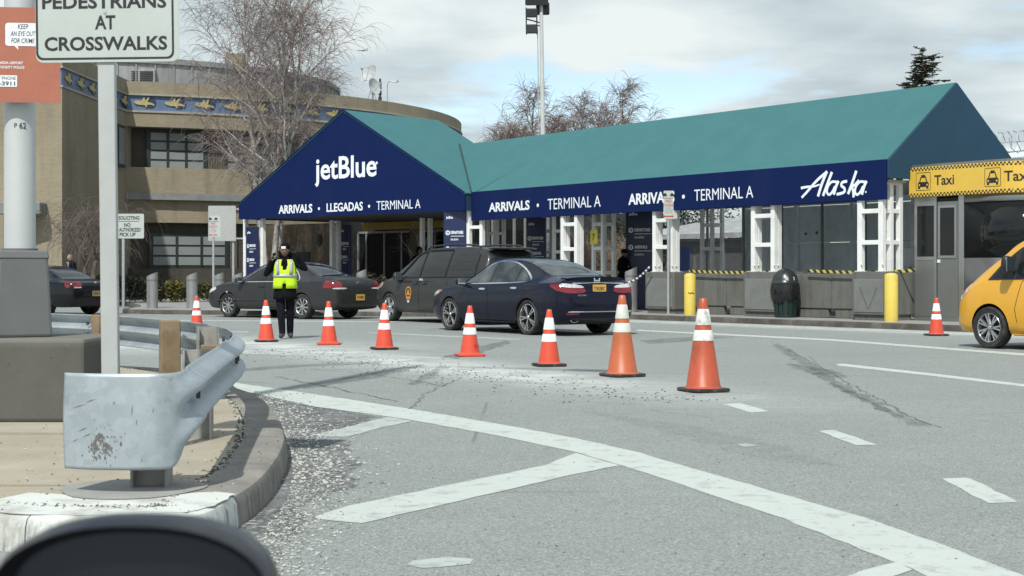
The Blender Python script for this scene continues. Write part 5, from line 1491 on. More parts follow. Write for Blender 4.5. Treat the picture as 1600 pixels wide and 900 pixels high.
# little checks along both edges of the band
m = MB()
oo = outline(.1015, 10)[1:]; segs = []
tot = sum((Vector(oo[i + 1]) - Vector(oo[i])).length for i in range(len(oo) - 1))
def along(s):
    for i in range(len(oo) - 1):
        l = (Vector(oo[i + 1]) - Vector(oo[i])).length
        if s <= l or i == len(oo) - 2: return Vector(oo[i]).lerp(Vector(oo[i + 1]), s / l)
        s -= l
st = .045; k = 0; s_ = 0.0
while s_ + st < tot:
    a, b = along(s_), along(s_ + st)
    for z in (2.865, 3.435):
        for r_ in (0, 1):
            z0 = z + r_ * .04 ; 
            if (k + r_) % 2 == 0: m.add([(a.x, a.y, z0), (b.x, b.y, z0), (b.x, b.y, z0 + .04), (a.x, a.y, z0 + .04)], [(0, 1, 2, 3)])
    s_ += st; k += 1
stuff(m.build('checkered_edge', BLACK, tb))
TM = Matrix(((1, 0, 0, 0), (0, 0, -1, -.1015), (0, 1, 0, 0), (0, 0, 0, 1)))
def bend_mb(m):
    xb = LB - RB; R_ = RB + .10
    o = []
    for x, y, z in m.v:
        if x > xb: a = (x - xb) / R_; r = RB - y; x, y = xb + r * math.sin(a), RB - r * math.cos(a)
        o.append((x, y, z))
    m.v = o; return m
def taxi_icon(x, par=tb):
    m = MB(); a, b = rrect(x, 3.0, x + .40, 3.40, .03), rrect(x + .012, 3.012, x + .388, 3.388, .02); n = len(a)
    m.add([(p[0], p[1], .001) for p in a] + [(p[0], p[1], .001) for p in b], [(i, (i + 1) % n, n + (i + 1) % n, n + i) for i in range(n)], TM); bend_mb(m).build('icon_border', BLACK, par)
    c = x + .2; m = MB()
    m.prism(chaikin([(c - .15, 3.08), (c - .15, 3.17), (c - .11, 3.19), (c + .11, 3.19), (c + .15, 3.17), (c + .15, 3.08)], 1), .002, TM)
    m.prism([(c - .05, 3.31), (c + .05, 3.31), (c + .05, 3.345), (c - .05, 3.345)], .002, TM)
    for w_ in ([(c - .11, 3.19), (c - .08, 3.19), (c - .055, 3.29), (c - .07, 3.31)], [(c + .11, 3.19), (c + .08, 3.19), (c + .055, 3.29), (c + .07, 3.31)], [(c - .075, 3.285), (c + .075, 3.285), (c + .06, 3.31), (c - .06, 3.31)]): m.prism(w_, .0025, TM)
    for sg in (-1, 1): m.prism([(c + sg * .14, 3.04), (c + sg * .085, 3.04), (c + sg * .085, 3.09), (c + sg * .14, 3.09)], .003, TM)
    o = bend_mb(m).build('taxi_icon', BLACK, par); stuff(o)
    m = MB()
    for sg in (-1, 1): m.lathe([(0, .004), (.022, .004), (.022, 0)], 8, TM @ T(c + sg * .105, 3.125, 0))
    stuff(bend_mb(m).build('icon_headlamp', mat('taxi_yellow_sign', (.66, .43, .065)), par))
taxi_icon(.10); taxi_icon(1.90)
for x in (.60, 2.38):
    m = MB(); write(m, 'Taxi', x, 3.10, .52, .22, TM, bold=.012, depth=.004); bend_mb(m).build('lettering', BLACK, tb)
# ================================================================== vehicles
def pchip(xs, ys, x):
    n = len(xs)
    if x <= xs[0]: return ys[0]
    if x >= xs[-1]: return ys[-1]
    h = [xs[i + 1] - xs[i] for i in range(n - 1)]; d = [(ys[i + 1] - ys[i]) / h[i] for i in range(n - 1)]
    def slope(i):
        if i == 0: return d[0]
        if i == n - 1: return d[-1]
        if d[i - 1] * d[i] <= 0: return 0
        w1 = 2 * h[i] + h[i - 1]; w2 = h[i] + 2 * h[i - 1]
        return (w1 + w2) / (w1 / d[i - 1] + w2 / d[i])
    for i in range(n - 1):
        if x <= xs[i + 1]:
            t = (x - xs[i]) / h[i]; m0, m1 = slope(i) * h[i], slope(i + 1) * h[i]
            return (2 * t ** 3 - 3 * t * t + 1) * ys[i] + (t ** 3 - 2 * t * t + t) * m0 + (-2 * t ** 3 + 3 * t * t) * ys[i + 1] + (t ** 3 - t * t) * m1

def car_paint(name, col, rough=.28, metal=.35, coat=.8, dust=0.0, spec=.35):
    t = NT(name)
    fl = t.noise(900, 1); c = t.mix(fl, tuple(v * .88 for v in col), tuple(min(1, v * 1.12) for v in col))
    if dust:
        x, y, z = t.xyz()
        dz = t.ramp(t.math('ADD', z, t.math('MULTIPLY', t.noise(2.5, 5, .65), .35)), [(.25, dust), (.85, dust * .25)])
        c = t.mix(dz, c, (.20, .195, .185))
    t.set(**{'Base Color': c, 'Metallic': metal, 'Roughness': t.ramp(t.noise(3, 4), [(.3, rough - .06), (.7, rough + .08)]), 'Coat Weight': coat, 'Coat Roughness': .05, 'Specular IOR Level': spec})
    return t.m
TINT = NT('tinted_glass'); TINT.set(**{'Base Color': (.013, .016, .017), 'Roughness': .05, 'Specular IOR Level': .32}); TINT = TINT.m
TINT2 = NT('mottled_car_glass'); TINT2.set(**{'Base Color': TINT2.mix(TINT2.ramp(TINT2.noise(2.2, 3), [(.4, 0.0), (.65, 1.0)]), (.022, .028, .028), (.085, .098, .095)), 'Roughness': .06, 'Specular IOR Level': .4}); TINT2 = TINT2.m  # opaque; pale mottling in the colour stands in for light in the glass
SEAMD = mat('shut_line', (.006, .006, .006), .8)
UNDER = mat('dark_underbody', (.010, .010, .010), .85)
REDLENS = mat('red_lens', (.17, .007, .010), .12, coat=.6, var=.2, scale=20)
CLRLENS = mat('clear_lens', (.50, .50, .50), .12, coat=.5, var=.25, scale=20)
AMBER = mat('amber_lens', (.52, .16, .02), .15, coat=.5)
TYRE = mat('tyre', (.016, .016, .016), .75, var=.3, scale=12, dirt=((.08, .078, .072), .4), dscale=6)
ALLOY = mat('alloy', (.55, .56, .57), .25, metal=.9, var=.05)
ALLOYB = mat('black_alloy', (.02, .02, .022), .3, metal=.3)
PLATE = mat('amber_plate', (.62, .36, .05), .45, var=.06)

class Car:
    def __init__(s, name, label, loc, heading, st, paint, wheelbase, wr, arch, tw, axle_off=0.0, group='vehicles at the kerb'):
        s.root = thing(name, label, 'car', loc, math.atan2(heading[1], heading[0]), group)
        s.st = st; s.paint = paint; s.wb = wheelbase; s.wr = wr
        xs = [r[0] for r in st]
        def val(k, x): return pchip(xs, [r[k] for r in st], x)
        N_ = 84; X = []
        for i in range(N_ + 1):
            t = i / N_; t = .5 - .5 * math.cos(pi * t) if False else t
            X.append(xs[0] + (xs[-1] - xs[0]) * t)
        X = sorted(set(X + xs + [xs[0] + .02, xs[0] + .06, xs[-1] - .02, xs[-1] - .06]))
        vs = []; rows = None
        for x in X:
            zl, zb, zt, w, r = (val(k, x) for k in range(1, 6))
            k = max(0.0, min(1.0, (zt - zb) / .42))
            half = [(0, zl), (.60 * w, zl), (.90 * w, zl + .015), (.965 * w, zl + .09), (.99 * w, zl + .24 * (zb - zl)), (w, zl + .5 * (zb - zl)), (.993 * w, zl + .72 * (zb - zl)), (.972 * w, zb - .07 * (zb - zl)), (.95 * w, zb)]
            ztop = zt - (.075 * k + .02 * (1 - k)) * (1 if zt - zb > .1 else max(.1, (zt - zb) / .1))
            for f in (.2, .45, .7, .9): half.append((.95 * w + (r - .95 * w) * f + .018 * k * math.sin(pi * f), zb + (ztop - zb) * f))
            half += [(r, ztop), (r * .93, ztop + (zt - ztop) * .55), (r * .80, ztop + (zt - ztop) * .80), (r * .5, ztop + (zt - ztop) * .95), (0, zt)]
            ring_ = [(y, z) for y, z in half] + [(-y, z) for y, z in half[-2:0:-1]]
            rows = len(ring_); vs += [(x, y, z) for y, z in ring_]
        fs = []
        n = len(X)
        for i in range(n - 1):
            for j in range(rows): fs.append((i * rows + j, i * rows + (j + 1) % rows, (i + 1) * rows + (j + 1) % rows, (i + 1) * rows + j))
        fs.append(tuple(range(rows))[::-1]); fs.append(tuple((n - 1) * rows + j for j in range(rows)))
        bm = bmesh.new(); bv = [bm.verts.new(v) for v in vs]
        for f in fs: bm.faces.new([bv[i] for i in f])
        bmesh.ops.recalc_face_normals(bm, faces=bm.faces)
        s.bvh = BVHTree.FromBMesh(bm)
        me = bpy.data.meshes.new('body'); bm.to_mesh(me); bm.free()
        tmp = bpy.data.objects.new('tmp', me); COL.objects.link(tmp)
        cut = MB()
        for ax in (0, wheelbase):
            cut.tube([(ax, -1.4, wr + axle_off), (ax, 1.4, wr + axle_off)], arch, 40)
        co = cut.build('tmpcut', UNDER)
        cb_ = bmesh.new(); cb_.from_mesh(co.data); bmesh.ops.recalc_face_normals(cb_, faces=cb_.faces[:]); cb_.to_mesh(co.data); cb_.free()
        b = tmp.modifiers.new('b', 'BOOLEAN'); b.operation = 'DIFFERENCE'; b.object = co; b.solver = 'EXACT'; b.use_self = True
        me2 = bpy.data.meshes.new_from_object(tmp.evaluated_get(bpy.context.evaluated_depsgraph_get()))
        bpy.data.objects.remove(tmp); bpy.data.objects.remove(co)
        me2.materials.clear(); me2.materials.append(paint); me2.materials.append(UNDER)
        for p in me2.polygons:
            ins = all(any(abs(math.hypot(me2.vertices[v].co.x - ax, me2.vertices[v].co.z - wr - axle_off) - arch) < .004 for ax in (0, wheelbase)) for v in p.vertices)
            c = p.center
            p.material_index = 1 if ins or (p.normal.z < -.75 and c.z < .4) else 0
            p.use_smooth = True
        me2.set_sharp_from_angle(angle=math.radians(38)); me2.name = 'body'
        s.body = bpy.data.objects.new('body', me2); COL.objects.link(s.body); s.body.parent = s.root
        s.tw = tw
    def ray(s, side, a, b):
        if side in 'LR':
            sg = 1 if side == 'L' else -1; o, d = Vector((a, 3 * sg, b)), Vector((0, -sg, 0))
        elif side in 'BF':
            sg = -1 if side == 'B' else 1; o, d = Vector((9 * sg, a, b)), Vector((-sg, 0, 0))
        else: o, d = Vector((a, b, 4)), Vector((0, 0, -1))
        h = s.bvh.ray_cast(o, d)
        if h[0] is None: 
            q = s.bvh.find_nearest(o + d * (3 if side in 'LR' else 8 if side in 'BF' else 3)); return q[0], q[1]
        return h[0], h[1]
    def panel(s, side, poly, off, name, material, parent=None, res=.09, skirt=.012, mi=0):
        bm = bmesh.new(); vv = [bm.verts.new((p[0], p[1], 0)) for p in poly]; f = bm.faces.new(vv)
        if len(poly) > 4 or True:
            bmesh.ops.triangulate(bm, faces=bm.faces[:])
        x0, x1 = min(p[0] for p in poly), max(p[0] for p in poly); y0, y1 = min(p[1] for p in poly), max(p[1] for p in poly)
        for k in range(1, int((x1 - x0) / res) + 1):
            bmesh.ops.bisect_plane(bm, geom=bm.verts[:] + bm.edges[:] + bm.faces[:], plane_co=(x0 + k * res, 0, 0), plane_no=(1, 0, 0))
        for k in range(1, int((y1 - y0) / res) + 1):
            bmesh.ops.bisect_plane(bm, geom=bm.verts[:] + bm.edges[:] + bm.faces[:], plane_co=(0, y0 + k * res, 0), plane_no=(0, 1, 0))
        pn = {}
        for v in bm.verts:
            p, n = s.ray(side, v.co.x, v.co.y); pn[v] = (p, n)
        ref = {'L': (0, 1, 0), 'R': (0, -1, 0), 'B': (-1, 0, 0), 'F': (1, 0, 0), 'T': (0, 0, 1)}[side]
        for v, (p, n) in pn.items():
            if n.dot(Vector(ref)) < 0: n = -n
            pn[v] = (p, n); v.co = p + n * off
        bm.normal_update()
        for f in bm.faces:
            if f.normal.dot(Vector(ref)) < 0: f.normal_flip()
        be = [e for e in bm.edges if e.is_boundary]
        r = bmesh.ops.extrude_edge_only(bm, edges=be)
        for v in [g for g in r['geom'] if isinstance(g, bmesh.types.BMVert)]:
            # nearest original
            src = min(pn, key=lambda q: (q.co - v.co).length_squared) if len(pn) < 400 else None
            n = pn[src][1] if src else Vector(ref)
            v.co -= n * (off + skirt)
        me = bpy.data.meshes.new(name); bm.to_mesh(me); bm.free(); me.materials.append(material)
        for p in me.polygons: p.use_smooth = True
        me.set_sharp_from_angle(angle=math.radians(45))
        o = bpy.data.objects.new(name, me); COL.objects.link(o); o.parent = parent or s.root
        return o
    def both(s, poly, off, name, material, parents=(None, None), **k):
        return [s.panel(sd, poly, off, name, material, pr, **k) for sd, pr in zip('LR', parents)]
    def line(s, side, pts, off, r, name, material, parent=None):
        q = []
        for a, b in pts:
            p, n = s.ray(side, a, b)
            ref = {'L': Vector((0, 1, 0)), 'R': Vector((0, -1, 0)), 'B': Vector((-1, 0, 0)), 'F': Vector((1, 0, 0)), 'T': Vector((0, 0, 1))}[side]
            if n.dot(ref) < 0: n = -n
            q.append(p + n * off)
        m = MB(); m.tube(q, r, 6); return m.build(name, material, parent or s.root, smooth=60)
    def wheels(s, style, track, w=.22, rim=.70, tyre_mat=None):
        """four wheels: tyre and spoked rim as parts of each"""
        R = s.wr; rr = R * rim
        ty = MB(); hw = w / 2
        ty.lathe([(rr * .98, -hw * .82), (R * .93, -hw), (R * .985, -hw * .82), (R, -hw * .55), (R, hw * .55), (R * .985, hw * .82), (R * .93, hw), (rr * 1.02, hw * .86), (rr * .98, hw * .7)], 40, caps=False)
        tme = ty.mesh('tyre', TYRE, 40)
        rm = MB()
        rm.lathe([(rr * 1.01, hw * .80), (rr * .985, hw * .86), (rr * .95, hw * .80), (rr * .90, hw * .30), (rr * .90, -hw * .7)], 36, caps=False)
        mats = [ALLOY, ALLOYB]
        n = {'split5': 5, 'multi': 9, 'five': 5, 'ten': 7}[style]
        rm.lathe([(0, hw * .10), (rr * .9, hw * .05)], 30, mi=1)
        hubz = hw * .72
        rm.lathe([(0, hubz + .012), (rr * .13, hubz + .01), (rr * .19, hubz - .012), (rr * .22, hw * .2)], 20, caps=False)
        def spoke(a, w0, w1, r0, r1, z0, z1, mi=0, skew=0):
            M = Matrix.Rotation(a, 4, 'Z'); t_ = .028
            p = [(r0, -w0), (r1, -w1 + skew), (r1, w1 + skew), (r0, w0)]
            vs = [(p[0][0], p[0][1], z0), (p[1][0], p[1][1], z1), (p[2][0], p[2][1], z1), (p[3][0], p[3][1], z0)]
            rm.add(vs + [(x, y * 1.25, z - t_) for x, y, z in vs], [(0, 1, 2, 3), (7, 6, 5, 4), (0, 4, 5, 1), (1, 5, 6, 2), (2, 6, 7, 3), (3, 7, 4, 0)], M, mi)
        for i in range(n):
            a = 2 * pi * i / n + .3
            if style == 'split5':
                spoke(a, rr * .10, rr * .20, rr * .14, rr * .95, hubz, hw * .72, 1)
                for sg in (-1, 1): spoke(a, rr * .035, rr * .04, rr * .16, rr * .95, hubz + .004, hw * .76, 0, sg * rr * .13)
            elif style == 'multi': spoke(a, rr * .05, rr * .085, rr * .14, rr * .95, hubz, hw * .74)
            elif style == 'five': spoke(a, rr * .12, rr * .14, rr * .12, rr * .95, hubz, hw * .74)
            else:
                for sg in (-1, 1): spoke(a, rr * .05, rr * .055, rr * .16, rr * .95, hubz, hw * .76, 0, sg * rr * .13)
        if style in ('split5',): rm.lathe([(rr * 1.0, hw * .84), (rr * .965, hw * .87), (rr * .955, hw * .8)], 36, mi=0, caps=False)
        rme = rm.mesh('rim', mats, 35)
        for ax in (0, s.wb):
            for sg in (1, -1):
                e = bpy.data.objects.new('wheel', None); COL.objects.link(e); e.parent = s.root
                e.matrix_local = T(ax, sg * (track / 2 - w * .0), R) @ Matrix.Rotation(random.uniform(0, 6), 4, 'Y') @ Matrix.Rotation(-sg * pi / 2, 4, 'X')
                for nm, me in (('tyre', tme), ('rim', rme)):
                    o = bpy.data.objects.new(nm, me); COL.objects.link(o); o.parent = e
    def mirror(s, x, z, w_, h_, side_y, material=None, glass=None):
        for sg in (1, -1):
            m = MB(); c = (x, sg * (side_y + .10), z)
            m.add(*shell_box(c, (.13, w_, h_)), None); o = m.build('wing_mirror', material or s.paint, s.root, smooth=60)
            m = MB(); m.box((x - .066, sg * (side_y + .10), z), (.006, w_ * .86, h_ * .82)); m.build('mirror_glass', glass or CHROME, o)
            m = MB(); m.box((x + .01, sg * (side_y + .0), z - h_ * .38), (.07, .14, .035)); m.build('mirror_arm', BLACK, o)
def shell_box(c, size, n=10, m_=8, p=3.0):
    """rounded box as a superellipsoid"""
    vs = []; fs = []
    def sp(v): return math.copysign(abs(v) ** (2 / p), v)
    for i in range(m_ + 1):
        a = -pi / 2 + pi * i / m_
        for j in range(n * 2):
            t = pi * j / n
            vs.append((c[0] + size[0] / 2 * sp(math.cos(a)) * sp(math.cos(t)), c[1] + size[1] / 2 * sp(math.cos(a)) * sp(math.sin(t)), c[2] + size[2] / 2 * sp(math.sin(a))))
    k = n * 2
    for i in range(m_):
        for j in range(k): fs.append((i * k + j, i * k + (j + 1) % k, (i + 1) * k + (j + 1) % k, (i + 1) * k + j))
    return vs, fs
def grow(poly, d):
    """offset a convex-ish polygon outward"""
    c = Vector((sum(p[0] for p in poly) / len(poly), sum(p[1] for p in poly) / len(poly))); n = len(poly); o = []
    ar = sum(poly[i][0] * poly[(i + 1) % n][1] - poly[(i + 1) % n][0] * poly[i][1] for i in range(n)); sg = 1 if ar > 0 else -1
    for i in range(n):
        a, b, e = Vector(poly[i - 1]), Vector(poly[i]), Vector(poly[(i + 1) % n])
        d1 = (b - a).normalized(); d2 = (e - b).normalized(); n1 = Vector((d1.y, -d1.x)) * sg; n2 = Vector((d2.y, -d2.x)) * sg
        nn = (n1 + n2); 
        if nn.length < 1e-6: nn = n1
        nn.normalize(); k = max(.5, nn.dot(n1)); q = b + nn * d / k; o.append((q.x, q.y))
    return o
def door_set(c, doors, windows, trim=None, glass=TINT, handles=(), seam=True, base_off=.004):
    """doors: outlines in side view; windows: (door index or None, outline); chrome trim outlines"""
    L = []
    for d in doors:
        pr = []
        for sd in 'LR':
            if seam: c.panel(sd, grow(d, .014), .0012, 'door_gap', SEAMD, None, res=.14)
            pr.append(c.panel(sd, d, base_off, 'door', c.paint, None, res=.12))
        L.append(pr)
    if trim:
        for q_, (tr, mt) in enumerate(trim):
            for sd in 'LR': c.panel(sd, tr, base_off + .006 + .005 * q_, 'window_trim', mt, None, res=.06)
    for di, w_ in windows:
        for k, sd in enumerate('LR'): c.panel(sd, w_, base_off + .016, 'side_window', glass, L[di][k] if di is not None else None, res=.06)
    for di, x, z, mt in handles:
        for k, sd in enumerate('LR'): c.panel(sd, chaikin([(x - .11, z - .02), (x + .11, z - .016), (x + .11, z + .018), (x - .11, z + .02)], 2), .03, 'handle', mt, L[di][k], res=.2, skirt=.0)
    return L
def plate(c, side, y0, z0, txt, w_=.31, h_=.155, mtl=PLATE):
    p, n = c.ray(side, y0, z0); sg = -1 if side == 'B' else 1
    M = frame(p + Vector((sg * .012, 0, 0)), (0, sg, 0), (0, 0, 1), (sg, 0, 0))
    m = MB(); m.prism(rrect(-w_ / 2, -h_ / 2, w_ / 2, h_ / 2, .015), .008, M); o = m.build('number_plate', mtl, c.root)
    m = MB(); write(m, txt, -w_ * .42, -h_ * .22, w_ * .84, h_ * .46, M @ T(0, 0, .008), depth=.002, bold=.02); stuff(m.build('lettering', mat('plate_navy', (.03, .03, .06)), o))
    return o

# ------------------------------------------------------------------ dark blue sedan
st = [(-1.10, .44, .66, .68, .62, .45), (-1.07, .33, .80, .83, .76, .58), (-1.0, .26, .93, 1.0, .835, .64), (-.90, .23, .975, 1.085, .875, .68), (-.72, .21, .985, 1.095, .905, .68),
      (-.45, .20, .985, 1.125, .92, .64), (0, .20, .975, 1.285, .925, .60), (.4, .2, .965, 1.40, .925, .585), (.8, .2, .955, 1.455, .925, .58), (1.25, .2, .945, 1.467, .925, .58),
      (1.65, .2, .935, 1.43, .925, .585), (2.05, .2, .925, 1.27, .925, .61), (2.45, .2, .92, 1.06, .92, .66), (2.65, .2, .91, .985, .915, .71), (3.1, .2, .87, .93, .895, .70),
      (3.45, .22, .79, .83, .84, .64), (3.66, .27, .68, .71, .73, .55), (3.75, .38, .58, .60, .56, .42)]
NAVYP = car_paint('dark_navy_paint', (.005, .0065, .018), .25, .0, .3, spec=.15)
H1 = Vector((-.565, .825, 0)).normalized()
rl = G(831, 523.3); lat = Vector((H1.y, -H1.x, 0))      # right hand of the heading
ax0 = rl + lat * .79
A = Car('parked_sedan', 'dark navy blue sedan seen from its rear left corner, chrome strip across the boot', ax0, H1, st, NAVYP, 2.776, .335, .372, .22)
A.wheels('split5', 1.60, .225, .76)
fd = [(2.36, .27), (2.40, .60), (2.30, .90), (1.35, .93), (1.32, .27)]; rd = [(1.28, .27), (1.31, .93), (.20, .955), (.06, .80), (.30, .62), (.44, .40), (.47, .27)]
fw = [(2.20, .965), (1.95, 1.14), (1.66, 1.305), (1.36, 1.385), (1.32, .985)]; rw = [(1.25, .985), (1.29, 1.39), (.85, 1.375), (.50, 1.285), (.44, 1.005)]; qw = [(.38, 1.01), (.44, 1.262), (.17, 1.12), (.02, 1.02)]
tr = chaikin([(2.30, .945), (1.97, 1.175), (1.66, 1.342), (1.28, 1.422), (.82, 1.405), (.42, 1.285), (.06, 1.11), (-.06, 1.015), (.3, .98), (1.3, .96)], 2)
door_set(A, [fd, rd], [(0, fw), (1, rw), (1, qw)], [(tr, CHROME), (grow(tr, -.024), BLACK)], TINT2, [(0, 1.52, .86, CHROME), (1, .42, .885, CHROME)])
A.panel('T', chaikin([(-.42, .60), (.33, .545), (.42, .48), (.42, -.48), (.33, -.545), (-.42, -.60), (-.46, -.5), (-.46, .5)], 1), .006, 'rear_window', TINT2, res=.1)
A.panel('T', chaikin([(2.52, .68), (1.72, .55), (1.66, .45), (1.66, -.45), (1.72, -.55), (2.52, -.68), (2.58, -.5), (2.58, .5)], 1), .006, 'windscreen', TINT, res=.1)
# boot lid, spoiler lip, chrome strip, lamps
A.panel('B', chaikin([(-.60, .80), (.60, .80), (.62, .95), (.58, 1.05), (-.58, 1.05), (-.62, .95)], 1), .005, 'boot_lid', NAVYP, res=.1)
m = MB(); k = 14; vs = []
for i in range(k + 1):
    y = -.66 + 1.32 * i / k; e = 1 - (2 * i / k - 1) ** 4
    x = -.94 - .05 * e
    vs += [(x - .012, y, 1.075 + .028 * e), (x + .22, y, 1.085), (x + .01, y, 1.04)]
m.add(vs, [(i * 3 + j, i * 3 + (j + 1) % 3, i * 3 + 3 + (j + 1) % 3, i * 3 + 3 + j) for i in range(k) for j in range(3)]); m.build('boot_spoiler', NAVYP, A.root)
A.line('B', [(-.60 + 1.2 * i / 16, .985 - .018 * abs(i / 8 - 1) ** 2) for i in range(17)], .012, .017, 'chrome_strip', CHROME)
A.line('B', [(-.74 + 1.48 * i / 20, .455) for i in range(21)], .008, .014, 'chrome_strip', CHROME)
for sg in (1, -1):
    A.panel('B', chaikin([(sg * .84, .80), (sg * .42, .79), (sg * .30, .84), (sg * .44, .95), (sg * .80, .985), (sg * .86, .93)], 1), .012, 'tail_lamp', REDLENS, res=.08)
    A.panel('B', chaikin([(sg * .82, .90), (sg * .46, .89), (sg * .33, .90), (sg * .44, .945), (sg * .79, .975), (sg * .83, .94)], 1), .017, 'lamp_lens', CLRLENS, res=.08)
    A.panel('L' if sg > 0 else 'R', chaikin([(-.62, .965), (-1.0, .80), (-1.02, .93), (-.96, .965)], 1), .010, 'tail_lamp', REDLENS, res=.08)
    A.panel('B', [(sg * .76, .40), (sg * .50, .40), (sg * .48, .435), (sg * .76, .44)], .006, 'reflector', REDLENS, res=.1)
    m = MB(); c_ = (-1.04, sg * .56, .31); m.lathe([(.075, -.05), (.078, 0), (.066, .004), (.06, -.05)], 20, T(c_) @ Matrix.Diagonal((1, 1.25, .72, 1)) @ Matrix.Rotation(-pi / 2, 4, 'Y')); m.build('exhaust', CHROME, A.root, smooth=50)
    A.panel('L' if sg > 0 else 'R', chaikin([(3.10, .80), (3.48, .70), (3.60, .66), (3.62, .72), (3.40, .80), (3.15, .84)], 1), .008, 'headlight', CLRLENS, res=.08)
    A.panel('L' if sg > 0 else 'R', chaikin([(3.13, .79), (3.22, .77), (3.24, .81), (3.16, .84)], 1), .012, 'side_marker', AMBER, res=.08)
plate(A, 'B', 0, .88, 'T745385C')
p, n_ = A.ray('B', 0, 1.03); m = MB(); M = frame(p + Vector((-.012, 0, .0)), (0, -1, 0), (0, 0, 1), (-1, 0, 0))
for poly in ([(-.06, -.055), (-.035, -.055), (-.045, .055), (-.075, .055)], [(.06, -.055), (.035, -.055), (.045, .055), (.075, .055)], [(-.045, -.012), (.045, -.012), (.045, .014), (-.045, .014)]): m.prism(poly, .008, M)
m.build('badge', CHROME, A.root)
m = MB(); p, n_ = A.ray('B', .42, .745); write(m, 'ACCORD', 0, 0, .2, .028, frame(p + Vector((-.004, .1, 0)), (0, -1, 0), (0, 0, 1), (-1, 0, 0)), depth=.004); stuff(m.build('lettering', CHROME, A.root))
A.line('L', [(2.9, .62), (2.2, .735), (1.4, .77), (.6, .80), (-.2, .86), (-.7, .90)], .0, .006, 'crease', NAVYP)
A.panel('B', [(-.80, .245), (.80, .245), (.74, .33), (-.74, .33)], .004, 'rear_valance', BLACK, res=.12)
A.mirror(2.16, 1.00, .20, .15, .93)
A.line('L', [(2.35, .235), (.42, .235)], .008, .02, 'sill_trim', NAVYP)

# ------------------------------------------------------------------ grey sedan behind the guard
st = [(-1.18, .46, .68, .70, .64, .50), (-1.14, .34, .86, .89, .78, .60), (-1.05, .28, .95, 1.02, .85, .66), (-.90, .24, .97, 1.055, .89, .69), (-.55, .22, .97, 1.075, .915, .67),
      (-.35, .22, .97, 1.11, .92, .65), (.1, .22, .96, 1.29, .925, .60), (.5, .22, .95, 1.42, .925, .585), (.95, .22, .94, 1.475, .925, .58), (1.4, .22, .935, 1.475, .925, .58), (1.75, .22, .93, 1.43, .925, .585),
      (2.2, .22, .92, 1.24, .925, .62), (2.6, .22, .915, 1.05, .92, .68), (2.8, .22, .905, .98, .915, .72), (3.2, .22, .86, .92, .90, .71), (3.55, .24, .77, .82, .85, .66), (3.75, .30, .66, .70, .74, .56), (3.84, .40, .57, .60, .58, .44)]
GREYP_ = car_paint('charcoal_grey_paint', (.022, .0235, .025), .35, .2, .22, .2, spec=.2)
H2 = Vector((-.79, .61, 0)).normalized(); lat = Vector((H2.y, -H2.x, 0))
rl = G(476, 498.6)
B = Car('parked_sedan', 'dusty charcoal grey sedan standing broadside behind the guard in the yellow vest', rl + lat * .79, H2, st, GREYP_, 2.807, .325, .365, .21)
B.wheels('multi', 1.60, .215, .68)
fd = [(2.40, .29), (2.44, .60), (2.36, .90), (1.36, .925), (1.33, .29)]; rd = [(1.29, .29), (1.32, .925), (.16, .945), (.02, .80), (.28, .62), (.42, .42), (.45, .29)]
fw = [(2.30, .955), (1.98, 1.16), (1.70, 1.32), (1.38, 1.40), (1.34, .97)]; rw = [(1.26, .97), (1.30, 1.405), (.85, 1.385), (.52, 1.28), (.30, 1.10), (.20, .985)]
tr = chaikin([(2.42, .93), (1.98, 1.20), (1.70, 1.36), (1.3, 1.435), (.82, 1.42), (.45, 1.29), (.18, 1.09), (.10, .975), (.4, .955), (1.3, .945)], 2)
door_set(B, [fd, rd], [(0, fw), (1, rw)], [(tr, CHROME), (grow(tr, -.022), BLACK)], TINT, [(0, 1.50, .83, BLACK), (1, .44, .85, BLACK)])
B.panel('T', chaikin([(-.34, .60), (.45, .55), (.52, .48), (.52, -.48), (.45, -.55), (-.34, -.60), (-.38, -.5), (-.38, .5)], 1), .006, 'rear_window', TINT, res=.1)
B.panel('T', chaikin([(2.66, .69), (1.82, .55), (1.76, .45), (1.76, -.45), (1.82, -.55), (2.66, -.69), (2.72, -.5), (2.72, .5)], 1), .006, 'windscreen', TINT, res=.1)
B.panel('B', chaikin([(-.62, .72), (.62, .72), (.64, .95), (.6, 1.02), (-.6, 1.02), (-.64, .95)], 1), .005, 'boot_lid', GREYP_, res=.1)
B.panel('B', [(-.42, .80), (.42, .80), (.44, .845), (-.44, .845)], .009, 'plate_recess', BLACK, res=.1)
for sg in (1, -1):
    B.panel('B', chaikin([(sg * .84, .80), (sg * .56, .81), (sg * .62, .95), (sg * .74, .98), (sg * .84, .95)], 1), .012, 'tail_lamp', REDLENS, res=.08)
    B.panel('B', chaikin([(sg * .84, .77), (sg * .46, .77), (sg * .46, .81), (sg * .84, .81)], 1), .014, 'lamp_lens', CLRLENS, res=.08)
    B.panel('L' if sg > 0 else 'R', chaikin([(-.80, .97), (-.88, .98), (-1.04, .95), (-1.06, .80), (-.92, .79), (-.74, .80)], 1), .010, 'tail_lamp', REDLENS, res=.08)
    B.panel('L' if sg > 0 else 'R', chaikin([(3.28, .74), (3.55, .66), (3.66, .64), (3.68, .70), (3.45, .79), (3.32, .82)], 1), .008, 'headlight', CLRLENS, res=.08)
    B.panel('L' if sg > 0 else 'R', chaikin([(2.78, .66), (2.86, .66), (2.86, .70), (2.78, .70)], 1), .008, 'badge', CHROME, res=.08)
plate(B, 'B', -.02, .56, 'T519380C')
m = MB(); p, n_ = B.ray('B', 0, .93); m.lathe([(0, .008), (.05, .006), (.05, 0)], 16, frame(p + Vector((-.004, 0, 0)), (0, -1, 0), (0, 0, 1), (-1, 0, 0)) @ Matrix.Diagonal((1.4, .7, 1, 1))); m.build('badge', CHROME, B.root)
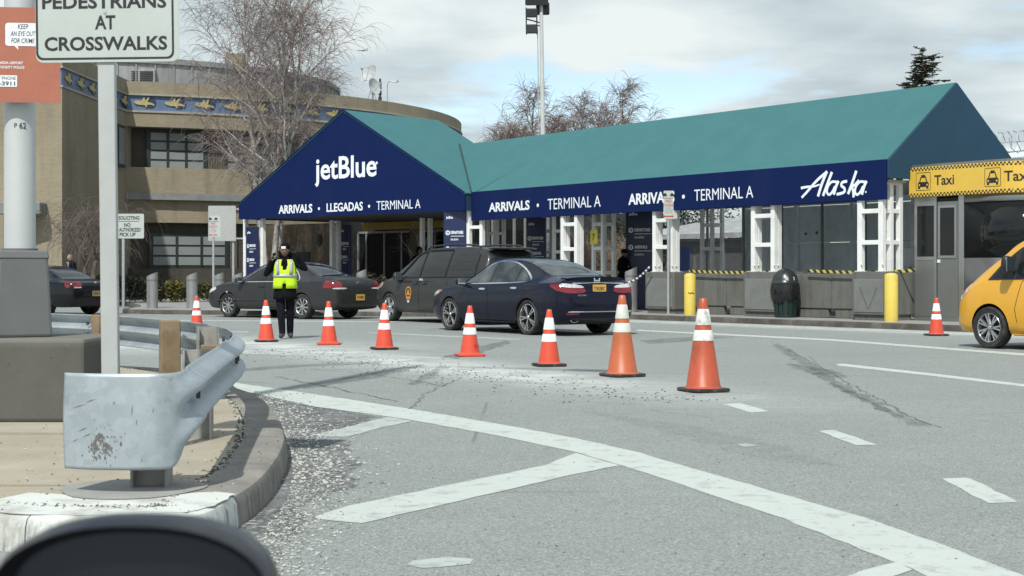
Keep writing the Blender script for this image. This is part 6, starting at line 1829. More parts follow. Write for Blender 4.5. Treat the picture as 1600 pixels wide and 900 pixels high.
for sd in 'LR': B.line(sd, [(3.3, .46), (2.46, .47), (1.3, .475), (.46, .47)], .006, .016, 'side_moulding', GREYP_)
B.mirror(2.24, 1.0, .20, .14, .93)

# ------------------------------------------------------------------ dark grey minivan with the crest on its door
st = [(-1.06, .46, .72, .74, .72, .60), (-1.03, .36, .98, 1.05, .84, .68), (-.98, .30, 1.06, 1.38, .88, .67), (-.90, .26, 1.07, 1.60, .92, .66), (-.72, .23, 1.075, 1.735, .95, .655), (-.3, .22, 1.075, 1.775, .97, .655), (.4, .22, 1.07, 1.795, .985, .655),
      (1.1, .22, 1.06, 1.795, .985, .655), (1.7, .22, 1.05, 1.77, .985, .655), (2.15, .22, 1.045, 1.66, .985, .66), (2.55, .22, 1.04, 1.46, .985, .69), (2.95, .22, 1.03, 1.22, .975, .74), (3.15, .22, 1.01, 1.11, .965, .76),
      (3.45, .23, .95, 1.03, .94, .74), (3.72, .25, .84, .91, .88, .68), (3.90, .29, .72, .77, .78, .60), (4.0, .40, .60, .64, .60, .45)]
VANP = car_paint('graphite_van_paint', (.025, .0265, .0272), .38, .2, .22, .22, spec=.2)
H3 = Vector((-.575, .818, 0)).normalized(); lat = Vector((H3.y, -H3.x, 0))
fl_ = G(613.5, 501.6)
V = Car('parked_minivan', 'dark grey minivan with an orange crest on its front door, beyond the blue sedan', fl_ - H3 * 3.03 + lat * .85, H3, st, VANP, 3.03, .345, .385, .22)
V.wheels('five', 1.72, .225, .70)
fd = [(2.62, .30), (2.68, .62), (2.60, 1.02), (1.62, 1.05), (1.60, .30)]; rd = [(1.56, .30), (1.58, 1.05), (.46, 1.06), (.30, .80), (.42, .45), (.46, .30)]
fw = [(2.56, 1.07), (2.10, 1.46), (1.92, 1.58), (1.64, 1.64), (1.62, 1.085)]; rw = [(1.52, 1.085), (1.54, 1.655), (.52, 1.675), (.50, 1.10)]; qw = [(.40, 1.10), (.42, 1.675), (-.48, 1.655), (-.62, 1.57), (-.66, 1.115)]
door_set(V, [fd, rd], [(0, fw), (1, rw), (None, qw)], [(grow(fw, .02), BLACK), (grow(rw, .02), BLACK), (grow(qw, .02), BLACK)], TINT, [(0, 1.78, .93, BLACK), (1, 1.36, .935, BLACK)])
V.panel('T', chaikin([(2.98, .74), (2.0, .60), (1.94, .5), (1.94, -.5), (2.0, -.60), (2.98, -.74), (3.04, -.5), (3.04, .5)], 1), .006, 'windscreen', TINT, res=.12)
V.panel('B', chaikin([(-.70, 1.12), (.70, 1.12), (.62, 1.62), (-.62, 1.62)], 1), .006, 'rear_window', TINT, res=.12)
m = MB(); m.add(*shell_box((-.90, 0, 1.735), (.34, 1.30, .06))); m.build('roof_spoiler', VANP, V.root, smooth=60)
m = MB(); m.box((-1.05, 0, 1.725), (.02, .34, .03)); m.build('brake_light', REDLENS, V.root)
for sg in (1, -1):
    m = MB(); m.tube([(1.75, sg * .60, 1.745), (1.6, sg * .61, 1.815), (.6, sg * .61, 1.845), (-.35, sg * .60, 1.815), (-.5, sg * .6, 1.76)], .022, 6); m.build('roof_rail', BLACK, V.root, smooth=60)
    sd = 'L' if sg > 0 else 'R'
    V.panel(sd, chaikin([(3.38, .86), (3.62, .80), (3.78, .74), (3.74, .84), (3.52, .96), (3.40, .96)], 1), .008, 'headlight', CLRLENS, res=.1)
    V.panel(sd, chaikin([(3.44, .88), (3.6, .83), (3.66, .86), (3.52, .94), (3.45, .94)], 1), .014, 'side_marker', AMBER, res=.1)
    V.line(sd, [(.42, 1.085), (-.60, 1.095)], .010, .014, 'door_track', BLACK)
    V.panel('B', chaikin([(sg * .86, .92), (sg * .70, .92), (sg * .68, 1.20), (sg * .84, 1.22)], 1), .012, 'tail_lamp', REDLENS, res=.1)
    V.line(sd, [(2.5, 1.10), (2.06, 1.52), (1.9, 1.625), (1.62, 1.69)], .03, .02, 'rain_guard', BLACK); V.line(sd, [(1.56, 1.70), (.52, 1.71)], .03, .02, 'rain_guard', BLACK)
V.mirror(2.42, 1.10, .22, .20, .98, BLACK)
# crest
ORC = mat('orange_crest', (.52, .22, .025), .5, var=.2, scale=60)
crest = V.panel('L', [(2.06 + .13 * math.cos(a), .71 + .15 * math.sin(a)) for a in [2 * pi * i / 20 for i in range(20)]], .0075, 'door_crest', ORC, res=.06)
V.panel('L', [(2.06 + .10 * math.cos(a), .715 + .115 * math.sin(a)) for a in [2 * pi * i / 20 for i in range(20)]], .0095, 'crest_field', VANP, crest, res=.06)
V.panel('L', [(2.13, .66), (2.13, .695), (2.10, .70), (2.095, .76), (2.05, .785), (2.02, .75), (2.03, .71), (1.99, .70), (1.98, .66)], .0115, 'crest_emblem', ORC, crest, res=.08)
V.panel('L', [(2.16, .575), (2.13, .63), (1.99, .63), (1.96, .575), (2.0, .545), (2.12, .545)], .0095, 'crest_scroll', ORC, crest, res=.08)
p, n_ = V.ray('L', 2.06, .50); m = MB(); write(m, '98', -.045, -.03, .09, .055, frame(p + Vector((0, .012, 0)), (-1, 0, 0), (0, 0, 1), (0, 1, 0)), bold=.03); stuff(m.build('lettering', LETTER, V.root))
p, n_ = V.ray('L', 1.50, 1.02); m = MB(); write(m, 'T712', 0, -.02, .16, .045, frame(p + Vector((.1, .014, 0)), (-1, 0, 0), (0, 0, 1), (0, 1, 0)), bold=.03); stuff(m.build('lettering', LETTER, V.root))

# ------------------------------------------------------------------ black sedan at the far left
st = [(-1.14, .44, .72, .74, .70, .56), (-1.10, .30, .90, .94, .84, .68), (-1.0, .25, .955, 1.0, .89, .71), (-.7, .24, .965, 1.015, .925, .69), (-.45, .23, .975, 1.055, .935, .66),
      (0, .23, .99, 1.27, .94, .60), (.45, .23, .98, 1.41, .945, .58), (.95, .23, .97, 1.475, .945, .575), (1.4, .23, .965, 1.48, .945, .575), (1.8, .23, .96, 1.43, .945, .58), (2.2, .23, .955, 1.27, .945, .62),
      (2.6, .23, .95, 1.06, .94, .70), (3.0, .23, .93, 1.0, .935, .74), (3.5, .23, .89, .96, .92, .74), (3.85, .26, .80, .86, .88, .70), (3.95, .36, .66, .70, .80, .62)]
BLKP = car_paint('black_paint', (.005, .0055, .007), .25, .0, .45, spec=.2)
H4 = Vector((-.85, .527, 0)).normalized()
C4 = Car('parked_sedan', 'black sedan at the far left, half hidden behind the lamp base and crosswalk sign pole', P(149, HY, 41.6) - Vector((0, 0, HC)) + H4 * 1.1, H4, st, BLKP, 3.05, .345, .38, .225)
C4.wheels('five', 1.61, .225, .68); C4.root.scale = (1, 1, .955)
fd = [(2.5, .30), (2.52, .62), (2.42, .93), (1.40, .955), (1.38, .30)]; rd = [(1.34, .30), (1.36, .955), (.2, .97), (.08, .80), (.32, .62), (.46, .30)]
fw = [(2.34, .985), (2.0, 1.18), (1.74, 1.32), (1.42, 1.395), (1.40, 1.0)]; rw = [(1.32, 1.0), (1.34, 1.40), (.92, 1.38), (.55, 1.28), (.25, 1.02)]
door_set(C4, [fd, rd], [(0, fw), (1, rw)], None, TINT, [(0, 1.55, .87, BLACK), (1, .5, .89, BLACK)])
C4.panel('T', chaikin([(-.42, .60), (.40, .54), (.46, .45), (.46, -.45), (.40, -.54), (-.42, -.60), (-.47, -.5), (-.47, .5)], 1), .006, 'rear_window', TINT, res=.1)
C4.panel('T', chaikin([(2.62, .69), (1.88, .55), (1.82, .45), (1.82, -.45), (1.88, -.55), (2.62, -.69), (2.68, -.5), (2.68, .5)], 1), .006, 'windscreen', TINT, res=.1)
for sg in (1, -1):
    C4.panel('B', chaikin([(sg * .82, .80), (sg * .52, .80), (sg * .50, .97), (sg * .80, .99)], 1), .012, 'tail_lamp', REDLENS, res=.08)
    C4.panel('B', chaikin([(sg * .78, .80), (sg * .54, .80), (sg * .54, .83), (sg * .78, .83)], 0), .016, 'lamp_lens', CLRLENS, res=.08)
    C4.panel('L' if sg > 0 else 'R', chaikin([(-.82, .98), (-1.03, .96), (-1.05, .80), (-.90, .81)], 1), .010, 'tail_lamp', REDLENS, res=.08)
C4.line('B', [(-.8 + 1.6 * i / 16, .735) for i in range(17)], .004, .008, 'bumper_crease', BLKP)
m = MB(); p, n_ = C4.ray('B', 0, .95); m.lathe([(0, .01), (.045, .008), (.045, 0)], 12, frame(p, (0, -1, 0), (0, 0, 1), (-1, 0, 0))); m.build('badge', CHROME, C4.root)
plate(C4, 'B', 0, .64, 'GHK2', mtl=mat('dim_plate', (.33, .22, .09), .5))
C4.panel('B', [(-.62, .27), (-.2, .27), (-.2, .30), (-.62, .30)], .01, 'exhaust_trim', CHROME, res=.1)

# ------------------------------------------------------------------ yellow taxi van cut by the right edge
st = [(-.95, .40, .80, .90, .70, .60), (-.92, .28, 1.08, 1.75, .82, .66), (-.8, .24, 1.10, 1.85, .86, .67), (0, .22, 1.10, 1.88, .865, .67), (1.2, .22, 1.09, 1.88, .865, .67), (1.7, .22, 1.07, 1.82, .865, .67), (2.1, .22, 1.06, 1.80, .865, .68),
      (2.5, .22, 1.07, 1.67, .862, .69), (2.85, .22, 1.07, 1.43, .857, .71), (3.1, .22, 1.04, 1.27, .85, .70), (3.36, .22, .96, 1.10, .835, .67), (3.56, .235, .83, .95, .79, .61), (3.69, .27, .66, .76, .70, .53), (3.75, .36, .56, .60, .58, .42)]
TAXIP = car_paint('taxi_yellow_paint', (.66, .335, .024), .28, .0, .7)
H5 = Vector((-.50, .866, 0)).normalized(); lat = Vector((H5.y, -H5.x, 0))
fl_ = G(1552, 544.5)
X5 = Car('yellow_taxi', 'bright yellow taxi van nosing in at the right edge of the view', fl_ - H5 * 2.93 + lat * .76, H5, st, TAXIP, 2.93, .325, .375, .2)
X5.wheels('ten', 1.545, .205, .70)
fd = [(2.36, .30), (2.42, .62), (2.30, 1.04), (1.38, 1.07), (1.36, .30)]; rd = [(1.32, .30), (1.34, 1.07), (.4, 1.09), (.36, .3)]
fw = [(2.42, 1.10), (2.36, 1.52), (2.02, 1.67), (1.42, 1.74), (1.40, 1.12)]; rw = [(1.30, 1.10), (1.32, 1.72), (.44, 1.74), (.42, 1.12)]; sw = [(2.86, 1.0), (2.66, 1.13), (2.46, 1.36), (2.42, 1.02)]
door_set(X5, [fd, rd], [(0, fw), (1, rw)], [([(2.98, 1.06), (2.72, 1.33), (2.42, 1.54), (2.08, 1.70), (1.36, 1.77), (1.36, 1.10), (2.4, 1.07)], BLACK)], TINT, [(0, 1.56, .92, BLACK), (1, .9, .94, BLACK)])
X5.both([(2.88, 1.09), (2.68, 1.31), (2.50, 1.44), (2.48, 1.10)], .016, 'quarter_window', TINT, res=.1)
X5.panel('T', chaikin([(2.9, .70), (2.0, .60), (1.94, .5), (1.94, -.5), (2.0, -.60), (2.9, -.70), (2.96, -.5), (2.96, .5)], 1), .006, 'windscreen', TINT, res=.12)
for sg in (1, -1):
    sd = 'L' if sg > 0 else 'R'
    X5.panel(sd, chaikin([(3.36, .90), (3.52, .80), (3.62, .76), (3.60, .86), (3.46, .98), (3.36, 1.0)], 1), .008, 'headlight', CLRLENS, res=.08)
    X5.panel(sd, chaikin([(3.46, .86), (3.55, .82), (3.55, .88), (3.50, .93), (3.46, .93)], 1), .013, 'side_marker', mat('red_amber_lens', (.45, .07, .02), .2), res=.08)
    X5.panel('F', chaikin([(sg * .78, .72), (sg * .5, .70), (sg * .52, .80), (sg * .76, .86)], 1), .01, 'headlight', CLRLENS, res=.08)
X5.panel('F', [(-.45, .36), (.45, .36), (.5, .52), (-.5, .52)], .006, 'grille', BLACK, res=.1)
X5.panel('L', chaikin([(3.28, .50), (3.34, .50), (3.345, .58), (3.285, .58)], 1), .004, 'bumper_seam', SEAMD, res=.1) if False else None
for z in (.235,):
    for sd in 'LR': X5.line(sd, [(2.5, z), (.45, z)], .004, .02, 'sill', TAXIP)
X5.mirror(2.46, 1.30, .18, .26, .89, BLACK)
# ================================================================== people
SKIN_D = mat('brown_skin', (.17, .090, .062), .55, var=.1, scale=20); SKIN_L = mat('pale_skin', (.50, .31, .23), .5, var=.06, scale=20)
COAT = mat('black_coat', (.006, .0065, .008), .9, var=.4, scale=14, bump=.4, bscale=30, spec=.1); TROU = mat('dark_trousers', (.009, .010, .014), .9, var=.35, scale=12, bump=.3, bscale=30, spec=.1)
SHOE = mat('grey_shoe', (.045, .045, .05), .7); SUIT = mat('navy_suit', (.009, .010, .016), .85, var=.2, scale=14, spec=.15)
def skin_mesh(joints, edges, radii, sub=2):
    """one continuous surface grown round a skeleton"""
    me = bpy.data.meshes.new('sk'); me.from_pydata(joints, edges, [])
    o = bpy.data.objects.new('sk', me); COL.objects.link(o)
    md = o.modifiers.new('skin', 'SKIN'); md.use_smooth_shade = True
    for i, r in enumerate(radii):
        sv = me.skin_vertices[0].data[i]; sv.radius = (r, r) if isinstance(r, (int, float)) else r; sv.use_root = (i == 0)
    if sub: sd = o.modifiers.new('sub', 'SUBSURF'); sd.levels = sub; sd.render_levels = sub
    m2 = bpy.data.meshes.new_from_object(o.evaluated_get(bpy.context.evaluated_depsgraph_get()))
    vs = [tuple(v.co) for v in m2.vertices]; fs = [tuple(p.vertices) for p in m2.polygons]
    bpy.data.objects.remove(o); bpy.data.meshes.remove(me); bpy.data.meshes.remove(m2)
    return vs, fs
def head_mesh(c, s=1.0, turn=0.0, nod=0.0):
    """sculpted head: skull, jaw, nose, brow, eye sockets, mouth, ears; faces -y"""
    n, k = 28, 22; vs = []; fs = []
    for i in range(k + 1):
        a = -pi / 2 + pi * i / k
        for j in range(n):
            t = 2 * pi * j / n
            x, y, z = math.cos(a) * math.sin(t) * .077, -math.cos(a) * math.cos(t) * .098, math.sin(a) * .118
            if z < 0: x *= 1 - .28 * (-z / .118) ** 1.3; y = y * (1 - .10 * (-z / .118)) - .010 * (-z / .118)
            fr = max(0, -y) / .098
            nose = math.exp(-(x / .013) ** 2) * (math.exp(-((z + .018) / .016) ** 2) * .024 + math.exp(-((z - .008) / .02) ** 2) * .011) * (1 if y < -.03 else 0)
            eye = sum(math.exp(-((x - q) / .014) ** 2 - ((z - .016) / .011) ** 2) for q in (-.031, .031)) * .009 * (1 if y < 0 else 0)
            brow = math.exp(-((z - .034) / .010) ** 2) * math.exp(-(x / .05) ** 2) * .005 * (1 if y < 0 else 0)
            lip = math.exp(-(x / .022) ** 2) * (math.exp(-((z + .052) / .006) ** 2) + math.exp(-((z + .064) / .006) ** 2)) * .005 * (1 if y < 0 else 0)
            mouth = math.exp(-(x / .024) ** 2 - ((z + .058) / .003) ** 2) * .004 * (1 if y < 0 else 0)
            chin = math.exp(-(x / .022) ** 2 - ((z + .098) / .016) ** 2) * .008 * (1 if y < 0 else 0)
            y -= nose - eye + brow + lip - mouth + chin
            vs.append((x * s, y * s, z * s))
    for i in range(k):
        for j in range(n): fs.append((i * n + j, i * n + (j + 1) % n, (i + 1) * n + (j + 1) % n, (i + 1) * n + j))
    for sg in (-1, 1):          # ears
        b = len(vs); e = MB(); e.sphere((sg * .079, .012, .0), (.012, .022, .033), 8, 6)
        vs += [tuple(v * s for v in p) for p in e.v]; fs += [tuple(b + q for q in f) for f in e.f]
    M = T(c) @ Matrix.Rotation(turn, 4, 'Z') @ Matrix.Rotation(nod, 4, 'X')
    return [tuple(M @ Vector(v)) for v in vs], fs, M
def hand(wrist, direction, palm, s=1.0, curl=.5, thumb=1):
    """palm with four unequal bent fingers and a thumb from its side"""
    d = Vector(direction).normalized(); p_ = Vector(palm).normalized(); sd = d.cross(p_).normalized(); p_ = sd.cross(d).normalized()
    w_ = Vector(wrist)
    J = [w_, w_ + d * .035 * s, w_ + d * .085 * s]; E = [(0, 1), (1, 2)]; R = [.022 * s, (.034 * s, .018 * s), (.036 * s, .016 * s)]
    vs, fs = skin_mesh([tuple(j) for j in J], E, R, 1)
    for k, (off, ln) in enumerate(((-.030, .072), (-.010, .082), (.010, .078), (.029, .060))):
        b = w_ + d * .075 * s + sd * off * s; pts = [b]; dd = d.copy()
        for q in range(3):
            dd = (dd + p_ * curl * (.5 + .25 * q)).normalized(); pts.append(pts[-1] + dd * ln * s * (.42, .32, .26)[q])
        v2, f2 = skin_mesh([tuple(j) for j in pts], [(0, 1), (1, 2), (2, 3)], [.0095 * s, .009 * s, .0085 * s, .007 * s], 1)
        c = len(vs); vs += v2; fs += [tuple(c + i for i in f) for f in f2]
    b = w_ + d * .03 * s + sd * .026 * s * thumb; pts = [b, b + (d * .6 + sd * thumb * .8) * .035 * s, b + (d * 1.0 + sd * thumb * .9 + p_ * .3) * .058 * s]
    v2, f2 = skin_mesh([tuple(j) for j in pts], [(0, 1), (1, 2)], [.011 * s, .010 * s, .008 * s], 1)
    c = len(vs); vs += v2; fs += [tuple(c + i for i in f) for f in f2]
    return vs, fs
def person(label, loc, rz, arms, mats, H=1.72, turn=0.0, nod=0.0, coat=True, stance=(.10, .10), step=(0, 0), group=None, coat_len=.70, hands_skin=True, lean=0.0):
    """mats: coat, trousers, skin, shoes, hands.  arms: (elbow, hand, hand direction) per side, left (+x) first. Faces -y."""
    s = H / 1.72; r = thing('person', label, 'person', loc, rz, group)
    def q(*p): return tuple(v * s for v in p)
    J = [q(0, 0, .93), q(0, .0, 1.08), q(0, .0 - lean, 1.25), q(0, .01 - lean, 1.40), q(0, .0 - lean * 1.2, 1.50), q(0, -.012 - lean * 1.4, 1.57)]
    E = [(0, 1), (1, 2), (2, 3), (3, 4), (4, 5)]
    R = [(.165 * s, .12 * s), (.16 * s, .115 * s), (.185 * s, .125 * s), (.15 * s, .10 * s), .062 * s, .055 * s]
    for k, sg in enumerate((1, -1)):
        sh = len(J); (el, ha, hd) = arms[k]
        J += [q(sg * .175, .01 - lean, 1.415), q(*el), q(*ha)]; E += [(3, sh), (sh, sh + 1), (sh + 1, sh + 2)]; R += [.078 * s, .058 * s, .042 * s]
        hp = len(J); fx = sg * (.095); st_ = stance[k]; fy = step[k]
        J += [q(fx, 0, .86), q(sg * (.095 + st_) / 2, -.01 + fy * .5, .48), q(sg * st_, .02 + fy, .085), q(sg * (st_ + .03), -.11 + fy, .045)]
        E += [(0, hp), (hp, hp + 1), (hp + 1, hp + 2), (hp + 2, hp + 3)]; R += [.105 * s, .078 * s, .064 * s, (.046 * s, .036 * s)]
    vs, fs = skin_mesh(J, E, R, 2)
    hv, hf, HM = head_mesh(q(0, -.03 - lean * 1.5, 1.625), s, turn, nod)
    mi = []
    for f in fs:
        c = [sum(vs[i][k] for i in f) / len(f) / s for k in range(3)]
        arm = abs(c[0]) > .20
        mi.append(0 if (c[2] > .90 or (arm and c[2] > .8)) else 3 if c[2] < .10 else 1)
        if c[2] > 1.535 and abs(c[0]) < .09: mi[-1] = 2 if not coat else 0
    mb = MB(); mb.add(vs, fs); mb.mi = mi; mb.add(hv, hf, mi=2)
    for k, sg in enumerate((1, -1)):
        (el, ha, hd) = arms[k]; v2, f2 = hand(q(*ha), hd, (-sg * .6, -.5, .2) if hd[2] > 0 else (-sg, 0, 0), s, .35, -sg)
        mb.add(v2, f2, mi=4)
    body = mb.build('body', mats, r, smooth=180)
    # eyes
    m = MB()
    for sg in (-1, 1): m.sphere((sg * .031 * s, -.086 * s, .016 * s), .010 * s, 8, 6)
    e = m.build('eyes', mat('eye_dark', (.03, .025, .022), .2), r); stuff(e); e.matrix_local = HM
    if coat:       # skirt of the coat hanging below the waist
        m = MB(); n = 24; vs = []
        for z, rx, ry in ((1.02, .178, .135), (.92, .20, .15), (.80, .215, .165), (coat_len, .225, .175)):
            for j in range(n):
                a = 2 * pi * j / n; wv = 1 + .03 * math.sin(5 * a + z * 9)
                vs.append(q(rx * math.sin(a) * wv, -ry * math.cos(a) * wv, z))
        m.add(vs, [(i * n + (j + 1) % n, i * n + j, (i + 1) * n + j, (i + 1) * n + (j + 1) % n) for i in range(3) for j in range(n)])
        o = m.build('coat_skirt', mats[0], r, smooth=60); sd = o.modifiers.new('thick', 'SOLIDIFY'); sd.thickness = .015
    return r, s, HM

# --- the guard in the yellow vest, both hands up at the hood
gp = G(445.5, 529.5)
g, s, HM = person('person in a black hooded coat, hi-vis yellow vest and cap, hands raised to the head', gp, .06,
    [((.40, -.06, 1.27), (.21, -.10, 1.56), (-.45, -.1, 1)), ((-.36, -.08, 1.16), (-.23, -.12, 1.46), (.4, -.1, 1))],
    [COAT, TROU, SKIN_D, SHOE, BLACK], H=1.66, turn=-.05, nod=.05, stance=(.075, .045), step=(.16, -.06), coat_len=.73)
def q(*p): return Vector(p) * s
VEST = mat('hi_vis_yellow', (.50, .80, .012), .6, var=.08, scale=9, bump=.3, bscale=22); REFL = mat('reflective_tape', (.36, .37, .38), .35, var=.06)
n = 40
def vest_ring(z, rx, ry, y0=0.0, grow_=0.0):
    o = []
    for j in range(n + 1):
        a = -pi + 2 * pi * j / n
        e = 2.6
        ca, sa = math.cos(a), math.sin(a)
        k = (abs(sa) ** e + abs(ca) ** e) ** (-1 / e)
        o.append((rx * k * sa, -ry * k * ca + y0))
    return o
rows = [(.93, .225, .165), (1.02, .218, .16), (1.12, .212, .158), (1.20, .215, .16), (1.27, .215, .160), (1.34, .208, .152), (1.41, .185, .135), (1.455, .15, .10)]
m = MB(); vs = []
for z, rx, ry in rows:
    for x, y in vest_ring(z, rx * .94, ry * .97, 0): vs.append(q(x, y, z))
fs = []
for i in range(len(rows) - 1):
    for j in range(n):
        a = -pi + 2 * pi * (j + .5) / n; z = (rows[i][0] + rows[i + 1][0]) / 2
        if z > 1.18 and abs(a) < (z - 1.18) * 1.35: continue          # neck opening
        if z < 1.03 and abs(a) < (1.04 - z) * 3.2: continue             # notch at the hem
        if z > 1.20 and abs(abs(a) - pi / 2) < .30 + (1.3 - abs(z - 1.3)) * .1: continue     # arm holes
        fs.append((i * (n + 1) + j, i * (n + 1) + j + 1, (i + 1) * (n + 1) + j + 1, (i + 1) * (n + 1) + j))
m.add(vs, fs); ve = m.build('vest', VEST, g, smooth=60); sd = ve.modifiers.new('thick', 'SOLIDIFY'); sd.thickness = .012; sd.offset = 1
def band_z(z0, z1):
    m = MB(); vs = []
    for z in (z0, z1):
        f = (z - 1.02) / .1
        for x, y in vest_ring(z, .2185 * .94, .1635 * .97): vs.append(q(x * 1.03, y * 1.05 - .004, z))
    m.add(vs, [(j, j + 1, n + 1 + j + 1, n + 1 + j) for j in range(n)]); o = m.build('reflective_band', REFL, ve, smooth=60); k = o.modifiers.new('thick', 'SOLIDIFY'); k.thickness = .008; k.offset = 1
band_z(1.135, 1.19)
for sg in (-1, 1):
    m = MB(); pts = [(sg * .115, 1.19), (sg * .12, 1.26), (sg * .125, 1.33), (sg * .125, 1.41), (sg * .12, 1.45)]
    vs = []
    for x, z in pts:
        ry = pchip([r_[0] for r_ in rows], [r_[2] for r_ in rows], z)
        vs += [q(x - .026, -ry * 1.02 - .014, z), q(x + .026, -ry * 1.02 - .014, z)]
    m.add(vs, [(2 * i, 2 * i + 1, 2 * i + 3, 2 * i + 2) for i in range(len(pts) - 1)]); o = m.build('reflective_band', REFL, ve, smooth=60); k = o.modifiers.new('thick', 'SOLIDIFY'); k.thickness = .01
# knitted cap with a white patch, hood behind
m = MB(); m.sphere((0, .012 * s, .068 * s), (.093 * s, .110 * s, .078 * s), 20, 12); cap = m.build('cap', mat('black_knit', (.006, .006, .007), .95, bump=.6, bscale=80, spec=.08), g, smooth=60); cap.matrix_local = HM
m = MB(); m.box((-.012 * s, -.100 * s, .075 * s), (.085 * s, .012, .045 * s)); pt = m.build('cap_patch', WHITE, cap); pt.rotation_euler = (.12, 0, 0)
m = MB(); write(m, 'SECURITY', -.036 * s, -.008 * s, .072 * s, .016 * s, Matrix(((1, 0, 0, -.012 * s), (0, 0, -1, -.112 * s), (0, 1, 0, .062 * s), (0, 0, 0, 1)))); stuff(m.build('lettering', BLACK, cap)) if False else None
m = MB(); m.add([tuple(q(.115 * math.sin(a) * (1 + .1 * k), .03 - .10 * math.cos(a) * (.6 if math.cos(a) > 0 else 1.1), 1.50 + .06 * k)) for k in range(3) for a in [2 * pi * i / 16 for i in range(16)]],
    [(k * 16 + j, k * 16 + (j + 1) % 16, (k + 1) * 16 + (j + 1) % 16, (k + 1) * 16 + j) for k in range(2) for j in range(16)]); hd_ = m.build('collar', COAT, g, smooth=60); k = hd_.modifiers.new('thick', 'SOLIDIFY'); k.thickness = .025
m = MB(); m.tube([q(-.03, -.135, 1.50), q(.0, -.165, 1.36), q(.02, -.17, 1.27)], .008, 5); m.tube([q(.03, -.135, 1.50), q(.035, -.165, 1.38), q(.04, -.17, 1.30)], .008, 5); stuff(m.build('drawstring', COAT, g))

# --- bald man in a suit by the terminal, beyond the black sedan
arms0 = [((.25, .03, 1.14), (.24, -.06, .90), (0, -.15, -1)), ((-.25, .03, 1.14), (-.24, -.06, .90), (0, -.15, -1))]
b, s, HM = person('bald person in a dark suit and white shirt behind the black sedan, looking down', P(111, HY, 52.6) - Vector((0, 0, HC - .12)), -.75, arms0, [SUIT, SUIT, SKIN_L, BLACK, SKIN_L], H=1.72, turn=-.1, nod=.35, coat=False)
m = MB(); m.prism([(-.055, 1.46), (.055, 1.46), (.0, 1.20)], .02, Matrix(((s, 0, 0, 0), (0, 0, -1, -.115 * s), (0, s, 0, 0), (0, 0, 0, 1)))); m.build('shirt_front', WHITE, b)
m = MB(); m.prism([(-.015, 1.45), (.015, 1.45), (.02, 1.24), (0, 1.21), (-.02, 1.24)], .01, Matrix(((s, 0, 0, 0), (0, 0, -1, -.135 * s), (0, s, 0, 0), (0, 0, 0, 1)))); m.build('tie', mat('blue_tie', (.03, .04, .09), .6), b)
# --- figures in the shade
d1, s, HM = person('person in black with a pale armband in the shade beside the steel bollard and rope', P(974, HY, 43.2) - Vector((0, 0, HC - .12)), 1.0, [((.24, -.08, 1.16), (.12, -.26, 1.10), (-.4, -.8, .1)), ((-.25, .02, 1.14), (-.20, -.20, 1.05), (.3, -.8, .1))], [COAT, COAT, SKIN_D, BLACK, SKIN_D], H=1.74, nod=.2)
m = MB(); m.sphere((0, .01 * s, .045 * s), (.092 * s, .108 * s, .085 * s), 16, 10); c = m.build('cap', COAT, d1, smooth=60); c.matrix_local = HM
m = MB(); m.tube([(.215, -.02, 1.28), (.225, -.03, 1.24)], .078, 10); m.build('armband', WHITE, d1)
d2, s, HM = person('person in a black hooded jacket standing by the glass doors beyond the van', P(655, HY, 52.0) - Vector((0, 0, HC - .12)), .5, arms0, [COAT, COAT, SKIN_D, BLACK, SKIN_D], H=1.95, nod=.1)
m = MB(); m.sphere((0, .02 * s, .02 * s), (.10 * s, .125 * s, .125 * s), 16, 10); c = m.build('hood', COAT, d2, smooth=60); c.matrix_local = HM @ T(0, .02, 0)
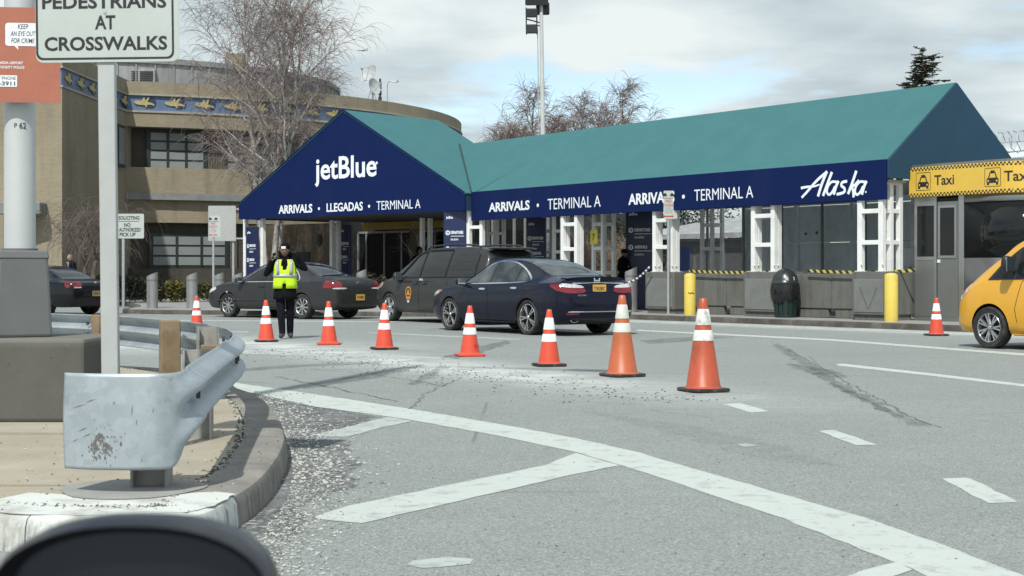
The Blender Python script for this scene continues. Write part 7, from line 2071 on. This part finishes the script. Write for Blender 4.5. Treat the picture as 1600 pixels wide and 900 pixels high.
# ================================================================== trees and plants
BIRCH = NT('birch_bark')
c = BIRCH.ramp(BIRCH.noise(1, 5, .7, vec=BIRCH.coord((5, 5, 1.4))), [(.36, (.10, .09, .08)), (.46, (.42, .39, .35)), (.7, (.52, .49, .45))])
BIRCH.set(**{'Base Color': c, 'Roughness': .85}); BIRCH = BIRCH.m
TWIG = mat('birch_twig', (.21, .17, .158), .85, var=.35, scale=3); TWIGR = mat('reddish_twig', (.175, .128, .115), .9, var=.35, scale=3); TWIGG = mat('grey_twig', (.15, .125, .105), .9, var=.35, scale=3)
BARK = mat('grey_bark', (.12, .10, .085), .9, var=.35, scale=6, bump=.5, bscale=20)
def grow_tree(name, label, base, H, spread, seed, bark, twig, trunks=1, droop=.5, first=.25, density=1.0, r0=.16, twig_r=.006, group=None, lean=(0, 0), crown_name='crown', wind=(0, 0), twl=1.0, limbs=26):
    """bare tree: leaders, limbs, branches and hanging twigs, every twig a tube of its own inside the crown"""
    rnd = random.Random(seed)
    t = thing(name, label, 'tree', base, 0, group)
    tr = MB(); cr = MB()
    def bend(p, d, L, k, up, wob, r_a, r_b, mb, n, wd=0):
        pts = [p.copy()]; dd = d.normalized(); ra = [r_a]
        for i in range(k):
            dd = (dd + Vector((rnd.gauss(0, wob) + wind[0] * wd, rnd.gauss(0, wob) + wind[1] * wd, rnd.gauss(0, wob) + up)) ).normalized()
            pts.append(pts[-1] + dd * L / k); ra.append(r_a + (r_b - r_a) * (i + 1) / k)
        mb.tube(pts, ra, n, caps=False); return pts, ra
    leaders = []
    for q in range(trunks):
        a = 2 * pi * q / max(1, trunks) + rnd.random()
        d = Vector((lean[0] + (.16 * math.cos(a) if trunks > 1 else 0), lean[1] + (.16 * math.sin(a) if trunks > 1 else 0), 1))
        hh = H * (1 if q == 0 else rnd.uniform(.72, .95))
        pts, ra = bend(Vector((.12 * q * math.cos(a), .12 * q * math.sin(a), 0)), d, hh, 12, .06, .035, r0 * (1 if q == 0 else .75), .012, tr, 10)
        leaders.append((pts, ra, hh))
    for pts, ra, hh in leaders:
        nl = int(limbs * density)
        for i in range(nl):
            f = first + (1 - first) * (i + rnd.random()) / nl; f = min(.985, f)
            k = f * (len(pts) - 1); a_ = int(k); p = pts[a_].lerp(pts[min(a_ + 1, len(pts) - 1)], k - a_)
            az = i * 2.399 + rnd.uniform(-.5, .5); el = rnd.uniform(.35, .95) + .35 * f
            env = (1 - ((f - .45) / .62) ** 2) if f > .45 else (.55 + f)
            L = spread * max(.25, env) * rnd.uniform(.75, 1.1)
            d = Vector((math.cos(az) * math.cos(el), math.sin(az) * math.cos(el), math.sin(el)))
            bp, br = bend(p, d, L, 7, .02, .10, min(ra[a_] * .62, .012 + L * .016), .006, tr, 6, .05)
            nb = int(7 * density) + 2
            for j in range(nb):
                g = .2 + .8 * (j + rnd.random()) / nb; k2 = g * (len(bp) - 1); b_ = min(int(k2), len(bp) - 2); p2 = bp[b_].lerp(bp[b_ + 1], k2 - b_)
                dirn = (bp[b_ + 1] - bp[b_]).normalized(); az2 = rnd.uniform(0, 6.28)
                d2 = (dirn + Vector((math.cos(az2), math.sin(az2), rnd.uniform(-.2, .7))) * .75).normalized()
                cp, _ = bend(p2, d2, L * rnd.uniform(.28, .5), 5, -.02 * droop, .14, .011, .004, cr, 4, .1)
                nt_ = int(rnd.uniform(5, 9) * density)
                for m_ in range(nt_):
                    g3 = .15 + .85 * (m_ + rnd.random()) / nt_; k3 = g3 * (len(cp) - 1); c_ = min(int(k3), len(cp) - 2); p3 = cp[c_].lerp(cp[c_ + 1], k3 - c_)
                    d3 = ((cp[c_ + 1] - cp[c_]).normalized() + Vector((rnd.gauss(0, .6), rnd.gauss(0, .6), rnd.gauss(.1, .5)))).normalized()
                    bend(p3, d3, rnd.uniform(.4, 1.0) * twl, 4, -.34 * droop, .12, twig_r, twig_r * .5, cr, 3, .18)
    tr.build('trunk', bark, t, smooth=60); cr.build(crown_name, twig, t); return t
bp = P(428, HY, 56.6); bp.z = .12
grow_tree('birch_tree', 'large bare silver birch rising between the round terminal and the gabled canopy', bp, 14.2, 3.7, 11, BIRCH, TWIG, trunks=3, droop=1.0, first=.24, density=1.2, r0=.19, twig_r=.0075, twl=1.2)
bp = P(612, HY, 54.3); bp.z = .12
grow_tree('reflected_birch', 'slim bare birch standing in for the reflection in the glass doors under the gabled canopy', bp + Vector((1.0, 0, 0)), 3.0, 1.3, 5, BIRCH, TWIG, trunks=2, droop=.3, first=.4, density=.3, r0=.06)  # solid tree added in place of the birch mirrored in the doors
# weeping tree left, by the soliciting sign
bp = P(141, HY, 51.6); bp.z = .12
grow_tree('weeping_tree', 'bare weeping tree with hanging reddish twigs against the shaded terminal wall', bp, 2.75, 2.1, 21, BARK, mat('brown_twig', (.125, .10, .088), .9, var=.35, scale=3), trunks=2, droop=1.5, first=.45, density=.72, r0=.14, twig_r=.006, twl=1.5, limbs=15)
for i, (px, Y, H, sp, sd, tw, lb) in enumerate(((812, 92, 12.6, 3.3, 31, TWIGR, 'bare reddish tree behind the canopy, left of the floodlight mast'),
        (880, 95, 12.2, 3.3, 32, TWIG, 'bare greyish tree behind the canopy, right of the floodlight mast'),
        (962, 92, 13.0, 3.4, 33, TWIGR, 'tallest bare tree behind the canopy, swept to the right by the wind'))):
    bp = P(px, HY, Y); bp.z = 0
    grow_tree('bare_tree', lb, bp, H, sp, sd, BARK, tw, trunks=4, droop=.8, first=.42, density=.95, r0=.2, twig_r=.013, group='bare trees behind the canopy', wind=(.5, 0) if i == 2 else (.1, 0), twl=1.2, limbs=20)
# conifer
CT = mat('conifer_needle', (.035, .042, .024), .8, var=.5, scale=2); CT2 = mat('conifer_tip', (.11, .095, .05), .85, var=.3, scale=3)
bp = P(1434, HY, 100); bp.z = 0
ct = thing('conifer_tree', 'dark ragged conifer top showing above the ridge of the long canopy', 'tree', bp)
HT = HC + (HY - 77) * 100 / F
m = MB(); m.tube([(0, 0, 0), (.1, 0, HT * .6), (.35, 0, HT)], [.28, .16, .02], 8); m.build('trunk', BARK, ct, smooth=60)
m = MB(); rnd = random.Random(3)
def needle_spray(p, d, L, mb, w=.09):
    """flat spray of needles along a bough"""
    side = d.cross(Vector((0, 0, 1))); side = side.normalized() if side.length > .01 else Vector((1, 0, 0))
    k = int(L / .05)
    for i in range(k):
        c = p + d * L * (i / k)
        for sg in (-1, 1):
            l = rnd.uniform(.10, .26) * (1 - .5 * i / k); q = c + (side * sg * rnd.uniform(.6, 1) + d * .6 + Vector((0, 0, rnd.uniform(-.35, .25)))) * l
            n_ = Vector((rnd.gauss(0, .03), rnd.gauss(0, .03), .035))
            mb.add([c, q, q + d * .05 + n_, c + d * .05 + n_], [(0, 1, 2, 3)], mi=1 if rnd.random() < .28 else 0)
z = 10.5
while z < HT - .1:
    f = (HT - z) / (HT - 10.5); nb = 11 if f > .12 else 5
    for k in range(nb):
        a = rnd.uniform(0, 6.28); L = (.25 + 2.0 * f ** .8) * rnd.uniform(.45, 1.1) * (1.45 if math.cos(a) > .6 and rnd.random() < .6 else 1)
        d = Vector((math.cos(a), math.sin(a), rnd.uniform(-.1, .3))).normalized()
        p = Vector((.35 * (z / HT) ** 2, 0, z + rnd.uniform(-.15, .15)))
        m.tube([p, p + d * L * .6, p + d * L + Vector((0, 0, .08))], [.03, .018, .006], 4, caps=False, mi=0)
        needle_spray(p, d, L, m)
        for q in range(int(L * 5)):
            g = rnd.uniform(.25, 1); dd = (d + Vector((rnd.gauss(0, .5), rnd.gauss(0, .5), rnd.uniform(-.3, .2)))).normalized(); needle_spray(p + d * L * g, dd, rnd.uniform(.25, .6), m)
    z += .33 + .10 * f
m.build('crown', [CT, CT2], ct)

# evergreen shrubs and hedges
def leaf_mat(n, col):
    return mat(n, col, .7, var=.55, scale=7, spec=.25)
LG = leaf_mat('hedge_leaf', (.030, .042, .020)); LY = leaf_mat('yellow_leaf', (.17, .145, .04)); LD = leaf_mat('dark_leaf', (.016, .024, .014)); LB_ = leaf_mat('dry_leaf', (.13, .095, .062))
def shrub(name, label, base, size, n, mats, seed, box=False, leaf=.05, group=None):
    rnd = random.Random(seed); t = thing(name, label, 'shrub' if not box else 'hedge', base, 0, group); m = MB()
    lob = [(Vector((rnd.uniform(-.6, .6) * size[0], rnd.uniform(-.6, .6) * size[1], rnd.uniform(.35, .75) * size[2])), rnd.uniform(.4, .7)) for _ in range(9)]
    for i in range(n):
        if box:
            p = Vector((rnd.uniform(-1, 1) * size[0], rnd.uniform(-1, 1) * size[1], rnd.random() ** .6 * size[2])); p += Vector((0, 0, .05 * math.sin(p.x * 5) + rnd.gauss(0, .02)))
        else:
            c, r = rnd.choice(lob); v = Vector((rnd.gauss(0, 1), rnd.gauss(0, 1), rnd.gauss(0, 1))).normalized() * rnd.random() ** .35 * r
            p = c + Vector((v.x * size[0] * .7, v.y * size[1] * .7, v.z * size[2] * .55))
        if p.z < .02: continue
        a = rnd.uniform(0, 6.28); u = Vector((math.cos(a), math.sin(a), rnd.uniform(-.6, .8))).normalized(); w_ = u.cross(Vector((rnd.gauss(0, 1), rnd.gauss(0, 1), rnd.gauss(0, 1)))).normalized()
        L = leaf * rnd.uniform(.6, 1.4)
        m.add([p - u * L, p + w_ * L * .5, p + u * L, p - w_ * L * .5], [(0, 1, 2, 3)], mi=rnd.randrange(len(mats)))
    m.build('foliage', mats, t)
    m = MB()
    for i in range(10):
        a = rnd.uniform(0, 6.28); r = rnd.random() ** .5
        m.tube([(math.cos(a) * size[0] * .5 * r, math.sin(a) * size[1] * .5 * r, 0), (math.cos(a) * size[0] * .8 * r, math.sin(a) * size[1] * .8 * r, size[2] * .75)], .018, 4, caps=False)
    stuff(m.build('stems', BARK, t)); return t
def at(px, Y, z=.12): p = P(px, HY, Y); p.z = z; return p
shrub('hedge', 'clipped dark hedge behind the bollards left of the gabled canopy', at(305, 56.0), (1.9, .5, .62), 5200, [LG, LG, LD, LY], 1, True)
shrub('hedge', 'low dark hedge against the shaded terminal wall behind the crosswalk sign pole', at(185, 54.5), (1.5, .5, .95), 4200, [LD, LG, LD], 2, True)
shrub('shrub', 'yellowish shrub beside the clipped hedge behind the bollards', at(272, 54.5), (.45, .4, .85), 1500, [LY, LY, LG], 3)
shrub('shrub', 'round brown shrub between the grey sedan and the van', at(585, 49.5), (.55, .5, 1.1), 2200, [LB_, LG, LD], 4)
shrub('shrub', 'dark evergreen shrub behind the person with the armband', at(1000, 56), (1.5, 1.0, 2.3), 5200, [LD, LG, LG], 5)
shrub('shrub', 'green loose shrub in the shade under the long canopy', at(952, 55), (.85, .9, 2.2), 3000, [LG, LG, LD], 6)
shrub('shrub', 'tall dark evergreen shrub behind the bay sign', at(920, 60), (2.2, 1.2, 3.4), 6500, [LD, LD, LG], 7, leaf=.07)
shrub('shrub', 'wide dark evergreen shrub behind the chain link fence', at(1095, 62), (3.4, 1.2, 5.2), 9000, [LD, LD, LG], 8, leaf=.07)
for i, (px, lb) in enumerate(((888, 'bare tan bush left of the yellow bay sign'), (915, 'bare tan bush behind the yellow bay sign'), (965, 'bare tan bush right of the yellow bay sign'))):
    grow_tree('bare_bush', lb, at(px, 52 + i), 2.1, 1.0, 50 + i, BARK, mat('tan_twig', (.20, .15, .11), .9, var=.3), trunks=4, droop=.7, first=.1, density=.6, r0=.03, twig_r=.006, group='bare bushes behind the long canopy', limbs=12)
shrub('treeline', 'dark evergreen thicket behind the long canopy posts', at(830, 75), (7.5, 1.5, 4.2), 14000, [LD, LD, LG], 9, leaf=.13)
# ================================================================== the blurred door mirror in the near corner
mr = thing('door_mirror', 'blurred black car door mirror in the bottom left corner', 'car mirror', (-.251, .98, .934))
MPL = mat('mirror_plastic', (.012, .013, .015), .35, var=.15, scale=20)
def superring(hx, hz, y, n=48, p=2.25, dz=0.0):
    o = []
    for j in range(n):
        t_ = 2 * pi * j / n; c_, s_ = math.cos(t_), math.sin(t_)
        x = hx * math.copysign(abs(c_) ** (2 / p), c_); z = hz * math.copysign(abs(s_) ** (2 / p), s_)
        pass
        o.append((x, y, z + dz))
    return o
R_ = [superring(.0925, .051, -.012), superring(.0955, .055, .0), superring(.0955, .055, .02), superring(.088, .049, .055), superring(.06, .035, .085), superring(.01, .01, .095)]
m = MB(); n = 48; vs = [v for r in R_ for v in r]
m.add(vs, [(i * n + j, (i + 1) * n + j, (i + 1) * n + (j + 1) % n, i * n + (j + 1) % n) for i in range(len(R_) - 1) for j in range(n)][::1])
Q_ = [superring(.0925, .051, -.012), superring(.088, .046, -.006), superring(.085, .043, .012)]
m.add([v for r in Q_ for v in r], [(i * n + j, i * n + (j + 1) % n, (i + 1) * n + (j + 1) % n, (i + 1) * n + j) for i in range(2) for j in range(n)])
m.build('housing', MPL, mr, smooth=50)
m = MB(); r = superring(.0855, .0435, .011); m.add([(0, .011, 0)] + r, [(0, 1 + j, 1 + (j + 1) % n) for j in range(n)])
MG = NT('mirror_glass'); MG.set(**{'Base Color': (.05, .056, .068), 'Metallic': .9, 'Roughness': .25}); m.build('mirror_glass', MG.m, mr)
m = MB(); m.tube([(.03, .05, -.04), (.05, .05, -.12), (.12, -.05, -.19)], [.035, .03, .03], 12); m.build('arm', MPL, mr, smooth=60)
m = MB(); m.span((-.55, -.12, -.62), (.95, -.06, -.17)); m.build('door_panel', mat('door_paint', (.02, .022, .026), .3, coat=.6), mr, bevel=.02, seg=2)
# tiny airliner low in the sky
al = thing('airliner', 'tiny airliner climbing in the distance above the roof dishes', 'aeroplane', P(566, 79, 900), .25)
AW = mat('airliner_grey', (.30, .31, .33), .5)
m = MB(); m.tube([(-3.2, 0, 0), (-2.6, 0, .1), (2.0, 0, .1), (3.4, 0, .4)], [.1, .38, .38, .06], 10); m.build('fuselage', AW, al, smooth=60)
for sg in (-1, 1): m = MB(); m.prism([(-.8, sg * .3), (.6, sg * .3), (1.5, sg * 4), (1.0, sg * 4)], .12); m.build('wing', AW, al)
m = MB(); m.prism([(2.0, .3), (3.3, .3), (3.7, 1.9), (3.2, 1.9)], .12, Matrix(((1, 0, 0, 0), (0, 0, 1, -.06), (0, 1, 0, 0), (0, 0, 0, 1)))); m.build('tail_fin', AW, al)
